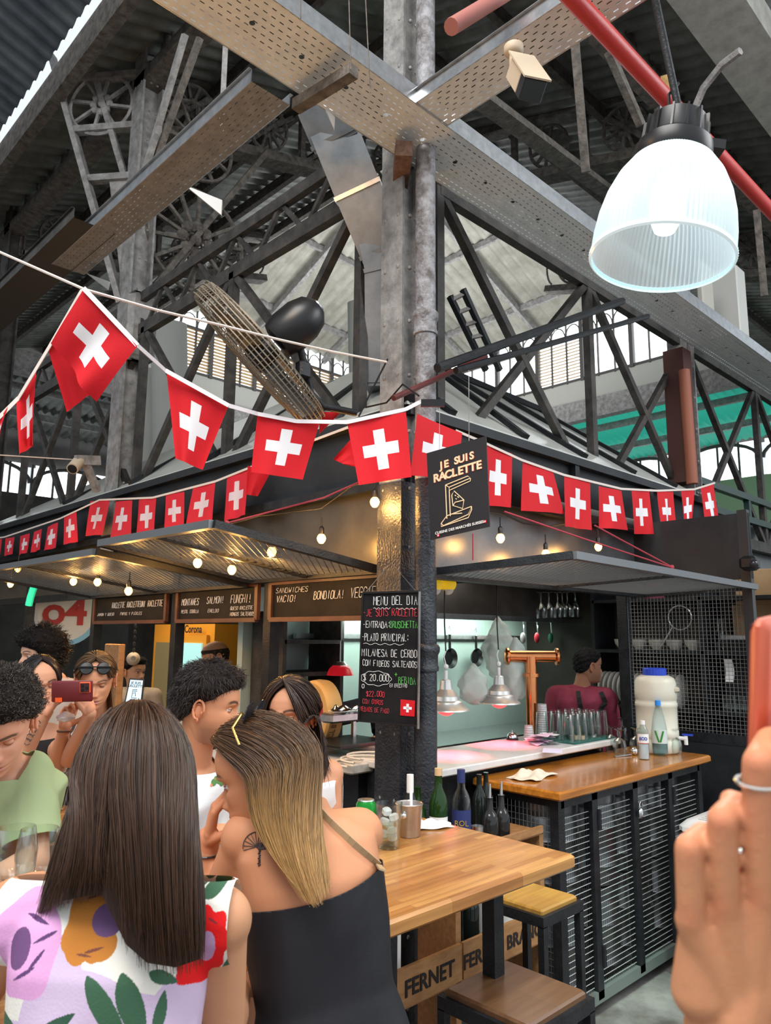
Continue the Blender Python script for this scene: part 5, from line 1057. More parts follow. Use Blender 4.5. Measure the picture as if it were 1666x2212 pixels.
for i, (px, py) in enumerate(((1290, 1622), (1322, 1624), (1345, 1600), (1376, 1628), (1340, 1632), (1460, 1630))):
    p = atz(px, py, BZ); clone('goblet', [(.033, 0), (.04, .05), (.032, .085), (.008, .1), (.006, .135), (.03, .145), (.03, .148), (.0, .148), (0, .142), (.004, .132), (.006, .1), (.03, .083), (.038, .05), (.0315, 0)], (p.x, p.y, BZ), f'upturned short-stemmed goblet on the wooden bar, {ORD[i]} in the cluster', 'glass', 'goblets on the bar')
# plastic cup stacks
for i, (px, h, lab, rr) in enumerate(((1172, .2, 'tall stack of clear plastic cups left of the pint glasses', .036), (1142, .085, 'short stack of white sauce cups beside the tower foot', .032))):
    c = aty(px, 1560, 2.66); c.z = SZ; rs = [(rr*.8, 0)]; nn = int(h/.012)
    for q in range(nn): rs += [(rr*(.8+.02*(nn-q)/nn), q*.012+.002), (rr*.98, q*.012+.01), (rr*.82, q*.012+.012)]
    rs = [(rr*(1-.28*zz/h)+(.002 if q % 2 else 0), zz) for q, zz in enumerate(np.linspace(0, h, nn*2))]
    o = MB().lathe(rs+[(0, h)], c, 24).build('plastic_cups', mat('milky_cup_plastic', (.7, .72, .74), .3, trans=.3), smooth=True, ang=20); tag(o, lab, 'cups')
# bell, paper slips on a spike, sauce pots
c = atz(1107, 1598, SZ); c.z = SZ; r = thing('service_bell', c, 'copper-lit service bell on the stone counter', 'bell')
MB().lathe([(0, .002), (.036, 0), (.036, .006), (.03, .012)], c, 28).build('base', RUBBER, r, True); MB().lathe([(.033, .012), (.031, .025), (.022, .038), (.008, .043), (0, .043)], c, 28).build('dome', CHROME, r, True); MB().lathe([(0, .055), (.004, .055), (.005, .045), (.003, .04)], c, 12).build('plunger', CHROME, r, True)
c = atz(1172, 1606, SZ); c.z = SZ
r = thing('order_spike', c, 'steel spike standing in the heap of order slips', 'spike'); MB().tube([c, c+V(0, 0, .11)], .0015, 6).build('spike', STEEL, r); MB().lathe([(0, 0), (.03, 0), (.03, .003), (0, .003)], c, 20).build('base', STEEL, r)
PINK = mat('pink_order_slip', (.75, .56, .7), .8)
for i in range(9):
    t = RND.uniform(0, 3); o = MB().grid(lambda u, v: V((u-.5)*.13, (v-.5)*.09, .012*sin(3*u+i)*(v-.3)), 8, 6).build('order_slip', PINK if i % 3 else PAPER, base=(0, 0, 0), smooth=True); o.location = c+V(RND.uniform(-.07, .07), RND.uniform(-.04, .03), .012+.0055*i); o.rotation_euler = (RND.uniform(-.1, .1), RND.uniform(-.1, .1), t); tag(o, 'pinkish paper order slip in the heap beside the bell', 'paper slip', 'order slips on the counter')
o = MB().grid(lambda u, v: V((u-.5)*.15, (v-.5)*.1, .01*sin(3*u)), 8, 6).build('order_slip', mat('lilac_slip', (.66, .62, .78), .8), base=(0, 0, 0), smooth=True); p = atz(1195, 1622, SZ+.004); o.location = p; o.rotation_euler = (0, 0, .5); tag(o, 'lilac order slip hanging over the stone counter edge', 'paper slip', 'order slips on the counter')
for i, px in enumerate((1240, 1255)):
    c = atz(px, 1600, SZ); c.z = SZ; r = thing('sauce_pot', c, f'{["left", "right"][i]} little kraft pot with a wooden stick on the counter', 'pot', 'kraft sauce pots'); MB().lathe([(0, 0), (.022, 0), (.026, .03), (.024, .03), (.02, .004), (0, .004)], c, 20).build('pot', mat('kraft_paper', (.5, .38, .25), .8), r, True); MB().bar(c+V(0, 0, .01), c+V(.012, .01, .085), .007, .0015).build('stick', mat('birch_stick', (.75, .6, .4), .7), r)
c = atz(1362, 1632, BZ); c.z = BZ+.008; r = thing('ice_scoop', c, 'shiny steel scoop lying on the wooden bar', 'scoop'); MB().ball(c+V(.03, -.01, .014), .022, 14).build('bowl', CHROME, r, True); MB().bar(c, c+V(-.13, .03, -.004), .02, .005).build('handle', STEEL, r)
# copper beer tower
COP = mat('polished_copper', (.72, .24, .09), .2, 1., (.78, .32, .13), 6.)
c = V(3.72, 2.74, SZ); c2_ = aty(1150, 1560, 2.74); c = V(c2_.x, 2.74, 1.06)
r = thing('beer_tower', c, 'copper T-shaped beer tower behind the heat lamps', 'beer tap'); T = aty(1150, 1418, 2.74); hz = T.z
MB().lathe([(0, 0), (.06, 0), (.06, .015), (.036, .02), (.036, hz-c.z)], c, 28).build('column', COP, r, True)
xx = V(.9, -.25, 0).normalized(); xx = RT.copy(); xx.z = 0; xx.normalize()
MB().tube([T-xx*.155, T+xx*.155], .036, 28).build('cross_tube', COP, r, True)
for s in (-1, 1): MB().lathe([(0, .018), (.03, .016), (.05, .004), (.054, 0), (.054, -.012), (.036, -.02)], T+xx*(s*.16), 28, (FW.cross(xx).normalized(), xx.cross(FW.cross(xx)).normalized(), xx*s)).build('end_flange', COP, r, True)
MB().lathe([(.036, -.012), (.052, -.01), (.052, .01), (.036, .012)], V(c.x, c.y, aty(1150, 1458, 2.74).z), 24).build('clamp_ring', COP, r, True)
# heat lamps over the counter
ALU = mat('spun_aluminium', (.6, .6, .58), .35, .7, (.72, .71, .68), 3., stretch=(1, 1, 12)); REDB = mat('red_heat_bulb', (.9, .02, .02), .3, emit=(1., .02, .02), es=4.5)
def heat_lamp(c, label, first=[None]):
    if first[0] is None:
        r = first[0] = thing('heat_lamp', c, label, 'heat lamp', 'heat lamps over the counter')
        MB().lathe([(.012, .155), (.028, .15), (.034, .105), (.05, .09), (.065, .07), (.069, .05), (.084, .042), (.09, .03), (.118, .006), (.12, 0), (.116, .001), (.088, .024), (.06, .05), (.03, .09), (.012, .15)], c, 44).build('shade', ALU, r, True, 25)
        MB().ball(c+V(0, 0, .012), .05, 16, (1, 1, .8)).build('red_bulb', REDB, r, True)
        MB().tube([c+V(0, 0, .15), c+V(0, 0, .2)], .009, 8).ball(c+V(0, 0, .22), .014, 8).tube([c+V(0, 0, .23), c+V(-.015, 0, .27), c+V(0, 0, .3)], .003, 5).build('hook', PAPER, r, True)
        MB().tube([c+V(0, 0, .3), c+V(-.01, 0, .45), V(c.x, c.y, 2.45)], .004, 6).build('cable', RUBBER, r)
    else: copytree(first[0], c, label)
    light('heat_light', 'SPOT', c+V(0, 0, -.05), 24, (1, .02, .04), .03, c+V(0, -.05, -1)).data.spot_size = radians(95)
heat_lamp(aty(1079, 1519, 2.66), 'aluminium heat lamp with red bulb left of the copper tower'); heat_lamp(aty(964, 1534, 2.6), 'aluminium heat lamp with red bulb right beside the downpipe')
r = thing('hanging_bowl', atx(735, 1452, 3.3), 'red enamel dome lamp with a steel top hanging by a wire hook', 'lamp'); c = atx(735, 1452, 3.3)
MB().lathe([(.02, .05), (.05, .045), (.075, .02), (.09, -.02), (.088, -.02), (.05, .035)], c, 28).build('dome', mat('red_enamel_dome', (.5, .01, .02), .3, emit=(.6, .01, .02), es=.3), r, True); MB().lathe([(0, .07), (.03, .068), (.05, .045)], c, 24).build('cap', STEEL, r, True); MB().tube([c+V(0, 0, .07), c+V(0, 0, .2), c+V(.01, 0, .22), V(c.x, c.y, 2.2)], .004, 5).build('hook', STEEL, r)
# yellow safety lamps at the corner
for i, px in enumerate((940, 968)):
    c = aty(px, 1262, 2.6); r = thing('bulkhead_lamp', c, f'{["left", "right"][i]} yellow round lamp hanging just under the right awning', 'lamp', 'yellow lamps'); MB().ball(c, .045, 16, (1, 1, .9)).build('yellow_body', mat('yellow_plastic', (.75, .5, .02), .4, emit=(.8, .5, .02), es=.3), r, True); MB().ball(c-V(0, 0, .025), .032, 12).build('white_lens', WHITE, r, True)
# cheese wheel and bits on the left counter
c = atx(692, 1502, 2.72); c.z = 1.1+.18; r = thing('cheese_wheel', c, 'big upright wheel of raclette cheese with a red cut face', 'cheese'); nx = (V(-.6, -.75, 0)).normalized(); nx = (-RT*.75-FW*.55); nx.z = 0; nx.normalize(); yy = V(0, 0, 1); ax = (yy.cross(nx).normalized(), yy, nx)
MB().lathe([(.1, .042), (.16, .05), (.175, .04), (.18, .0), (.175, -.04), (.16, -.05), (0, -.05)], c, 48, ax).build('rind', mat('ochre_rind', (.62, .36, .11), .6, 0, (.7, .45, .18), 9.), r, True); MB().lathe([(0, .041), (.125, .043)], c, 40, ax).build('red_face', mat('dark_red_paper', (.3, .02, .03), .6), r, True)
m = MB(); sd = ax[0]*(-1 if ax[0].dot(RT) < 0 else 1)
for i, ch in enumerate('RACLETTE'):
    t = -.95+.155*i; rd = sd*cos(t)+V(0, 0, 1)*sin(t); tg = -sd*sin(t)+V(0, 0, 1)*cos(t); font_on(m, ch, .045, c+rd*.181, tg, nx, rd, .001, bold=.001)
m.build('stamped_lettering', mat('brown_stamp', (.25, .12, .04), .7), r)
r = thing('raclette_grill', atx(760, 1600, 2.62), 'dark raclette grill plate behind the curly-haired woman', 'grill'); c = V(2.7, 3.05, 1.1); MB().box(c+V(0, 0, .05), (.36, .3, .02), bev=.005).build('plate', RUBBER, r); MB().box(c+V(0, 0, .18), (.3, .1, .05), bev=.01).build('heater', STEEL, r)
for sx in (-.12, .12): MB().box(c+V(sx, .08, .1), (.02, .02, .16)).build('leg', STEEL, r)
crumple('foil', c+V(-.02, -.02, .21), .2, .08, .03, 'crumpled aluminium foil on the raclette grill', CHROME, 'foil', 5)
o = MB()
for k in range(3): o.tube([V(2.5+.06*k+.12*cos(t), 2.72+.14*sin(t)+.02*k, 1.102+.008*k) for t in np.linspace(-1.2, 3.4, 16)], .006, 6)
o = o.build('white_cable', mat('white_flex', (.7, .62, .52), .5), smooth=True); tag(o, 'coil of white cable on the left stone counter', 'cable')
# shelf with bags inside the left opening, colander, boxes
shelf('shelf_unit', 2.93, 3.42, 4.1, (.8, 1.45, 1.66), 'dark kitchen shelf with bags seen through the left opening', DARK, .35)
for i, (px, py, s, c_, lab) in enumerate(((640, 1370, (.07, .06, .1), (.75, .5, .02), 'yellow crisp bag on the kitchen shelf'), (618, 1375, (.05, .05, .09), (.3, .03, .05), 'dark red packet on the kitchen shelf'), (590, 1370, (.09, .06, .07), (.35, .3, .28), 'grey-brown bag on the kitchen shelf'))): bag('food_packet', atx(px, py, 3.5), s, lab, 20+i, mat('packet_%d' % i, c_, .35, bump=.3))
bag('plastic_bag', atx(585, 1432, 3.3), (.09, .07, .12), 'clear bag of rolls behind the white shirt man', 33)
c = atx(697, 1400, 3.6); r = thing('steel_pot', c, 'large steel pot hanging on the green kitchen wall', 'pot'); ax = (V(0, 1, 0), V(.3, 0, 1).normalized(), V(-1, 0, .3).normalized()); MB().lathe([(0, -.1), (.1, -.1), (.12, -.08), (.125, .1), (.12, .1), (.115, -.07), (0, -.09)], c, 36, ax).build('pot', STEEL, r, True); MB().tube([c+V(0, .1, .1), c+V(0, .1, .22)], .004, 5).build('hook', STEEL, r)
for i, px in enumerate((612, 660, 690)):
    c = atx(px, 1455, 3.05); o = MB().box(V(c.x, c.y, 1.2), (.08, .1, .2), bev=.003).build('carton', CARD); tag(o, f'open brown carton behind the counter, {ORD[i]} from the left', 'carton', 'cartons behind the counter')
# fridge with glass doors
c = atx(385, 1420, 3.6); r = thing('drinks_fridge', (c.x, c.y, 0), 'yellow double drinks fridge glowing inside the stall', 'fridge'); YF = mat('yellow_fridge', (.7, .32, .03), .4); fy0, fy1 = atx(452, 1400, 3.6).y, atx(322, 1400, 3.6).y
MB().box((3.95, (fy0+fy1)/2, .9), (.6, fy1-fy0, 1.8)).build('cabinet', YF, r)
for i in range(2):
    y = fy0+(fy1-fy0)*(.27+.46*i); d = MB().box((3.63, y, .95), (.03, (fy1-fy0)*.4, 1.5)).build('door', YF, r)
    MB().box((3.61, y, 1.0), (.02, (fy1-fy0)*.3, 1.25)).build('pane', mat('cold_lit_pane', (.3, .55, .55), .2, emit=(.35, .75, .8), es=.5) if i == 0 else mat('dim_pane', (.1, .09, .06), .2, emit=(.5, .35, .12), es=.15), d)
m = MB(); font_on(m, 'Corona', .1, V(3.61, fy0+(fy1-fy0)*.27, 1.72), (0, -1, 0), (0, 0, 1), V(-1, 0, 0), .004, bold=.002); m.build('lettering', INK, r)
# cool box on the floor
c = V(4.12, 1.66, 0); r = thing('cool_box', c, 'white-lidded red cool box standing on a stool by the cage', 'cooler')
MB().box(c+V(0, 0, .52), (.42, .34, .3), bev=.02).build('body', mat('red_plastic', (.35, .02, .02), .4), r); MB().box(c+V(0, 0, .68), (.44, .36, .05), bev=.015).build('white_band', WHITE, r)
l = MB().box(c+V(0, 0, .74), (.43, .35, .08), bev=.03).build('lid', WHITE, r, True); m = MB()
for k in range(7): m.box(c+V(-.12+.04*k, 0, .781), (.006, .2, .003))
m.build('lid_grooves', mat('grey_grooves', (.4, .42, .4), .6), l); MB().box(c+V(-.05, -.185, .7), (.14, .02, .05), bev=.006).build('latch', WHITE, r)
MB().box(c+V(0, 0, .18), (.4, .32, .36), bev=.01).build('crate_base', BLACK, r)
# left background: plastic strip screen, round sign, neighbouring stalls
o = MB()
for k in range(14): o.grid(lambda u, v, k=k: V(.25+.12*k+.1*u, 6.4+.02*sin(4*u+k)+.15*k, 2.1-1.7*v), 4, 1)
o = o.build('plastic_curtain', mat('clear_strip_plastic', (.7, .62, .5), .12, trans=.85, ior=1.15), smooth=True); tag(o, 'clear plastic strip curtain catching warm light at the far left', 'curtain'); o['kind'] = 'stuff'
c = atd(140, 1322, 7.5); r = thing('round_sign', c, 'round white sign with red lettering behind the plastic curtain', 'sign'); d = (EYE-c).normalized(); x = V(0, 0, 1).cross(d).normalized(); y = d.cross(x)
MB().lathe([(0, 0), (.34, 0), (.34, -.03), (0, -.03)], c, 40, (x, y, d)).build('disc', mat('sign_white', (.6, .6, .6), .5), r); MB().lathe([(.29, .003), (.34, .003)], c, 40, (x, y, d)).build('blue_ring', mat('sky_blue', (.2, .45, .65), .5), r)
m = MB(); font_on(m, 'o4', .4, c-y*.12, x, y, d, .006, bold=.01); m.build('lettering', mat('sign_red', (.4, .03, .03), .6), r)
o = MB().prism([atd(*p) for p in ((108, 1272, 7.), (150, 1280, 7.), (140, 1298, 7.), (110, 1292, 7.))], FW*.02).build('paper_pennant', mat('buff_paper', (.6, .5, .3), .8)); tag(o, 'cream paper pennant above the round sign', 'pennant')
o = MB().tube([atd(*p) for p in ((75, 1262, 6.5), (66, 1290, 6.5), (62, 1308, 6.5))], .03, 8).build('neon_tube', mat('green_neon', (.05, .8, .5), .4, emit=(.02, .8, .4), es=.25), smooth=True); tag(o, 'small green glowing tube at the far left', 'neon')
r = thing('market_stall', (1.2, 9.4, 0), 'neighbouring dark wooden stall far behind at the left', 'stall'); WD = mat('dark_brown_boards', (.06, .04, .025), .6, 0, (.12, .08, .05), 5., stretch=(8, 1, 1))
MB().box((.6, 9.5, .6), (5, .1, 1.2)).build('counter_front', WD, r); MB().box((.6, 9.5, 2.35), (5, .12, .5)).build('header', WD, r); MB().box((.6, 11, 1.3), (5, .1, 2.6)).build('back_wall', mat('lit_back_wall', (.25, .22, .17), .7, 0, (.36, .3, .22), 2.), r)
for x in (-1.2, .3, 1.6, 2.6): MB().box((x, 9.45, 1.3), (.1, .1, 2.6)).build('post', WD, r)
for k in range(3): MB().box((.6, 10.9, .9+.4*k), (4.6, .25, .03)).build('shelf_board', WD, r)
light('neighbour_lamp', 'AREA', (.6, 10.2, 2.3), 26, (1, .85, .6), 2.5, (.6, 10.4, 0))
r = thing('wall_fan', atd(288, 1423, 6.2), 'small round cream fan hanging by a chain at the left', 'fan'); c = atd(288, 1423, 6.2); d = (EYE-c).normalized(); x = V(0, 0, 1).cross(d).normalized(); y = d.cross(x)
MB().lathe([(0, .05), (.025, .05), (.05, .02), (.055, -.02), (0, -.03)], c, 28, (x, y, d)).build('body', BEIGE, r, True); MB().lathe([(.0, .052), (.02, .052)], c, 20, (x, y, d)).build('grille', GREYIRON, r)
m = MB()
for k in range(12): m.ball(c+V(0, 0, .07+.05*k), .014, 6, (1, .5, 1.5))
m.build('chain', DARK, r)
# tablet stand with the shop's mark
TL, TR, BR, BL = atd(280, 1465, 3.9), atd(312, 1467, 3.9), atd(306, 1522, 3.85), atd(268, 1520, 3.85); fn, n = quad(TL, TR, BR, BL); ux = (BR-BL).normalized(); uy = (TL-BL).normalized()
r = thing('tablet', BL, 'small upright tablet showing the shop mark on the left counter', 'tablet'); MB().prism([BL, BR, TR, TL], -n*.01).build('case', RUBBER, r)
q = lambda u, v: fn(.08+.84*u, .06+.88*v); MB().prism([q(0, 0)+n*.001, q(1, 0)+n*.001, q(1, 1)+n*.001, q(0, 1)+n*.001], n*.001).build('screen', mat('pale_blue_screen', (.5, .65, .75), .3, emit=(.5, .7, .85), es=.4), r)
m = MB(); font_on(m, 'JE SUIS', .018, q(.5, .82), ux, uy, n, .003); font_on(m, 'RACLETTE', .018, q(.5, .68), ux, uy, n, .003)
for pl in (((.3, .55), (.65, .58), (.65, .5), (.35, .5), (.35, .2), (.7, .2), (.7, .12), (.25, .12)), ((.4, .4), (.55, .45), (.6, .28))): m.tube([q(*p)+n*.003 for p in pl], .0015, 4)
m.build('shop_mark', INK, r); MB().bar(fn(.5, 0), V(fn(.5, 0).x, fn(.5, 0).y, 0), .03, .02).build('stand', RUBBER, r)
c = atd(245, 1450, 4.4); o = MB().box((c.x, c.y, (c.z+.16)/2), (.04, .2, c.z+.16), bev=.005).build('notice_board', CRATE); tag(o, 'tall narrow brown wooden board standing behind the sunglasses woman', 'board')
# ================================================================ PEOPLE: builders
NP = np.array
def capsule(mb, p, q, r1, r2, n=14):
    p, q = Vector(p), Vector(q); d = q-p; L = max(d.length, 1e-5); d = d/L; x = d.orthogonal().normalized(); y = d.cross(x)
    pr = [(r1*sin(t), -r1*cos(t)) for t in np.linspace(0, pi/2, 6)]+[(r2*cos(t), L+r2*sin(t)) for t in np.linspace(0, pi/2, 6)]
    pr[0] = (r1*.05, -r1); pr[-1] = (r2*.05, L+r2)
    b = len(mb.v); mb.lathe(pr, p, n, (x, y, d)); m = len(pr)
    mb.f.append(tuple(b+k for k in range(n-1, -1, -1))); mb.f.append(tuple(b+(m-1)*n+k for k in range(n))); mb.m += [0, 0]
def loft(mb, secs, n=28, ex=2.3):
    """secs: (centre, right vector * half width, front vector * half depth)"""
    b = len(mb.v); m = len(secs)
    for c, a, f in secs:
        for k in range(n):
            t = 2*pi*k/n; cs, sn = cos(t), sin(t); mb.v.append(tuple(Vector(c)+Vector(a)*(abs(cs)**(2/ex)*(1 if cs > 0 else -1))+Vector(f)*(abs(sn)**(2/ex)*(1 if sn > 0 else -1))))
    fs = [(b+i*n+k, b+i*n+(k+1) % n, b+(i+1)*n+(k+1) % n, b+(i+1)*n+k) for i in range(m-1) for k in range(n)]+[tuple(b+k for k in range(n-1, -1, -1)), tuple(b+(m-1)*n+k for k in range(n))]
    mb.f += fs; mb.m += [0]*len(fs)
def remesh(mb, vox, it=6, fac=.5, sub=0):
    me = D.meshes.new('tmp'); me.from_pydata(mb.v, [], mb.f); bm = bmesh.new(); bm.from_mesh(me); bmesh.ops.recalc_face_normals(bm, faces=bm.faces); bm.to_mesh(me); bm.free()
    o = D.objects.new('tmp', me); COL.objects.link(o)
    m = o.modifiers.new('r', 'REMESH'); m.mode = 'VOXEL'; m.voxel_size = vox
    m = o.modifiers.new('s', 'SMOOTH'); m.iterations = it; m.factor = fac
    if sub: m = o.modifiers.new('u', 'SUBSURF'); m.levels = sub; m.render_levels = sub
    dg = bpy.context.evaluated_depsgraph_get(); dg.update(); e = o.evaluated_get(dg); t = e.to_mesh()
    vs = np.empty(len(t.vertices)*3, np.float32); t.vertices.foreach_get('co', vs); vs = vs.reshape(-1, 3).astype(float)
    fs = [tuple(p.vertices) for p in t.polygons]; e.to_mesh_clear(); D.objects.remove(o); D.meshes.remove(me)
    return vs, fs
def clip_mesh(vs, fs, val):
    """keep val > 0, cutting faces cleanly along val = 0"""
    vs = [tuple(v) for v in vs]; nv = []; mp = {}; out = []; cut = {}
    def old(i):
        if i not in mp: mp[i] = len(nv); nv.append(vs[i])
        return mp[i]
    def edge(i, j):
        k = (i, j) if i < j else (j, i)
        if k not in cut:
            a, b = val[k[0]], val[k[1]]; t = a/(a-b); cut[k] = len(nv); nv.append(tuple(vs[k[0]][c]*(1-t)+vs[k[1]][c]*t for c in range(3)))
        return cut[k]
    for f in fs:
        g = []
        for i, j in zip(f, f[1:]+f[:1]):
            if val[i] > 0: g.append(old(i))
            if (val[i] > 0) != (val[j] > 0): g.append(edge(i, j))
        if len(g) > 2: out.append(tuple(g))
    return NP(nv), out
def raw(name, vs, fs, m, parent=None, colors=None, ang=180, solid=0.):
    mb = MB(); mb.v = [tuple(v) for v in vs]; mb.f = list(fs); mb.m = [0]*len(mb.f)
    o = mb.build(name, m, parent, True, ang, colors)
    if solid: s = o.modifiers.new('s', 'SOLIDIFY'); s.thickness = solid; s.offset = -1
    return o
SKINM = mat('skin', (.6, .35, .25), .55, attr='Col', spec=.3, bump=.06, bs=500.)
SKINM.node_tree.nodes['Principled BSDF'].inputs['Subsurface Weight'].default_value = .06
SKINM.node_tree.nodes['Principled BSDF'].inputs['Subsurface Radius'].default_value = (.02, .008, .005)
HAIRC = mat('hair_underlayer', (.05, .03, .02), .75, attr='Col', spec=.15)
HAIRM = mat('hair', (.05, .03, .02), .34, attr='Col', spec=.45)
CLOTHV = mat('printed_cloth', (.8, .8, .8), .85, attr='Col', bump=.1, bs=250.)
EYEW = mat('eye_white', (.7, .66, .63), .25); IRIS = mat('brown_iris', (.045, .02, .012), .15)
# ---- head: profile curves in metres, face towards -y
_z = NP([-.118, -.112, -.1, -.083, -.074, -.066, -.058, -.045, -.02, 0., .015, .035, .06, .085, .105, .115])
_fr = NP([-.052, -.078, -.091, -.0875, -.0925, -.0905, -.0935, -.0885, -.087, -.0855, -.0925, -.096, -.092, -.077, -.048, .01])
_zb = NP([-.118, -.1, -.075, -.05, -.02, .02, .05, .08, .105, .115]); _bk = NP([.02, .035, .052, .074, .093, .101, .098, .084, .054, .01])
_zw = NP([-.118, -.11, -.1, -.085, -.065, -.04, -.015, .01, .03, .055, .08, .1, .11, .115]); _w = NP([.016, .03, .04, .05, .0585, .066, .0705, .0725, .0745, .074, .064, .044, .026, .004])
def _smooth(z, x, y): return (np.interp(z, x, y)+np.interp(z-.004, x, y)+np.interp(z+.004, x, y))/3
def head_surface(t, z, jaw=1., nose=1., lips=1., detail=True):
    fr, bk, w = _smooth(z, _z, _fr), _smooth(z, _zb, _bk), _smooth(z, _zw, _w)
    w = w*np.where(z < -.03, jaw, 1.)
    cs, sn = np.cos(t), np.sin(t); ex = 2/2.25
    mid = .012
    x = w*np.sign(sn)*np.abs(sn)**ex
    y = np.where(cs > 0, mid+(fr-mid)*np.abs(cs)**ex, mid+(bk-mid)*np.abs(cs)**.92)
    if detail:
        f = np.clip(cs*3, 0, 1); ax = np.abs(x); g = lambda cx, cz, sx, sz: np.exp(-((ax-cx)/sx)**2-((z-cz)/sz)**2)
        N = np.interp(z, [-.06, -.052, -.046, -.038, -.03, -.015, .0, .012, .03], [0, .002, .012, .024, .0215, .0145, .0075, .003, 0])*nose
        sg = np.interp(z, [-.05, -.035, -.02, .005, .02], [.0105, .0105, .0085, .0075, .011])
        d = N*np.exp(-(x/sg)**2) + .0085*nose*g(.0135, -.041, .0062, .0075)
        d -= .0105*g(.031, .001, .0175, .0115) + .004*g(.016, .0, .008, .012)
        d += .0045*g(.03, .0195, .02, .0065)+.0035*g(.047, -.022, .016, .018)+.002*g(.0, .02, .012, .01)
        d += lips*(.0042*g(0, -.0605, .02, .0042)+.0052*g(0, -.0735, .0185, .0048)) - .0042*g(0, -.0668, .024, .0018) - .0018*g(0, -.053, .004, .006)
        d -= .002*g(.036, -.055, .01, .02)
        y = y-d*f
    return x, y
def head_mesh(skin, jaw=1., nose=1., lipc=(.5, .2, .18), brow=(.03, .02, .015), stubble=0., browt=1., lips=1., open_eye=1., blush=.0):
    nt, nz = 120, 110
    u = np.linspace(-1, 1, nt, endpoint=False); t = pi*np.sign(u)*np.abs(u)**1.35
    z = np.concatenate([np.linspace(-.118, .06, nz-22, endpoint=False), .06+.055*np.sin(np.linspace(0, pi/2, 22))])
    T, Z = np.meshgrid(t, z); x, y = head_surface(T.ravel(), Z.ravel(), jaw, nose, lips); zz = Z.ravel()
    vs = np.stack([x, y, zz], 1); fs = [(i*nt+k, i*nt+(k+1) % nt, (i+1)*nt+(k+1) % nt, (i+1)*nt+k) for i in range(nz-1) for k in range(nt)]+[tuple(range((nz-1)*nt, nz*nt)), tuple(range(nt-1, -1, -1))]
    skin = NP(skin); c = np.tile(skin, (len(vs), 1)); ax = np.abs(x); fm = np.clip(np.cos(T.ravel())*4, 0, 1)
    def mixin(col, wgt): c[:] = c*(1-wgt[:, None])+NP(col)*wgt[:, None]
    mixin(lipc, fm*np.clip(1.6*np.exp(-(x/.021)**6-((zz+.067)/(.0105*(1-.35*(ax/.024)**2).clip(.2)))**4), 0, 1)*.85)
    mixin((.12, .03, .03), fm*np.exp(-(x/.022)**6-((zz+.0668)/.0012)**2)*.8)
    bz = .0215+.006*np.sin(np.clip((ax-.012)/.04, 0, 1)*2.3)-.004*np.clip((ax-.04)/.015, 0, 1)
    mixin(brow, fm*np.exp(-((zz-bz)/(.0036*browt))**4)*np.clip((ax-.011)/.004, 0, 1)*np.clip((.056-ax)/.008, 0, 1)*.9)
    if stubble: mixin(NP(brow)*1.6+skin*.25, .8*stubble*np.clip((-.028-zz)/.035, 0, 1)*np.clip((.03-y)/.03, 0, 1)*np.clip(1.2-np.exp(-(x/.022)**4-((zz+.067)/.011)**4)*1.3, 0, 1)); mixin(NP(brow)*1.3, stubble*.8*fm*np.exp(-(x/.026)**4-((zz+.053)/.004)**2))
    if blush: mixin(skin*NP((1.05, .7, .7)), blush*fm*np.exp(-((ax-.042)/.02)**2-((zz+.03)/.02)**2))
    mixin(skin*NP((1.03, .82, .8)), .5*fm*np.exp(-(x/.02)**2-((zz+.04)/.012)**2))
    V_, F_, C_ = [vs], list(fs), [c]; off = len(vs)
    def put(v, f, col):
        nonlocal off
        V_.append(NP(v)); F_.extend(tuple(i+off for i in g) for g in f); C_.append(np.tile(NP(col), (len(v), 1)) if np.ndim(col) == 1 else col); off += len(v)
    eyes = []
    for s in (-1, 1):
        ex, ez = .031*s, .001; yy = head_surface(NP([np.arcsin(.36)*s]), NP([ez]), jaw, nose)[1][0]
        ec = NP((ex, -.0665, ez)); eyes.append(ec)
        # lids: spherical caps above and below the eye opening
        for up, a0, a1 in ((1, -.15+.28*open_eye, 1.5), (-1, .27, 1.4)):
            v = []; na, nb = 7, 13
            for i in range(na):
                a = a0+(a1-a0)*i/(na-1)
                for k in range(nb):
                    b = -1.25+2.5*k/(nb-1); aa = a*cos(b*.95)**.6 if i == 0 else a; v.append(ec+.0132*NP((sin(b)*cos(aa), -cos(b)*cos(aa), up*sin(aa))))
            f = [(i*nb+k, i*nb+k+1, (i+1)*nb+k+1, (i+1)*nb+k) for i in range(na-1) for k in range(nb-1)]; col = np.tile(skin*.93, (len(v), 1)); col[:nb] = NP((.02, .012, .01)) if up > 0 else skin*.6
            put(v, f, col)
        # ear: rim, bowl and lobe
        ecen = NP((.0735*s, .018, -.008)); m = MB(); P = lambda a, q: ecen+NP((s*(.004+.012*max(0, sin(a*.5+.6))), .003+.017*q*-cos(a)*-1, .031*q*sin(a)))
        pts = [ecen+NP((s*(.006+.009*(1-abs(cos(a))*.3)), .018*(-cos(a))*-1*.95, .03*sin(a)+.004)) for a in np.linspace(-1.35, 3.5, 16)]
        m.tube([Vector(p) for p in pts], [.0032]+[.0042]*13+[.0035, .0025], 7); m.ball(Vector(ecen+NP((s*.005, .004, -.028))), .0075, 8, (.55, .9, 1.1))
        m.ball(Vector(ecen+NP((s*.002, .004, .0))), .027, 12, (.3, .58, 1.)); m.tube([Vector(ecen+NP((s*(.0095), .012*cos(a)+.002, .02*sin(a)+.003))) for a in np.linspace(-.9, 2.2, 9)], .0026, 6)
        m.ball(Vector(ecen+NP((s*.006, -.01, -.006))), .0055, 7, (.7, .7, 1.1))
        cc = np.tile(skin*NP((1.02, .9, .88)), (len(m.v), 1)); put(m.v, m.f, cc)
    return np.concatenate(V_), F_, np.concatenate(C_), eyes
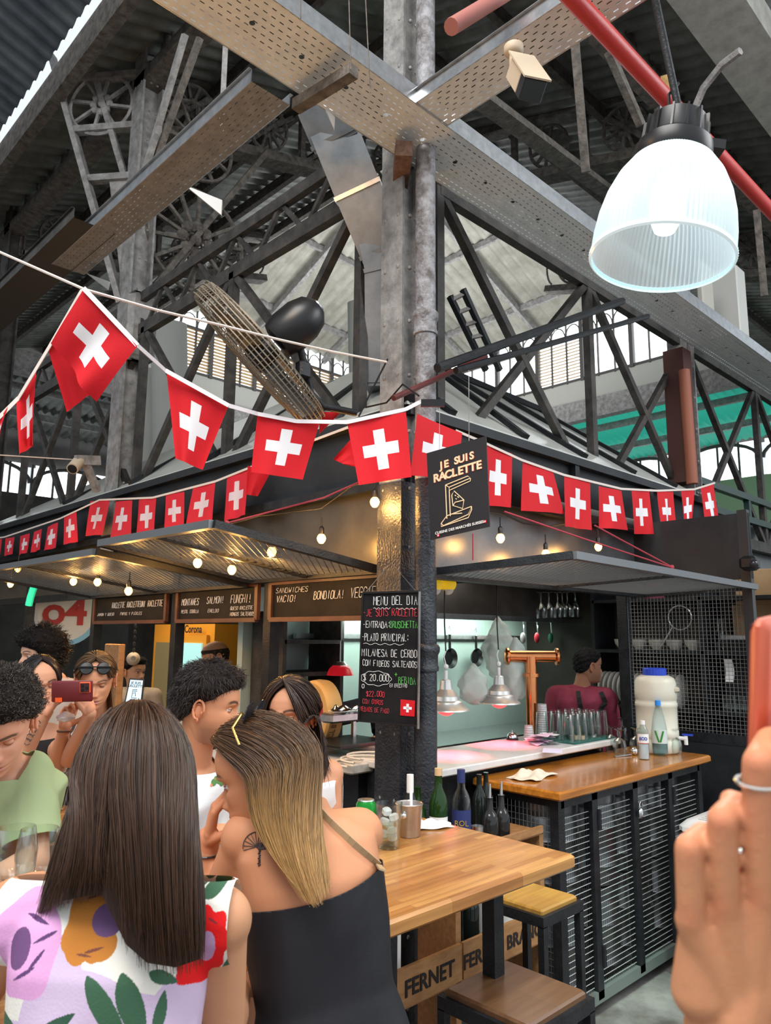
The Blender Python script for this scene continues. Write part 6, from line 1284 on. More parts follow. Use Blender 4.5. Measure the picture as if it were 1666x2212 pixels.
def frame(f, up=(0, 0, 1), roll=0.):
    f = Vector(f).normalized(); y = -f; z = Vector(up); z = (z-y*z.dot(y)).normalized(); x = y.cross(z)
    if roll: R = Matrix.Rotation(roll, 3, f); x, z = R @ x, R @ z
    return np.stack([NP(x), NP(y), NP(z)], 1)
HAND = {'flat': [(.15, .2, .1)]*4, 'relax': [(.35, .45, .3), (.4, .5, .3), (.45, .55, .35), (.5, .55, .35)], 'hold': [(.6, .9, .6), (.65, 1., .6), (.7, 1., .6), (.75, 1., .6)], 'fist': [(1.1, 1.4, .8)]*4}
def hand(mb, wr, d, n, side, pose='relax', sc=1., thumb=.5, spread=.05):
    """wr wrist; d towards the knuckles; n the way the palm faces; side +-1 puts the thumb on side * (d x n)"""
    wr, d = Vector(wr), Vector(d).normalized(); n = Vector(n); n = (n-d*n.dot(d)).normalized(); t = d.cross(n)*side
    ps = HAND[pose] if isinstance(pose, str) else pose
    K = []
    for i, (o, l) in enumerate(((.029, .084), (.0095, .088), (-.01, .084), (-.028, .075))):
        k = wr+(d*l+t*o)*sc; K.append(k); capsule(mb, wr+(d*.012+t*(o*.62))*sc, k, .0125*sc, .0098*sc)
    capsule(mb, wr+(d*.03+t*.02)*sc, wr+(d*.06-t*.015)*sc, .0135*sc, .0125*sc)
    for i, (ls, rr) in enumerate((((.043, .026, .021), .0088), ((.047, .029, .022), .009), ((.043, .027, .021), .0085), ((.034, .02, .018), .0075))):
        p = K[i]; a = 0; dd = d+t*(spread*(1.5-i))
        for j in range(3):
            a += ps[i][j]; v = (dd*cos(a)+n*sin(a)).normalized(); q = p+v*ls[j]*sc; capsule(mb, p, q, rr*(1-.1*j)*sc, rr*(.9-.1*j)*sc, 12); p = q
    b = wr+(d*.02+t*.022+n*.006)*sc; p = b; capsule(mb, wr+d*.01*sc, b, .013*sc, .0135*sc)
    for j, (l, rr) in enumerate(((.042, .0125), (.033, .0105), (.026, .0092))):
        v = (d*(.55+.2*j)+t*(.75-.55*thumb-.25*j*thumb)+n*(.25+.55*thumb)).normalized(); q = p+v*l*sc; capsule(mb, p, q, rr*sc, rr*.86*sc, 12); p = q
def person(label, hip, neck, chest, head, hf, skin, sw=.175, arms={}, thick=1., hs=1., hup=(0, 0, 1), roll=0., headkw={}, hands=True, legs=True, vox=.0075, fem=0, group=None, legdir=None, stand=False, gaze=(0, 0), eyes=True, headless=False, bust=0.):
    """returns the thing and what the clothes need"""
    hip, neck, head = Vector(hip), Vector(neck), Vector(head); ch = Vector(chest); ch.z = 0; ch.normalize()
    ax = (neck-hip).normalized(); rt_ = ch.cross(V(0, 0, 1)).normalized(); rt_ = (rt_-ax*rt_.dot(ax)).normalized(); fr = ax.cross(rt_)*-1
    if fr.dot(ch) < 0: fr = -fr
    L = (neck-hip).length; k = thick; wa = .125 if fem else .14; hi = .17 if fem else .155
    prof = [(-.14, hi*.8, .09), (-.02, hi, .115), (.2*L, hi*.93, .105), (.42*L, wa, .088), (.62*L, wa*1.08, .1+bust*.5), (.78*L, sw*.86, .108+bust), (.9*L, sw*.88, .09), (.97*L, sw*.62, .07), (1.0*L, .06, .056), (1.06*L, .05, .05)]
    if fem: prof = [(a, b*.97, c*.95) for a, b, c in prof]
    secs = [(hip+ax*a-fr*(.012*sin(pi*max(0, a)/L)), rt_*(b*k), fr*(c*k)) for a, b, c in prof]
    body = MB(); loft(body, secs); M = frame(hf, hup, roll)
    hc = head; down = Vector(M @ NP((0, .02, -.09*hs))); capsule(body, neck-ax*.03, hc+Vector(M @ NP((0, .025, -.035)))*hs, .057*k*(.9 if fem else 1), .054*hs*(.92 if fem else 1.05))
    info = dict(ax=ax, rt=rt_, fr=fr, hip=hip, neck=neck, L=L, secs=secs, arms={}, k=k, M=M, head=hc, hs=hs, skin=skin)
    HM = MB(); armr = (.047, .041, .039, .027) if not fem else (.042, .036, .034, .0235)
    for s, nm in ((-1, 'L'), (1, 'R')):
        sh = neck-ax*.055+rt_*(s*sw*.93); 
        a = arms.get(nm)
        if not a: a = dict(el=sh-ax*.28+rt_*(s*.05), wr=sh-ax*.3+fr*.22)
        el, wr = Vector(a['el']), Vector(a['wr']); sh = Vector(a.get('sh', sh))
        capsule(body, neck-ax*.045+rt_*(s*sw*.4), sh, .05*k, .052*k); capsule(body, sh, el, armr[0]*k*1.08, armr[1]*k); capsule(body, el, el.lerp(wr, .3), armr[1]*k, armr[2]*1.05*k); capsule(body, el.lerp(wr, .3), wr, armr[2]*1.05*k, armr[3]*k)
        info['arms'][nm] = (sh, el, wr)
        if hands and a.get('hand', True):
            d = Vector(a.get('d', wr-el)); n = Vector(a.get('n', -V(0, 0, 1))); hand(HM, wr, d, n, a.get('side', -s if True else s), a.get('pose', 'relax'), a.get('sc', .98 if not fem else .9), a.get('thumb', .5)); capsule(HM, wr-(wr-el).normalized()*.03, wr+d.normalized()*.012, armr[3]*k*1.0, armr[3]*k*.98)
    if legs:
        ld = Vector(legdir or ch).normalized()
        for s in (-1, 1):
            h0 = hip+rt_*(s*.085)-V(0, 0, .03)
            if stand: kn, an = V(h0.x, h0.y, .5)+ld*.02, V(h0.x, h0.y, .09)
            else: kn = h0+ld*.42+V(0, 0, -.02)+rt_*(s*.05); an = V(kn.x, kn.y, max(.28, kn.z-.42))-ld*.04
            capsule(body, h0, kn, .082*k, .056*k); capsule(body, kn, kn.lerp(an, .35), .055*k, .054*k); capsule(body, kn.lerp(an, .35), an, .054*k, .036*k); capsule(body, an, an+ld*.15-V(0, 0, .05), .036*k, .03*k)
            info.setdefault('legs', []).append((h0, kn, an))
    r = thing('person', (hip.x, hip.y, 0), label, 'person', group)
    vs, fs = remesh(body, vox); cols = [np.tile(NP(skin), (len(vs), 1))]; allv = [vs]; allf = list(fs)
    if HM.v:
        v2, f2 = remesh(HM, .0026, 4); allf += [tuple(i+sum(map(len, allv)) for i in f) for f in f2]; allv.append(v2); cols.append(np.tile(NP(skin)*NP((1.03, .93, .9)), (len(v2), 1)))
    if not headless:
        hv, hfc, hcol, ey = head_mesh(skin, **headkw); hv = (hv*hs) @ M.T+NP(hc); o_ = sum(map(len, allv)); allf += [tuple(i+o_ for i in f) for f in hfc]; allv.append(hv); cols.append(hcol)
    b = raw('body', np.concatenate(allv), allf, SKINM, r, np.concatenate(cols)); info['root'] = r; info['body'] = b; info['bvh'] = None; info['bv'] = (np.concatenate(allv), allf)
    if not headless and eyes:
        for e in ey:
            c = Vector(M @ (e*hs))+hc; m = MB(); gz = Vector(M @ NP((gaze[0], -1, gaze[1]))).normalized(); m.ball(c, .0118*hs, 14); eo = m.build('eye', EYEW, r, True)
            x = gz.orthogonal().normalized(); y = gz.cross(x); MB().lathe([(0, .0121*hs), (.003*hs, .01205*hs), (.0058*hs, .0104*hs)], c, 16, (x, y, gz)).build('iris', IRIS, eo, True)
    return info
def garment(I, name, m, inflate=.009, sleeve=0., keep=None, cols=None, torso=(.0, 1.04), vox=.007, solid=.003, sub=0, wrinkle=.0, extra=None, it=5, slinf=0.006):
    """cloth over the torso and part of each upper arm (sleeve 0..2 in arm segments); keep(p) > 0 is cloth"""
    mb = MB(); secs = []
    for c, a, f in I['secs']: secs.append((c, a*(1+inflate/a.length), f*(1+inflate/f.length)))
    loft(mb, secs)
    for nm, (sh, el, wr) in I['arms'].items():
        s = -1 if nm == 'L' else 1; k = I['k']; capsule(mb, I['neck']-I['ax']*.045+I['rt']*(s*.07), sh, .05*k+inflate, .053*k+inflate)
        if sleeve > 0: capsule(mb, sh, sh.lerp(el, min(1, sleeve)+.12), .053*k+inflate, .047*k+inflate+slinf)
        if sleeve > 1: capsule(mb, el, el.lerp(wr, sleeve-1), .046*k+inflate, .038*k+inflate)
    if extra: extra(mb)
    vs, fs = remesh(mb, vox, it, .5, sub)
    if wrinkle:
        q = vs*14; nrm = NP(I['fr']); d = wrinkle*(np.sin(q[:, 0]*2.1+q[:, 2]*1.3+2*np.sin(q[:, 1]))+.6*np.sin(q[:, 2]*2.9-q[:, 0]*3.1+1.)+.5*np.sin(q[:, 1]*4.3+q[:, 2]*2.2)); c0 = NP(I['hip'])+np.outer((vs-NP(I['hip'])) @ NP(I['ax']), NP(I['ax'])); dr = vs-c0; dr /= np.linalg.norm(dr, axis=1)[:, None]+1e-6; vs = vs+dr*d[:, None]
    val = keep(vs) if keep is not None else np.ones(len(vs))
    # sleeve ends
    for nm, (sh, el, wr) in I['arms'].items():
        if sleeve > 0 and sleeve <= 1:
            dd = NP((el-sh).normalized()); al = (vs-NP(sh)) @ dd; rad = np.linalg.norm(vs-NP(sh)-np.outer(al, dd), axis=1); near = (rad < .11) & (al > 0)
            val = np.where(near, np.minimum(val, sleeve*(el-sh).length-al), val)
        elif sleeve == 0:
            s = -1 if nm == 'L' else 1; q = (vs-NP(I['neck'])) @ NP(I['rt'])*s; val = np.minimum(val, I.get('armhole', .15)-q+0*(vs[:, 0]))
    vs, fs = clip_mesh(vs, fs, val)
    return raw(name, vs, fs, m, I['root'], cols(vs) if cols else None, 180, solid)
def tee(I, w0=.012):
    def k(vs):
        u, v, w = body_uv(I, vs); return np.minimum(w0+np.maximum(0, np.abs(u)-.06)*1.2-v-.45*np.maximum(0, w-.03)*(np.abs(u) < .12), v+.6)
    return k
def clampn(v, a, b): return np.minimum(np.maximum(v, a), b)
def scalp_pt(I, phi, th, off=0.):
    tl = I.get('tilt', 0.)
    """phi from the back of the head (0) towards the ears; th from the crown down"""
    a, b, c = .0775+off, .1+off, .119+off; p = NP((a*sin(th)*sin(phi), .006+b*sin(th)*cos(phi), .0+c*cos(th)))
    if tl: q = p[1]-.006; p = NP((p[0], .006+q*cos(tl)-(p[2])*sin(tl), q*sin(tl)+p[2]*cos(tl)))
    return Vector(I['M'] @ (p*I['hs']))+I['head']
def strands(I, name, path, phis, n, c1, c2, r=.0013, npt=20, jit=.006, seed=1, tip=None, base=True, wav=0., wf=20., layers=.012, nb=40, grow=1.):
    """hair as a closed sheet with fine strands laid over it; path(phi, s, layer) -> world point"""
    rs = random.Random(seed); mb = MB(); cols = []
    def colr(k, s):
        c = [c1[i]*(1-k)+c2[i]*k for i in range(3)]
        if tip: w = max(0, min(1, (s-.3)/.5))*(.35+.65*k); c = [c[i]*(1-w)+tip[i]*w for i in range(3)]
        return c
    def smooth(ps, it=5):
        for _ in range(it): ps = [ps[0]]+[(ps[j-1]+ps[j]*2+ps[j+1])/4 for j in range(1, len(ps)-1)]+[ps[-1]]
        return ps
    if base:
        nv = npt
        for lay in (0., -.004):
            b0 = len(mb.v); cl = [smooth([Vector(path(phis[0]+(phis[1]-phis[0])*i/nb, j/nv, lay)) for j in range(nv+1)]) for i in range(nb+1)]
            for j in range(nv+1):
                for i in range(nb+1):
                    mb.v.append(tuple(cl[i][j])); cols.append(colr(.1+.15*sin(i*1.7)**2, j/nv))
            for j in range(nv):
                for i in range(nb): a = b0+j*(nb+1)+i; mb.f.append((a, a+1, a+nb+2, a+nb+1)); mb.m.append(0)
    for q in range(n):
        ph = rs.uniform(*phis); lay = rs.random()**1.5*layers; k = rs.random(); p0, am = rs.uniform(0, 6), rs.uniform(.3, 1)*jit; end = rs.uniform(.86, 1.03); pts = []; s0 = 0. if rs.random() < .7 else rs.uniform(0, .3)
        dph = rs.uniform(-.12, .12)
        for j in range(npt):
            s = s0+(end-s0)*j/(npt-1); p = Vector(path(ph+dph*s, s, lay)); w = am*s
            pts.append(p+V(sin(5*s+p0), cos(4*s+p0*1.3), .3*sin(7*s+p0))*w+(V(sin(wf*s+p0), cos(wf*s+p0), 0)*wav*min(1, s*2) if wav else V(0, 0, 0)))
        pts = smooth(pts, 3); rr = [r*(1-.75*(j/(npt-1))**3) for j in range(npt)]; mb.tube(pts, rr, 4, False)
        for j in range(npt): cols += [colr(k, s0+(end-s0)*j/(npt-1))]*4
    o = mb.build(name, HAIRM, I['root'], True, 180, NP(cols)); return o
def short_hair(I, name, c1, c2, line, thick=.012, n=900, seed=1, ln=.03, lift=.35, swirl=0., curl=0., r=.0011, rough=.004):
    """cap over the skull cut along the hairline, with short strands growing from it"""
    rs = random.Random(seed); hs = I['hs']; M = I['M']; nt, nz = 72, 44
    t = np.linspace(-pi, pi, nt, endpoint=False); z = np.concatenate([np.linspace(-.085, .06, 28, endpoint=False), .06+.055*np.sin(np.linspace(0, pi/2, 16))]); T, Z = np.meshgrid(t, z); T, Z = T.ravel(), Z.ravel(); x, y = head_surface(T, Z, detail=False)
    p = np.stack([x, y, Z], 1); val = line(p); nrm = p-NP((0, .01, .0)); nrm /= np.linalg.norm(nrm, axis=1)[:, None]
    th = thick*clampn(val/.02, 0, 1)**.6*(.6+.6*clampn((p[:, 2]+.02)/.1, 0, 1)); bump = rough*(np.sin(p[:, 0]*170+3*np.sin(p[:, 2]*90))*np.sin(p[:, 1]*150+seed)+.6*np.sin(p[:, 2]*210+p[:, 0]*120))
    hv = p+nrm*(th+.0015+bump*clampn(val/.02, 0, 1))[:, None]; fs = [(i*nt+k, i*nt+(k+1) % nt, (i+1)*nt+(k+1) % nt, (i+1)*nt+k) for i in range(nz-1) for k in range(nt)]+[tuple(range((nz-1)*nt, nz*nt))]
    cv, cf = clip_mesh(hv, fs, val); mb = MB(); wv = (cv*hs) @ M.T+NP(I['head']); mb.v = [tuple(q) for q in wv]; mb.f = cf; mb.m = [1]*len(cf); cols = [tuple(NP(c1)*(.8+.3*rs.random())) for _ in wv]
    idx = np.where(val > .003)[0]
    for q in range(n):
        i = idx[rs.randrange(len(idx))]; b = hv[i]+NP([rs.uniform(-.003, .003) for _ in range(3)]); nn = nrm[i]; d = nn*lift+NP((swirl*.6, .25 if p[i, 1] > .02 else -.35, -.55 if p[i, 2] < .08 else -.1))*(1-lift)+NP([rs.uniform(-.35, .35) for _ in range(3)]); d /= np.linalg.norm(d); L = ln*rs.uniform(.5, 1.1)*min(1, .35+val[i]/.04); k = rs.random(); ph = rs.uniform(0, 6); a = np.cross(d, nn); pts = []
        for j in range(6):
            s = j/5; w = b+d*(L*s)-nn*(L*.35*s*s)*(1-lift)
            if curl: w = w+curl*(a*sin(9*s+ph)+nn*cos(9*s+ph))*min(1, 3*s)
            pts.append(Vector(M @ (w*hs))+I['head'])
        mb.tube(pts, [r*hs*(1-.7*(j/5)**2) for j in range(6)], 3, False); cols += [tuple(NP(c1)*(1-k)+NP(c2)*k)]*18
    return mb.build(name, [HAIRM, HAIRC], I['root'], True, 180, NP(cols))
# ================================================================ PEOPLE
def bez(a, m, e, t):
    c = m*2-(a+e)*.5; return a*((1-t)**2)+c*(2*t*(1-t))+e*(t*t)
def lerp_tab(ph, tab):
    xs = [q[0] for q in tab]; return tuple(float(np.interp(ph, xs, [q[1][i] for q in tab])) for i in range(len(tab[0][1])))
def long_path(I, mids, ends, th0=.01, th1=1.6, s0=.36, off=.012, part=0.):
    def path(ph, s, lay):
        te = th1+I.get('tilt', 0)*max(0, cos(ph))*.9
        if s < s0: return scalp_pt(I, ph+part*(1-s/s0), th0+(te-th0)*(s/s0), off+lay)
        a = scalp_pt(I, ph, te, off+lay); m = lerp_tab(ph, mids); e = lerp_tab(ph, ends)
        vw = -ray(m[0], m[1]).normalized()*lay; return bez(a, atd(*m)+vw, atd(*e)+vw, (s-s0)/(1-s0))
    return path
def body_uv(I, vs):
    q = vs-NP(I['neck']); return q @ NP(I['rt']), q @ NP(I['ax']), q @ NP(I['fr'])
DKHAIR = (.012, .008, .007)
hline = lambda p: p[:, 2]-np.interp(p[:, 1], [-.1, -.075, -.045, -.02, .0, .025, .045, .09], [.064, .066, .05, .03, .022, .015, -.02, -.058])
# ---------------------------------------------------------------- woman in the floral top, from behind
nk = atd(268, 1902, 1.17); hp = nk-_h*.06; hp.z = .83
FL = person('woman seen from behind in a floral sleeveless top with long straight dark hair', hp, nk, _h, atd(287, 1702, 1.19), _h*.95-_r*.3-V(0, 0, .12), (.56, .275, .15), sw=.165, fem=1, vox=.0065,
  arms=dict(L=dict(el=atd(-75, 2190, 1.2), wr=atd(-45, 1962, 1.33), d=RT+UP*.25, n=-UP*.6+FW, pose='hold', side=1, thumb=.7), R=dict(el=atd(480, 2215, 1.16), wr=atd(515, 2150, 1.4), d=-RT*.3+FW, n=-UP, pose='relax')))
def fpx(px, py): p = NP(atd(px, py, 1.075))-NP(FL['neck']); return p @ NP(FL['rt']), p @ NP(FL['ax'])
PXM = 1.075/F
def floral(vs):
    u, v, w = body_uv(FL, vs); c = np.tile(NP((.80, .76, .69)), (len(vs), 1))
    def paint(m, col): c[m] = NP(col)
    def ell(px, py, rx, ry, rot=0., lob=0., nl=5, ph=0.):
        a, b = fpx(px, py); x, y = (u-a)/PXM, -(v-b)/PXM; cr, sr = cos(rot), sin(rot); x, y = x*cr+y*sr, -x*sr+y*cr; t = np.arctan2(y/ry, x/rx); return np.sqrt((x/rx)**2+(y/ry)**2) < 1+lob*np.cos(nl*t+ph)
    def leaf(px, py, L, W, rot):
        a, b = fpx(px, py); x, y = (u-a)/PXM, -(v-b)/PXM; cr, sr = cos(rot), sin(rot); x, y = x*cr+y*sr, -x*sr+y*cr; t = x/L; return (np.abs(t) < 1) & (np.abs(y) < W*(1-t*t)**.8*(1-.25*t))
    LIL = (.62, .48, .66); paint(ell(250, 2170, 150, 80, .1, .15, 3), LIL); paint(ell(400, 2200, 90, 90, 0, .1, 4), LIL); paint(ell(140, 2130, 60, 110, .3, .1, 3), LIL); paint(ell(225, 2235, 300, 60), LIL); paint(ell(120, 1925, 55, 14, -.1), (.68, .3, .58))
    paint(ell(58, 2040, 84, 100, -.3, .06, 5, .5), (.68, .34, .6)); paint(ell(46, 2046, 30, 38), (.14, .06, .17))
    for q in ((75, 1990, 34, 4, .2), (105, 2020, 30, 4, 1.1+pi/2), (95, 2065, 30, 4, 2.2), (72, 2090, 30, 4, 2.6)): paint(leaf(*q), (.1, .04, .14))
    paint(ell(205, 1985, 62, 72, .2, .12, 5, 1.2), (.55, .2, .03)); paint(ell(185, 2030, 30, 38), (.55, .2, .03)); paint(ell(232, 2030, 34, 30), (.55, .2, .03)); paint(ell(236, 1985, 34, 30, .4), (.16, .08, .2))
    for q in ((200, 1940, 26, 3, -.3), (220, 2040, 22, 3, -.25), (200, 2050, 18, 2.5, .1)): paint(leaf(*q), (.2, .06, .04))
    paint(ell(440, 2040, 48, 66, .1, .1, 7, .3), (.78, .004, .006)); paint(ell(425, 2095, 40, 34, 0, .08, 5), (.78, .004, .006)); paint(ell(440, 2052, 19, 32, .1), (.5, .3, .5)); paint(leaf(452, 1998, 14, 2.5, .5), (.25, .02, .02))
    G1_, G2_ = (.045, .12, .065), (.03, .085, .05)
    for q in ((262, 2155, 82, 22, .95), (312, 2150, 72, 24, 1.2), (364, 2165, 42, 11, -1.45), (150, 2190, 60, 16, -.6), (365, 2098, 30, 12, .5), (35, 2192, 34, 14, .2), (420, 1905, 34, 15, -1.1), (445, 1935, 30, 16, -.6), (470, 2120, 40, 8, -1.2)): paint(leaf(*q), G1_ if q[0] != 150 else G2_)
    return c
FL['armhole'] = .178; FL['tilt'] = .2
def fkeep(vs):
    u, v, w = body_uv(FL, vs); return np.minimum(.004-v+.0*u, 10)-np.where(np.abs(u) < .07, 0, 0)
garment(FL, 'floral_top', CLOTHV, .012, 0, lambda vs: np.minimum(fkeep(vs), (body_uv(FL, vs)[1]+.56)), floral, vox=.0052, sub=2, wrinkle=.0022, solid=0)
hm = [(-2.1, (430, 1850, 1.14)), (-1.3, (424, 1840, 1.08)), (-.5, (360, 1850, 1.04)), (0., (300, 1850, 1.035)), (.28, (262, 1840, 1.035)), (.4, (215, 1830, 1.045)), (1.2, (165, 1790, 1.07)), (2.1, (140, 1770, 1.14))]
he = [(-2.1, (436, 2040, 1.06)), (-1.3, (432, 2072, 1.03)), (-.5, (380, 2090, 1.015)), (0., (318, 2080, 1.01)), (.28, (272, 2040, 1.015)), (.4, (220, 1930, 1.04)), (1.2, (140, 1945, 1.05)), (2.1, (80, 1975, 1.1))]
strands(FL, 'hair', long_path(FL, hm, he, th1=1.4), (-2.1, 2.1), 2600, (.016, .0075, .005), (.095, .045, .024), r=.00065, npt=20, jit=.006, seed=3, layers=.01, nb=60)
# ---------------------------------------------------------------- woman in the black top
nk = atd(655, 1765, 1.47); hp = atd(735, 2440, 1.3); hp.z = .83
BW = person('woman in a black low-backed top with long blonde-tipped hair resting her chin by her hand', hp, nk, _h*.9-_r*.42, atd(572, 1672, 1.47), -_r*.95+_h*.18-V(0, 0, .33), (.56, .25, .13), sw=.165, fem=1, hs=.95, vox=.0065,
  headkw=dict(lipc=(.42, .15, .13), brow=(.06, .035, .025)), arms=dict(L=dict(sh=atd(535, 1812, 1.43), el=atd(436, 2030, 1.47), wr=atd(448, 1822, 1.5), d=RT*.22+UP, n=RT-UP*.1+FW*.2, pose=[(.5, .9, .5), (.45, .8, .4), (.55, .9, .5), (.7, 1., .5)], side=-1, thumb=.6), R=dict(sh=atd(775, 1800, 1.53), el=atd(740, 1990, 1.72), wr=atd(560, 2082, 1.5), d=-RT-FW*.1, n=-FW-UP*.3, pose='relax')))
BW['armhole'] = .19; BW['tilt'] = .75
TOPB = mat('black_jersey', (.006, .0055, .009), .6, bump=.06, bs=300.)
def bkeep(vs):
    u, v, w = body_uv(BW, vs); return np.minimum(-.125+.12*u-v-.012*np.cos(u*14), v+.62)
garment(BW, 'black_top', TOPB, .008, 0, bkeep, vox=.0065, sub=1, wrinkle=.0012, solid=.002)
BWV = BVHTree.FromPolygons([tuple(v) for v in BW['bv'][0]], BW['bv'][1])
def onto(px, py, off=.0015):
    h = BWV.ray_cast(EYE, ray(px, py).normalized()); return h[0]+h[1]*off if h[0] else atd(px, py, 1.35)
def band(pxs, w, m, name, parent, off=.004):
    mb = MB(); ps = [onto(*p, off) for p in pxs]; mb.tube(ps, w, 6); s = mb.build(name, m, parent, True); return s
mb = MB()
for i in range(11):
    a, b_ = (688+i*12.6, 1752+(i/12)**.9*138), (688+(i+1)*12.6, 1752+((i+1)/12)**.9*138)
    mb.bar(onto(*a, .004), onto(*b_, .004), .013, .003, up=-FW)
mb.build('tan_strap', mat('tan_strap', (.4, .27, .15), .6), BW['root'])
band([(700-6*i, 1990-19*i) for i in range(9)][2:], .0022, TOPB, 'thin_strap', BW['root'])
# dandelion tattoo on the shoulder blade
TAT = mat('faded_tattoo_ink', (.06, .04, .04), .6); mb = MB()
tc = (556, 1822)
for a in np.linspace(-.2, pi+.2, 12): mb.tube([onto(tc[0]+q*30*cos(a), tc[1]+8-q*32*sin(a), .001) for q in (.15, .6, 1.)], .0007, 4)
mb.tube([onto(tc[0]+31*cos(a), tc[1]+8-33*sin(a), .001) for a in np.linspace(-.1, pi+.1, 18)], .0009, 4)
for i in range(8): mb.tube([onto(562+i*.2, 1832+i*5, .001), onto(560+RND.uniform(-3, 3), 1836+i*5, .001)], .0026-.0002*i, 5)
for a in np.linspace(.2, 2.4, 7): mb.tube([onto(563, 1835, .001), onto(563+16*cos(a), 1836-14*sin(a), .001)], .0018, 5)
mb.build('shoulder_tattoo', TAT, BW['root'])
hm = [(-2.1, (668, 1745, 1.5)), (-1., (690, 1765, 1.45)), (0., (688, 1770, 1.38)), (.8, (625, 1775, 1.34)), (1.3, (575, 1785, 1.335)), (1.5, (552, 1785, 1.345))]
he = [(-2.1, (705, 1885, 1.4)), (-1., (706, 1905, 1.33)), (0., (700, 1925, 1.275)), (.8, (675, 1945, 1.265)), (1.3, (655, 1940, 1.27)), (1.5, (632, 1900, 1.285))]
strands(BW, 'hair', long_path(BW, hm, he, th1=1.45, s0=.34), (-2.1, 1.5), 2400, (.032, .016, .009), (.13, .062, .026), r=.00065, npt=20, jit=.008, seed=5, tip=(.62, .35, .12), layers=.014, nb=50)
g = MB(); M = BW['M']; P = lambda x, y, z: Vector(M @ NP((x, y, z)))+BW['head']
for s in (-1, 1): g.lathe([(0, .003), (.022, 0), (.024, -.003), (0, -.002)], P(.03*s, .012, .122), 20, (Vector(M[:, 0]), Vector(M @ NP((0, .6, .8))), Vector(M @ NP((0, -.8, .6)))))
g = g.build('sunglasses', mat('dark_lens', (.02, .02, .025), .1), BW['root'], True)
MB().tube([P(.05, .008, .126), P(.083, -.005, .104), P(.097, .005, .07)], .0022, 6).build('gold_temple', mat('gold_metal', (.7, .45, .12), .25, 1.), g, True)
MB().tube([BW['arms']['L'][2]+(_r*cos(a)*.027+_h*sin(a)*.027)+V(0, 0, -.02) for a in np.linspace(0, 2*pi, 20)][:-1], .0022, 5, closed=True).build('hair_tie', RUBBER, BW['root'])
# ---------------------------------------------------------------- man in the white t-shirt
nk = atd(418, 1652, 2.5); hp = atd(405, 1980, 2.52); hp.z = .84
WM = person('young man in a white t-shirt with short black hair and stubble, in profile', hp, nk, _r*.8-_h*.5, atd(452, 1527, 2.47), _r*.97+_h*.05-V(0, 0, .1), (.58, .27, .15), sw=.19, hs=1.0, vox=.009, headkw=dict(stubble=.75, brow=(.02, .012, .01), lipc=(.5, .2, .17), nose=1.15, browt=1.5), gaze=(.1, 0),
  arms=dict(L=dict(el=atd(520, 1790, 2.75), wr=atd(600, 1760, 2.4)), R=dict(el=atd(395, 1850, 2.3), wr=atd(470, 1800, 2.05), d=RT, n=-UP)))
WTEE = mat('white_cotton', (.74, .76, .78), .85, bump=.1, bs=200.)
garment(WM, 'white_t_shirt', WTEE, .014, .75, tee(WM), vox=.008, wrinkle=.004, sub=1)
short_hair(WM, 'hair', DKHAIR, (.05, .04, .038), hline, .028, 4500, 4, .034, .12, r=.0008)
mb = MB()
for i, (x, y, s, mm) in enumerate(((462, 1690, 5.5, 0), (468, 1684, 6, 0), (474, 1686, 5.5, 0), (479, 1692, 4.5, 0), (464, 1683, 2.2, 1), (481, 1685, 2.2, 1), (457, 1696, 2.5, 1))):
    mb.mi = mm; mb.ball(atd(x, y, 2.33), s*2.4/F, 8, (1, 1, 1.3))
gb = BVHTree.FromPolygons([tuple(v.co+WM['root'].location) for v in WM['root'].children[-2].data.vertices], [tuple(p.vertices) for p in WM['root'].children[-2].data.polygons]) if False else None
def stick(mb, src, off=.002):
    """lays a small print on the cloth below it"""
    me = src.data; o0 = WL(src); t = BVHTree.FromPolygons([tuple(v.co+o0) for v in me.vertices], [tuple(p.vertices) for p in me.polygons]); out = []
    for p in mb.v:
        d = (Vector(p)-EYE); L = d.length; d.normalize(); h = t.ray_cast(EYE, d); out.append(tuple(h[0]-d*(off+.0006*((L*997) % 1))) if h[0] else p)
    mb.v = out; return mb
tee_o = [c for c in WM['root'].children if c.name.startswith('white_t')][0]
stick(mb, tee_o).build('cactus_print', [mat('cactus_green', (.08, .2, .06), .8), mat('coral_print', (.75, .22, .1), .8)], tee_o)
# ---------------------------------------------------------------- curly-haired woman facing the camera
nk = atd(652, 1655, 2.66); hp = atd(660, 1960, 2.66); hp.z = .84
CW = person('woman with long dark curly hair facing the camera behind the blonde-haired woman', hp, nk, -_h*.9-_r*.2, atd(628, 1545, 2.6), -_h-_r*.3-V(0, 0, .03), (.58, .28, .165), sw=.165, fem=1, hs=.98, vox=.009, headkw=dict(brow=(.025, .015, .01), lipc=(.5, .16, .15), browt=1.3), gaze=(-.4, .0),
  arms=dict(L=dict(sh=atd(712, 1672, 2.66), el=atd(718, 1800, 2.6), wr=atd(660, 1830, 2.3)), R=dict(el=atd(580, 1790, 2.62), wr=atd(600, 1800, 2.35))))
CW['armhole'] = .135; CW['tilt'] = .55
garment(CW, 'white_tank_top', WTEE, .009, 0, lambda vs: np.minimum(-.03-body_uv(CW, vs)[1], body_uv(CW, vs)[1]+.6), vox=.008, solid=.002)
hm = [(-2.35, (582, 1560, 2.58)), (-1.5, (585, 1570, 2.68)), (0., (640, 1570, 2.78)), (1.5, (690, 1560, 2.66)), (2.35, (688, 1555, 2.54))]
he = [(-2.35, (578, 1680, 2.56)), (-1.5, (585, 1700, 2.66)), (0., (650, 1700, 2.8)), (1.5, (712, 1650, 2.6)), (2.35, (700, 1690, 2.5))]
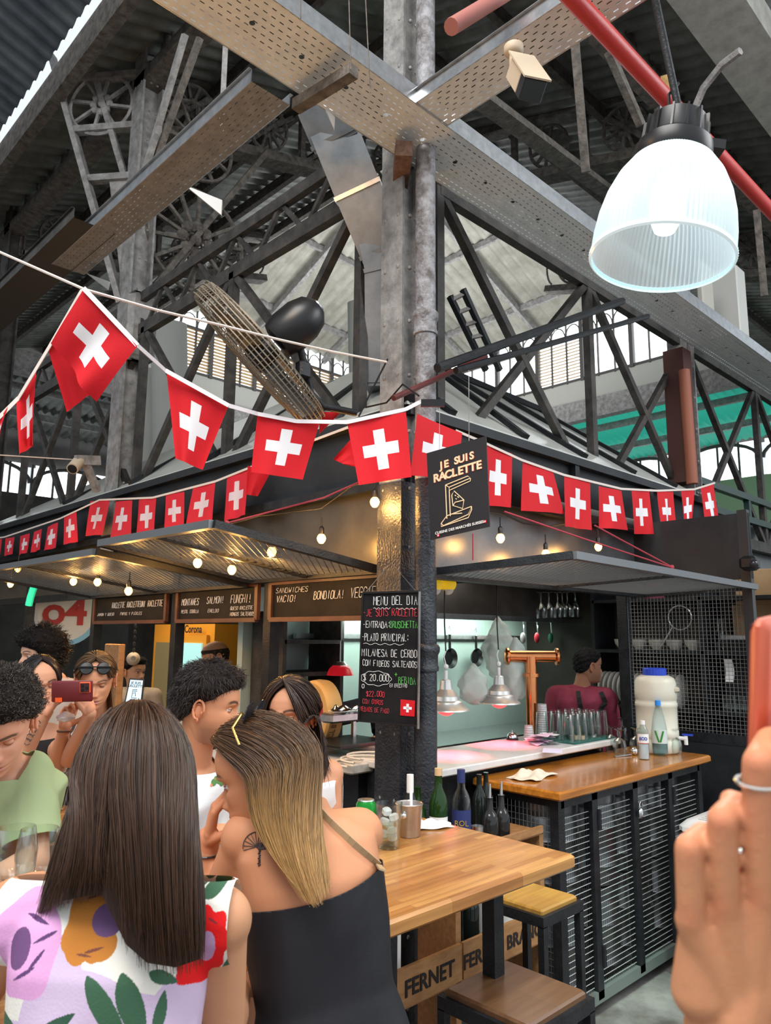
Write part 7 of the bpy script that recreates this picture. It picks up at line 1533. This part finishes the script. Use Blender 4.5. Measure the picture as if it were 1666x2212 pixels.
strands(CW, 'hair', long_path(CW, hm, he, th1=1.45, s0=.4, off=.013), (-2.35, 2.35), 700, (.010, .007, .006), (.06, .032, .022), r=.0016, npt=26, jit=.008, seed=8, wav=.009, wf=42., layers=.022, nb=50)
# ---------------------------------------------------------------- man in the green t-shirt, left edge
nk = atd(2, 1650, 2.1); hp = atd(-40, 1960, 2.15); hp.z = .84
GM = person('man in a sage green t-shirt looking down, cut by the left edge', hp, nk, -_h*.9+_r*.25, atd(-2, 1566, 1.98), -_h*.8+_r*.3-V(0, 0, .5), (.64, .34, .23), sw=.19, hs=1.03, vox=.009, headkw=dict(brow=(.03, .02, .015), lipc=(.5, .2, .18), stubble=.3, open_eye=-.5, browt=1.3),
  arms=dict(L=dict(sh=atd(62, 1672, 2.12), el=atd(74, 1862, 2.0), wr=atd(-30, 1905, 1.8), d=-RT, n=-UP), R=dict(el=atd(-150, 1850, 2.), wr=atd(-80, 1900, 1.8))))
garment(GM, 'green_t_shirt', mat('sage_cotton', (.30, .38, .2), .85, bump=.1, bs=200.), .014, .78, tee(GM), vox=.008, wrinkle=.004, sub=1, slinf=.02)
short_hair(GM, 'hair', (.014, .011, .010), (.09, .075, .065), hline, .026, 4000, 9, .02, .3, curl=.005, r=.0009, rough=.006)
# ---------------------------------------------------------------- woman photographing with a red phone
nk = atd(72, 1568, 3.08); hp = atd(55, 1840, 3.1); hp.z = .84
PW = person('woman with pulled-back black hair filming with a red-cased phone', hp, nk, -_h*.8+_r*.5, atd(84, 1478, 3.02), -_h*.8+_r*.62-V(0, 0, .12), (.60, .30, .185), sw=.165, fem=1, hs=.97, vox=.009, headkw=dict(brow=(.015, .01, .01), lipc=(.5, .06, .09), browt=1.3, open_eye=-.1, lips=1.2), roll=.1,
  arms=dict(R=dict(sh=atd(22, 1600, 3.05), el=atd(38, 1650, 2.82), wr=atd(98, 1542, 2.78), d=RT*.55+UP*.8, n=RT*.6-UP*.3+FW*.5, pose=[(.4, .6, .3)]*4, side=1, thumb=.7), L=dict(sh=atd(118, 1612, 3.1), el=atd(150, 1640, 2.95), wr=atd(196, 1540, 2.8), d=UP*.9-RT*.5, n=-RT*.7+FW*.5, pose=[(.5, .8, .4)]*4, side=-1, thumb=.6)))
PW['armhole'] = .15; PW['tilt'] = .5
garment(PW, 'black_vest', mat('black_cloth', (.012, .011, .012), .8), .009, 0, lambda vs: np.minimum(-.035-body_uv(PW, vs)[1], body_uv(PW, vs)[1]+.6), vox=.008, solid=.002)
hm = [(-2.0, (45, 1490, 3.02)), (0., (60, 1490, 3.2)), (2.0, (112, 1480, 3.12))]; he = [(-2.0, (30, 1560, 3.1)), (0., (50, 1580, 3.22)), (2.0, (95, 1570, 3.2))]
strands(PW, 'hair', long_path(PW, hm, he, th1=1.35, s0=.5, off=.008), (-2.2, 2.2), 450, (.008, .006, .007), (.03, .022, .02), r=.0014, npt=16, jit=.004, seed=11, layers=.01, nb=40)
mb = MB()
for k in range(5):
    t = NP(PW['arms']['R'][2]-PW['arms']['R'][1]); b0 = PW['arms']['R'][1].lerp(PW['arms']['R'][2], .5+.09*k)-FW*.033; mb.tube([b0+RT*.012*cos(a)+UP*.012*sin(a) for a in np.linspace(0, 5.5, 9)], .0016, 4)
mb.build('forearm_tattoo', TAT, PW['root'])
c = atd(156, 1493, 2.74); fx = (RT+UP*.02).normalized(); fy = UP.copy(); fn_ = fx.cross(fy)
r = thing('smartphone', c, 'red-cased phone held sideways by the woman with black hair', 'phone'); PH = mat('dark_red_case', (.14, .015, .02), .4); MB().box(c, (.152, .078, .011), (fx, fy, fn_), .004).build('case', PH, r, True)
ORE = mat('orange_edge', (.8, .1, .02), .45); q = c+fx*.05+fy*.014+fn_*.006
MB().box(q, (.04, .04, .005), (fx, fy, fn_), .002).build('camera_surround', ORE, r); MB().box(q+fn_*.002, (.033, .033, .004), (fx, fy, fn_)).build('camera_island', mat('dark_glass', (.06, .02, .025), .1), r)
for a, b_ in ((-.008, .008), (-.008, -.008), (.008, 0)): MB().lathe([(0, .003), (.005, .003), (.006, 0)], q+fx*a+fy*b_+fn_*.004, 14, (fx, fy, fn_)).build('lens', RUBBER, r)
MB().bar(c-fx*.06-fy*.03+fn_*.006, c-fx*.035-fy*.03+fn_*.006, .016, .002, up=fn_).build('orange_button', ORE, r)
# ---------------------------------------------------------------- woman with sunglasses on her head, striped shirt
nk = atd(212, 1556, 3.3); hp = atd(215, 1830, 3.3); hp.z = .84
SW = person('woman in a striped shirt with sunglasses pushed up on her hair', hp, nk, -_h*.95+_r*.1, atd(206, 1471, 3.2), -_h*.85+_r*.28-V(0, 0, .22), (.58, .285, .165), sw=.17, fem=1, hs=.97, vox=.009, headkw=dict(brow=(.08, .05, .03), lipc=(.5, .19, .16), open_eye=-.1),
  arms=dict(R=dict(sh=atd(150, 1600, 3.25), el=atd(118, 1665, 2.98), wr=atd(140, 1572, 2.9), d=UP+RT*.25, n=-FW*.5+RT*.5, pose=[(.7, .9, .5)]*4, side=1), L=dict(sh=atd(270, 1590, 3.3), el=atd(300, 1680, 3.2), wr=atd(230, 1720, 2.9))))
SW['tilt'] = .5
def stripes(vs):
    u, v, w = body_uv(SW, vs); s = ((u*38+.6*np.sin(v*9)) % 1) < .5; c = np.tile(NP((.66, .62, .57)), (len(vs), 1)); c[s] = (.09, .055, .045); return c
garment(SW, 'striped_shirt', CLOTHV, .014, .8, lambda vs: np.minimum(.0-body_uv(SW, vs)[1]-2.2*np.maximum(0, body_uv(SW, vs)[2]-1.1*np.abs(body_uv(SW, vs)[0])-.03), body_uv(SW, vs)[1]+.6), stripes, vox=.008, sub=2, wrinkle=.003)
hm = [(-2.1, (172, 1450, 3.22)), (0., (205, 1470, 3.4)), (2.1, (238, 1460, 3.22))]; he = [(-2.1, (160, 1500, 3.24)), (0., (190, 1520, 3.4)), (2.1, (245, 1540, 3.22))]
strands(SW, 'hair', long_path(SW, hm, he, th1=1.2, s0=.6, off=.012), (-2.2, 2.2), 500, (.05, .026, .014), (.22, .12, .055), r=.0014, npt=16, jit=.008, seed=13, layers=.014, nb=40)
M = SW['M']; P = lambda x, y, z: Vector(M @ NP((x, y, z)))+SW['head']; g = MB()
for s in (-1, 1): g.lathe([(0, .004), (.024, .002), (.028, -.002), (0, -.002)], P(.034*s, -.088, .082), 20, (Vector(M[:, 0]), Vector(M @ NP((0, .5, .86))), Vector(M @ NP((0, -.86, .5)))))
g.bar(P(-.06, -.09, .088), P(.06, -.09, .088), .012, .005)
for s in (-1, 1): g.tube([P(.062*s, -.088, .088), P(.086*s, -.03, .06), P(.09*s, .02, .04)], .0025, 6)
g.build('sunglasses', RUBBER, SW['root'], True)
MB().tube([SW['arms']['R'][2]+(_r*cos(a)*.026+_h*sin(a)*.026)+V(0, 0, -.012) for a in np.linspace(0, 2*pi, 18)][:-1], .0035, 5, closed=True).build('bracelet', mat('brown_bead', (.08, .03, .02), .5), SW['root'])
bag('napkin', atd(142, 1548, 2.83), (.036, .03, .02), 'crumpled white napkin in the hand of the woman with sunglasses', 40, PAPER)
# ---------------------------------------------------------------- others in the background
nk = atd(118, 1470, 3.85); hp = nk-_h*0; hp.z = .9
MBK = person('person with black hair and a beige top behind the filming woman', hp, nk, -_r*.3-_h*.8, atd(88, 1418, 3.85), -_h*.7-_r*.7, (.55, .31, .21), sw=.18, vox=.011, hands=False, stand=True)
garment(MBK, 'beige_top', mat('beige_knit', (.46, .37, .31), .9), .014, .9, lambda vs: np.minimum(.015-body_uv(MBK, vs)[1], body_uv(MBK, vs)[1]+.5), vox=.01)
short_hair(MBK, 'hair', (.006, .005, .005), (.02, .016, .015), lambda p: p[:, 2]-np.interp(p[:, 1], [-.1, -.05, 0, .09], [.05, .03, -.03, -.08]), .035, 600, 15, .04, .5, curl=.006, r=.0018)
nk = atd(489, 1468, 5.75); hp = nk.copy(); hp.z = .93
BM = person('bald bearded man in a black shirt working inside the stall', hp, nk, -_r*.6-_h*.7, atd(465, 1419, 5.7), -_r*.93-_h*.35-V(0, 0, .12), (.5, .26, .15), sw=.2, hs=1.04, vox=.011, hands=False, stand=True, headkw=dict(stubble=.6, brow=(.03, .02, .015), lipc=(.4, .15, .12)))
garment(BM, 'black_shirt', mat('black_cloth', (.012, .011, .012), .8), .014, .9, lambda vs: np.minimum(.015-body_uv(BM, vs)[1], body_uv(BM, vs)[1]+.5), vox=.01)
short_hair(BM, 'cropped_hair', (.03, .022, .018), (.06, .05, .045), lambda p: np.minimum(.055-p[:, 2], p[:, 2]-np.interp(p[:, 1], [-.03, .0, .03, .09], [.03, .0, -.02, -.05])), .003, 250, 16, .006, .5)
nk = aty(1254, 1486, 2.95); hp = nk.copy(); hp.z = .93
BT = person('bartender in a maroon shirt with black apron straps, turned to the right', hp, nk, _r*.5+_h*.8, nk+(atd(1272, 1440, 5.)-atd(1254, 1490, 5.))*1.0, _r*.93+_h*.3, (.46, .23, .14), sw=.2, hs=1.04, vox=.011, hands=False, stand=True, headkw=dict(stubble=.45, brow=(.02, .015, .012), lipc=(.36, .14, .11)),
  arms=dict(R=dict(el=nk+_r*.24-V(0, 0, .33), wr=nk+_r*.22+_h*.22-V(0, 0, .4)), L=dict(el=nk-_r*.2-V(0, 0, .33)+_h*.1, wr=nk-_r*.05+_h*.3-V(0, 0, .4))))
garment(BT, 'maroon_shirt', mat('maroon_cotton', (.19, .02, .045), .8, 0, (.27, .035, .07), 8.), .016, .95, lambda vs: np.minimum(.025-body_uv(BT, vs)[1], body_uv(BT, vs)[1]+.5), vox=.01, wrinkle=.005, sub=1)
short_hair(BT, 'cropped_hair', (.012, .011, .012), (.06, .06, .062), hline, .006, 700, 17, .01, .5)
q = lambda u, v: BT['neck']+BT['rt']*u+BT['ax']*v
shirt = [c for c in BT['root'].children if c.name.startswith('maroon')][0]
for k_, pts in enumerate(([(-.07, -.01), (-.06, -.1), (-.03, -.2), (.0, -.3)], [(.09, -.01), (.12, -.08), (.06, -.16), (-.02, -.22)])):
    mb = MB(); dn = [q(*a)-_h*.2 for a in pts]; full = [dn[0].lerp(dn[1], t) for t in (0, .5)]+[dn[1].lerp(dn[2], t) for t in (0, .5)]+[dn[2].lerp(dn[3], t) for t in (0, .5, 1)]
    for a, b_ in zip(full[:-1], full[1:]): mb.bar(a, b_, .03, .003, up=-FW)
    stick(mb, shirt, .006).build('apron_strap', mat('black_strap', (.012, .012, .014), .7), BT['root'])
nk = atd(292, 1488, 6.3); hp = nk.copy(); hp.z = .9
SM = person('person with dark hair far behind the tablet', hp, nk, -_h, atd(291, 1452, 6.3), -_h*.5+_r*.8, (.45, .25, .16), sw=.18, vox=.013, hands=False, stand=True)
garment(SM, 'beige_top', mat('sand_cloth', (.4, .32, .25), .9), .014, .9, lambda vs: np.minimum(.015-body_uv(SM, vs)[1], body_uv(SM, vs)[1]+.5), vox=.012)
short_hair(SM, 'hair', (.006, .005, .005), (.02, .016, .015), hline, .02, 300, 18, .03, .4, r=.002)
nk = V(3.2, 3.2, 1.42); hp = V(3.22, 3.22, .93)
CK = person('cook in a dark shirt half hidden behind the hanging chalkboard', hp, nk, -_r*.7-_h*.5, V(3.18, 3.17, 1.57), -_r-_h*.3-V(0, 0, .3), (.55, .3, .2), sw=.19, vox=.011, stand=True, arms=dict(R=dict(el=atd(830, 1600, 4.35), wr=atd(790, 1606, 4.1), d=-RT, n=-UP), L=dict(el=V(2.85, 3.55, 1.2), wr=V(2.7, 3.4, 1.17))))
garment(CK, 'dark_shirt', mat('navy_cloth', (.01, .014, .03), .85), .014, .8, lambda vs: np.minimum(.015-body_uv(CK, vs)[1], body_uv(CK, vs)[1]+.5), vox=.01)
short_hair(CK, 'hair', DKHAIR, (.03, .025, .02), hline, .015, 300, 19, .02, .3, r=.002)
# ---------------------------------------------------------------- hand with a phone close to the camera
r = thing('person', atd(1690, 2700, .55), 'out-of-focus hand holding up a phone at the right edge, close to the camera', 'person')
mb = MB(); Dp = .40
for (a, b_, c_, d_, r1, r2, r3) in (((1494, 1990, Dp), (1488, 1832, Dp), (1520, 1800, Dp+.018), (1545, 1812, Dp+.022), .0077, .0075, .0066), ((1566, 1965, Dp), (1560, 1772, Dp-.002), (1590, 1735, Dp+.018), (1625, 1745, Dp+.024),   .0083, .0079, .007), ((1642, 1945, Dp), (1640, 1650, Dp-.002), (1665, 1600, Dp+.018), (1700, 1620, Dp+.02), .009, .0088, .008), ((1718, 1950, Dp), (1708, 1610, Dp), (1720, 1560, Dp+.02), (1750, 1600, Dp+.02), .01, .0095, .0085)):
    P_ = [atd(*a), atd(*b_), atd(*c_), atd(*d_)]; capsule(mb, P_[0], P_[1], r1, r2); capsule(mb, P_[1], P_[2], r2, r3); capsule(mb, P_[2], P_[3], r3, r3*.85); capsule(mb, atd(1600, 2240, Dp+.006), P_[0]+FW*.0012, .016, r1*1.1)
capsule(mb, atd(1588, 1760, Dp+.03), atd(1578, 1728, Dp+.02), .0075, .006)
capsule(mb, atd(1512, 2140, Dp+.006), atd(1500, 2020, Dp+.004), .0155, .0085); capsule(mb, atd(1580, 2190, Dp+.006), atd(1630, 2060, Dp+.008), .02, .015); capsule(mb, atd(1700, 2200, Dp+.012), atd(1720, 2020, Dp+.012), .018, .015); capsule(mb, atd(1560, 2230, Dp+.006), atd(1640, 2230, Dp+.006), .02, .02)
capsule(mb, atd(1590, 2240, Dp+.006), atd(1640, 2480, .45), .0235, .025); capsule(mb, atd(1625, 2240, Dp+.01), atd(1660, 2480, .45), .022, .026); capsule(mb, atd(1648, 2480, .45), atd(1750, 3000, .5), .03, .042)
vs, fs = remesh(mb, .0016, 12, .5); q = vs*60; c = np.tile(NP((.60, .265, .135)), (len(vs), 1)); zz = (vs-NP(atd(1500, 1960, Dp))) @ NP(UP); k = np.clip((zz-.02)/.03, 0, 1)[:, None]*.6; c = c*(1-k)+NP((.62, .24, .13))*k
kn = np.zeros(len(vs))
for p_ in ((1494, 1990), (1562, 1965), (1636, 1945), (1488, 1832), (1556, 1772), (1634, 1650)): kn += np.exp(-((vs-NP(atd(*p_, Dp-.008)))**2).sum(1)/.008**2)
c = c*(1-np.clip(kn, 0, 1)[:, None]*.35)+NP((.58, .17, .09))*np.clip(kn, 0, 1)[:, None]*.35
hand_o = raw('body', vs, fs, SKINM, r, c)
MB().tube([atd(1635, 1690, Dp)+RT*.0102*cos(t)+FW*.0102*sin(t) for t in np.linspace(0, 2*pi, 24)][:-1], .0011, 6, closed=True).build('ring', mat('silver_ring', (.8, .76, .7), .2, 1.), r, True)
r = thing('smartphone', atd(1660, 1560, .425), 'coral-cased phone held upright at the right edge, out of focus', 'phone')
A, B_ = atd(1637, 1338, .43), atd(1625, 1900, .43); up_ = (A-B_).normalized(); sd = (RT*.72+FW*.7); sd = (sd-up_*sd.dot(up_)).normalized(); nn = up_.cross(sd)
MB().box(A.lerp(B_, .5)+sd*.04, (.08, (A-B_).length, .0105), (sd, up_, nn), .004).build('case', mat('coral_case', (.62, .12, .06), .45), r, True)
MB().box(A.lerp(B_, .5)+sd*.04-nn*.0054*(1 if nn.dot(FW) > 0 else -1)*-1, (.072, (A-B_).length-.008, .001), (sd, up_, nn)).build('glass_face', mat('dark_glass', (.06, .02, .025), .1), r)
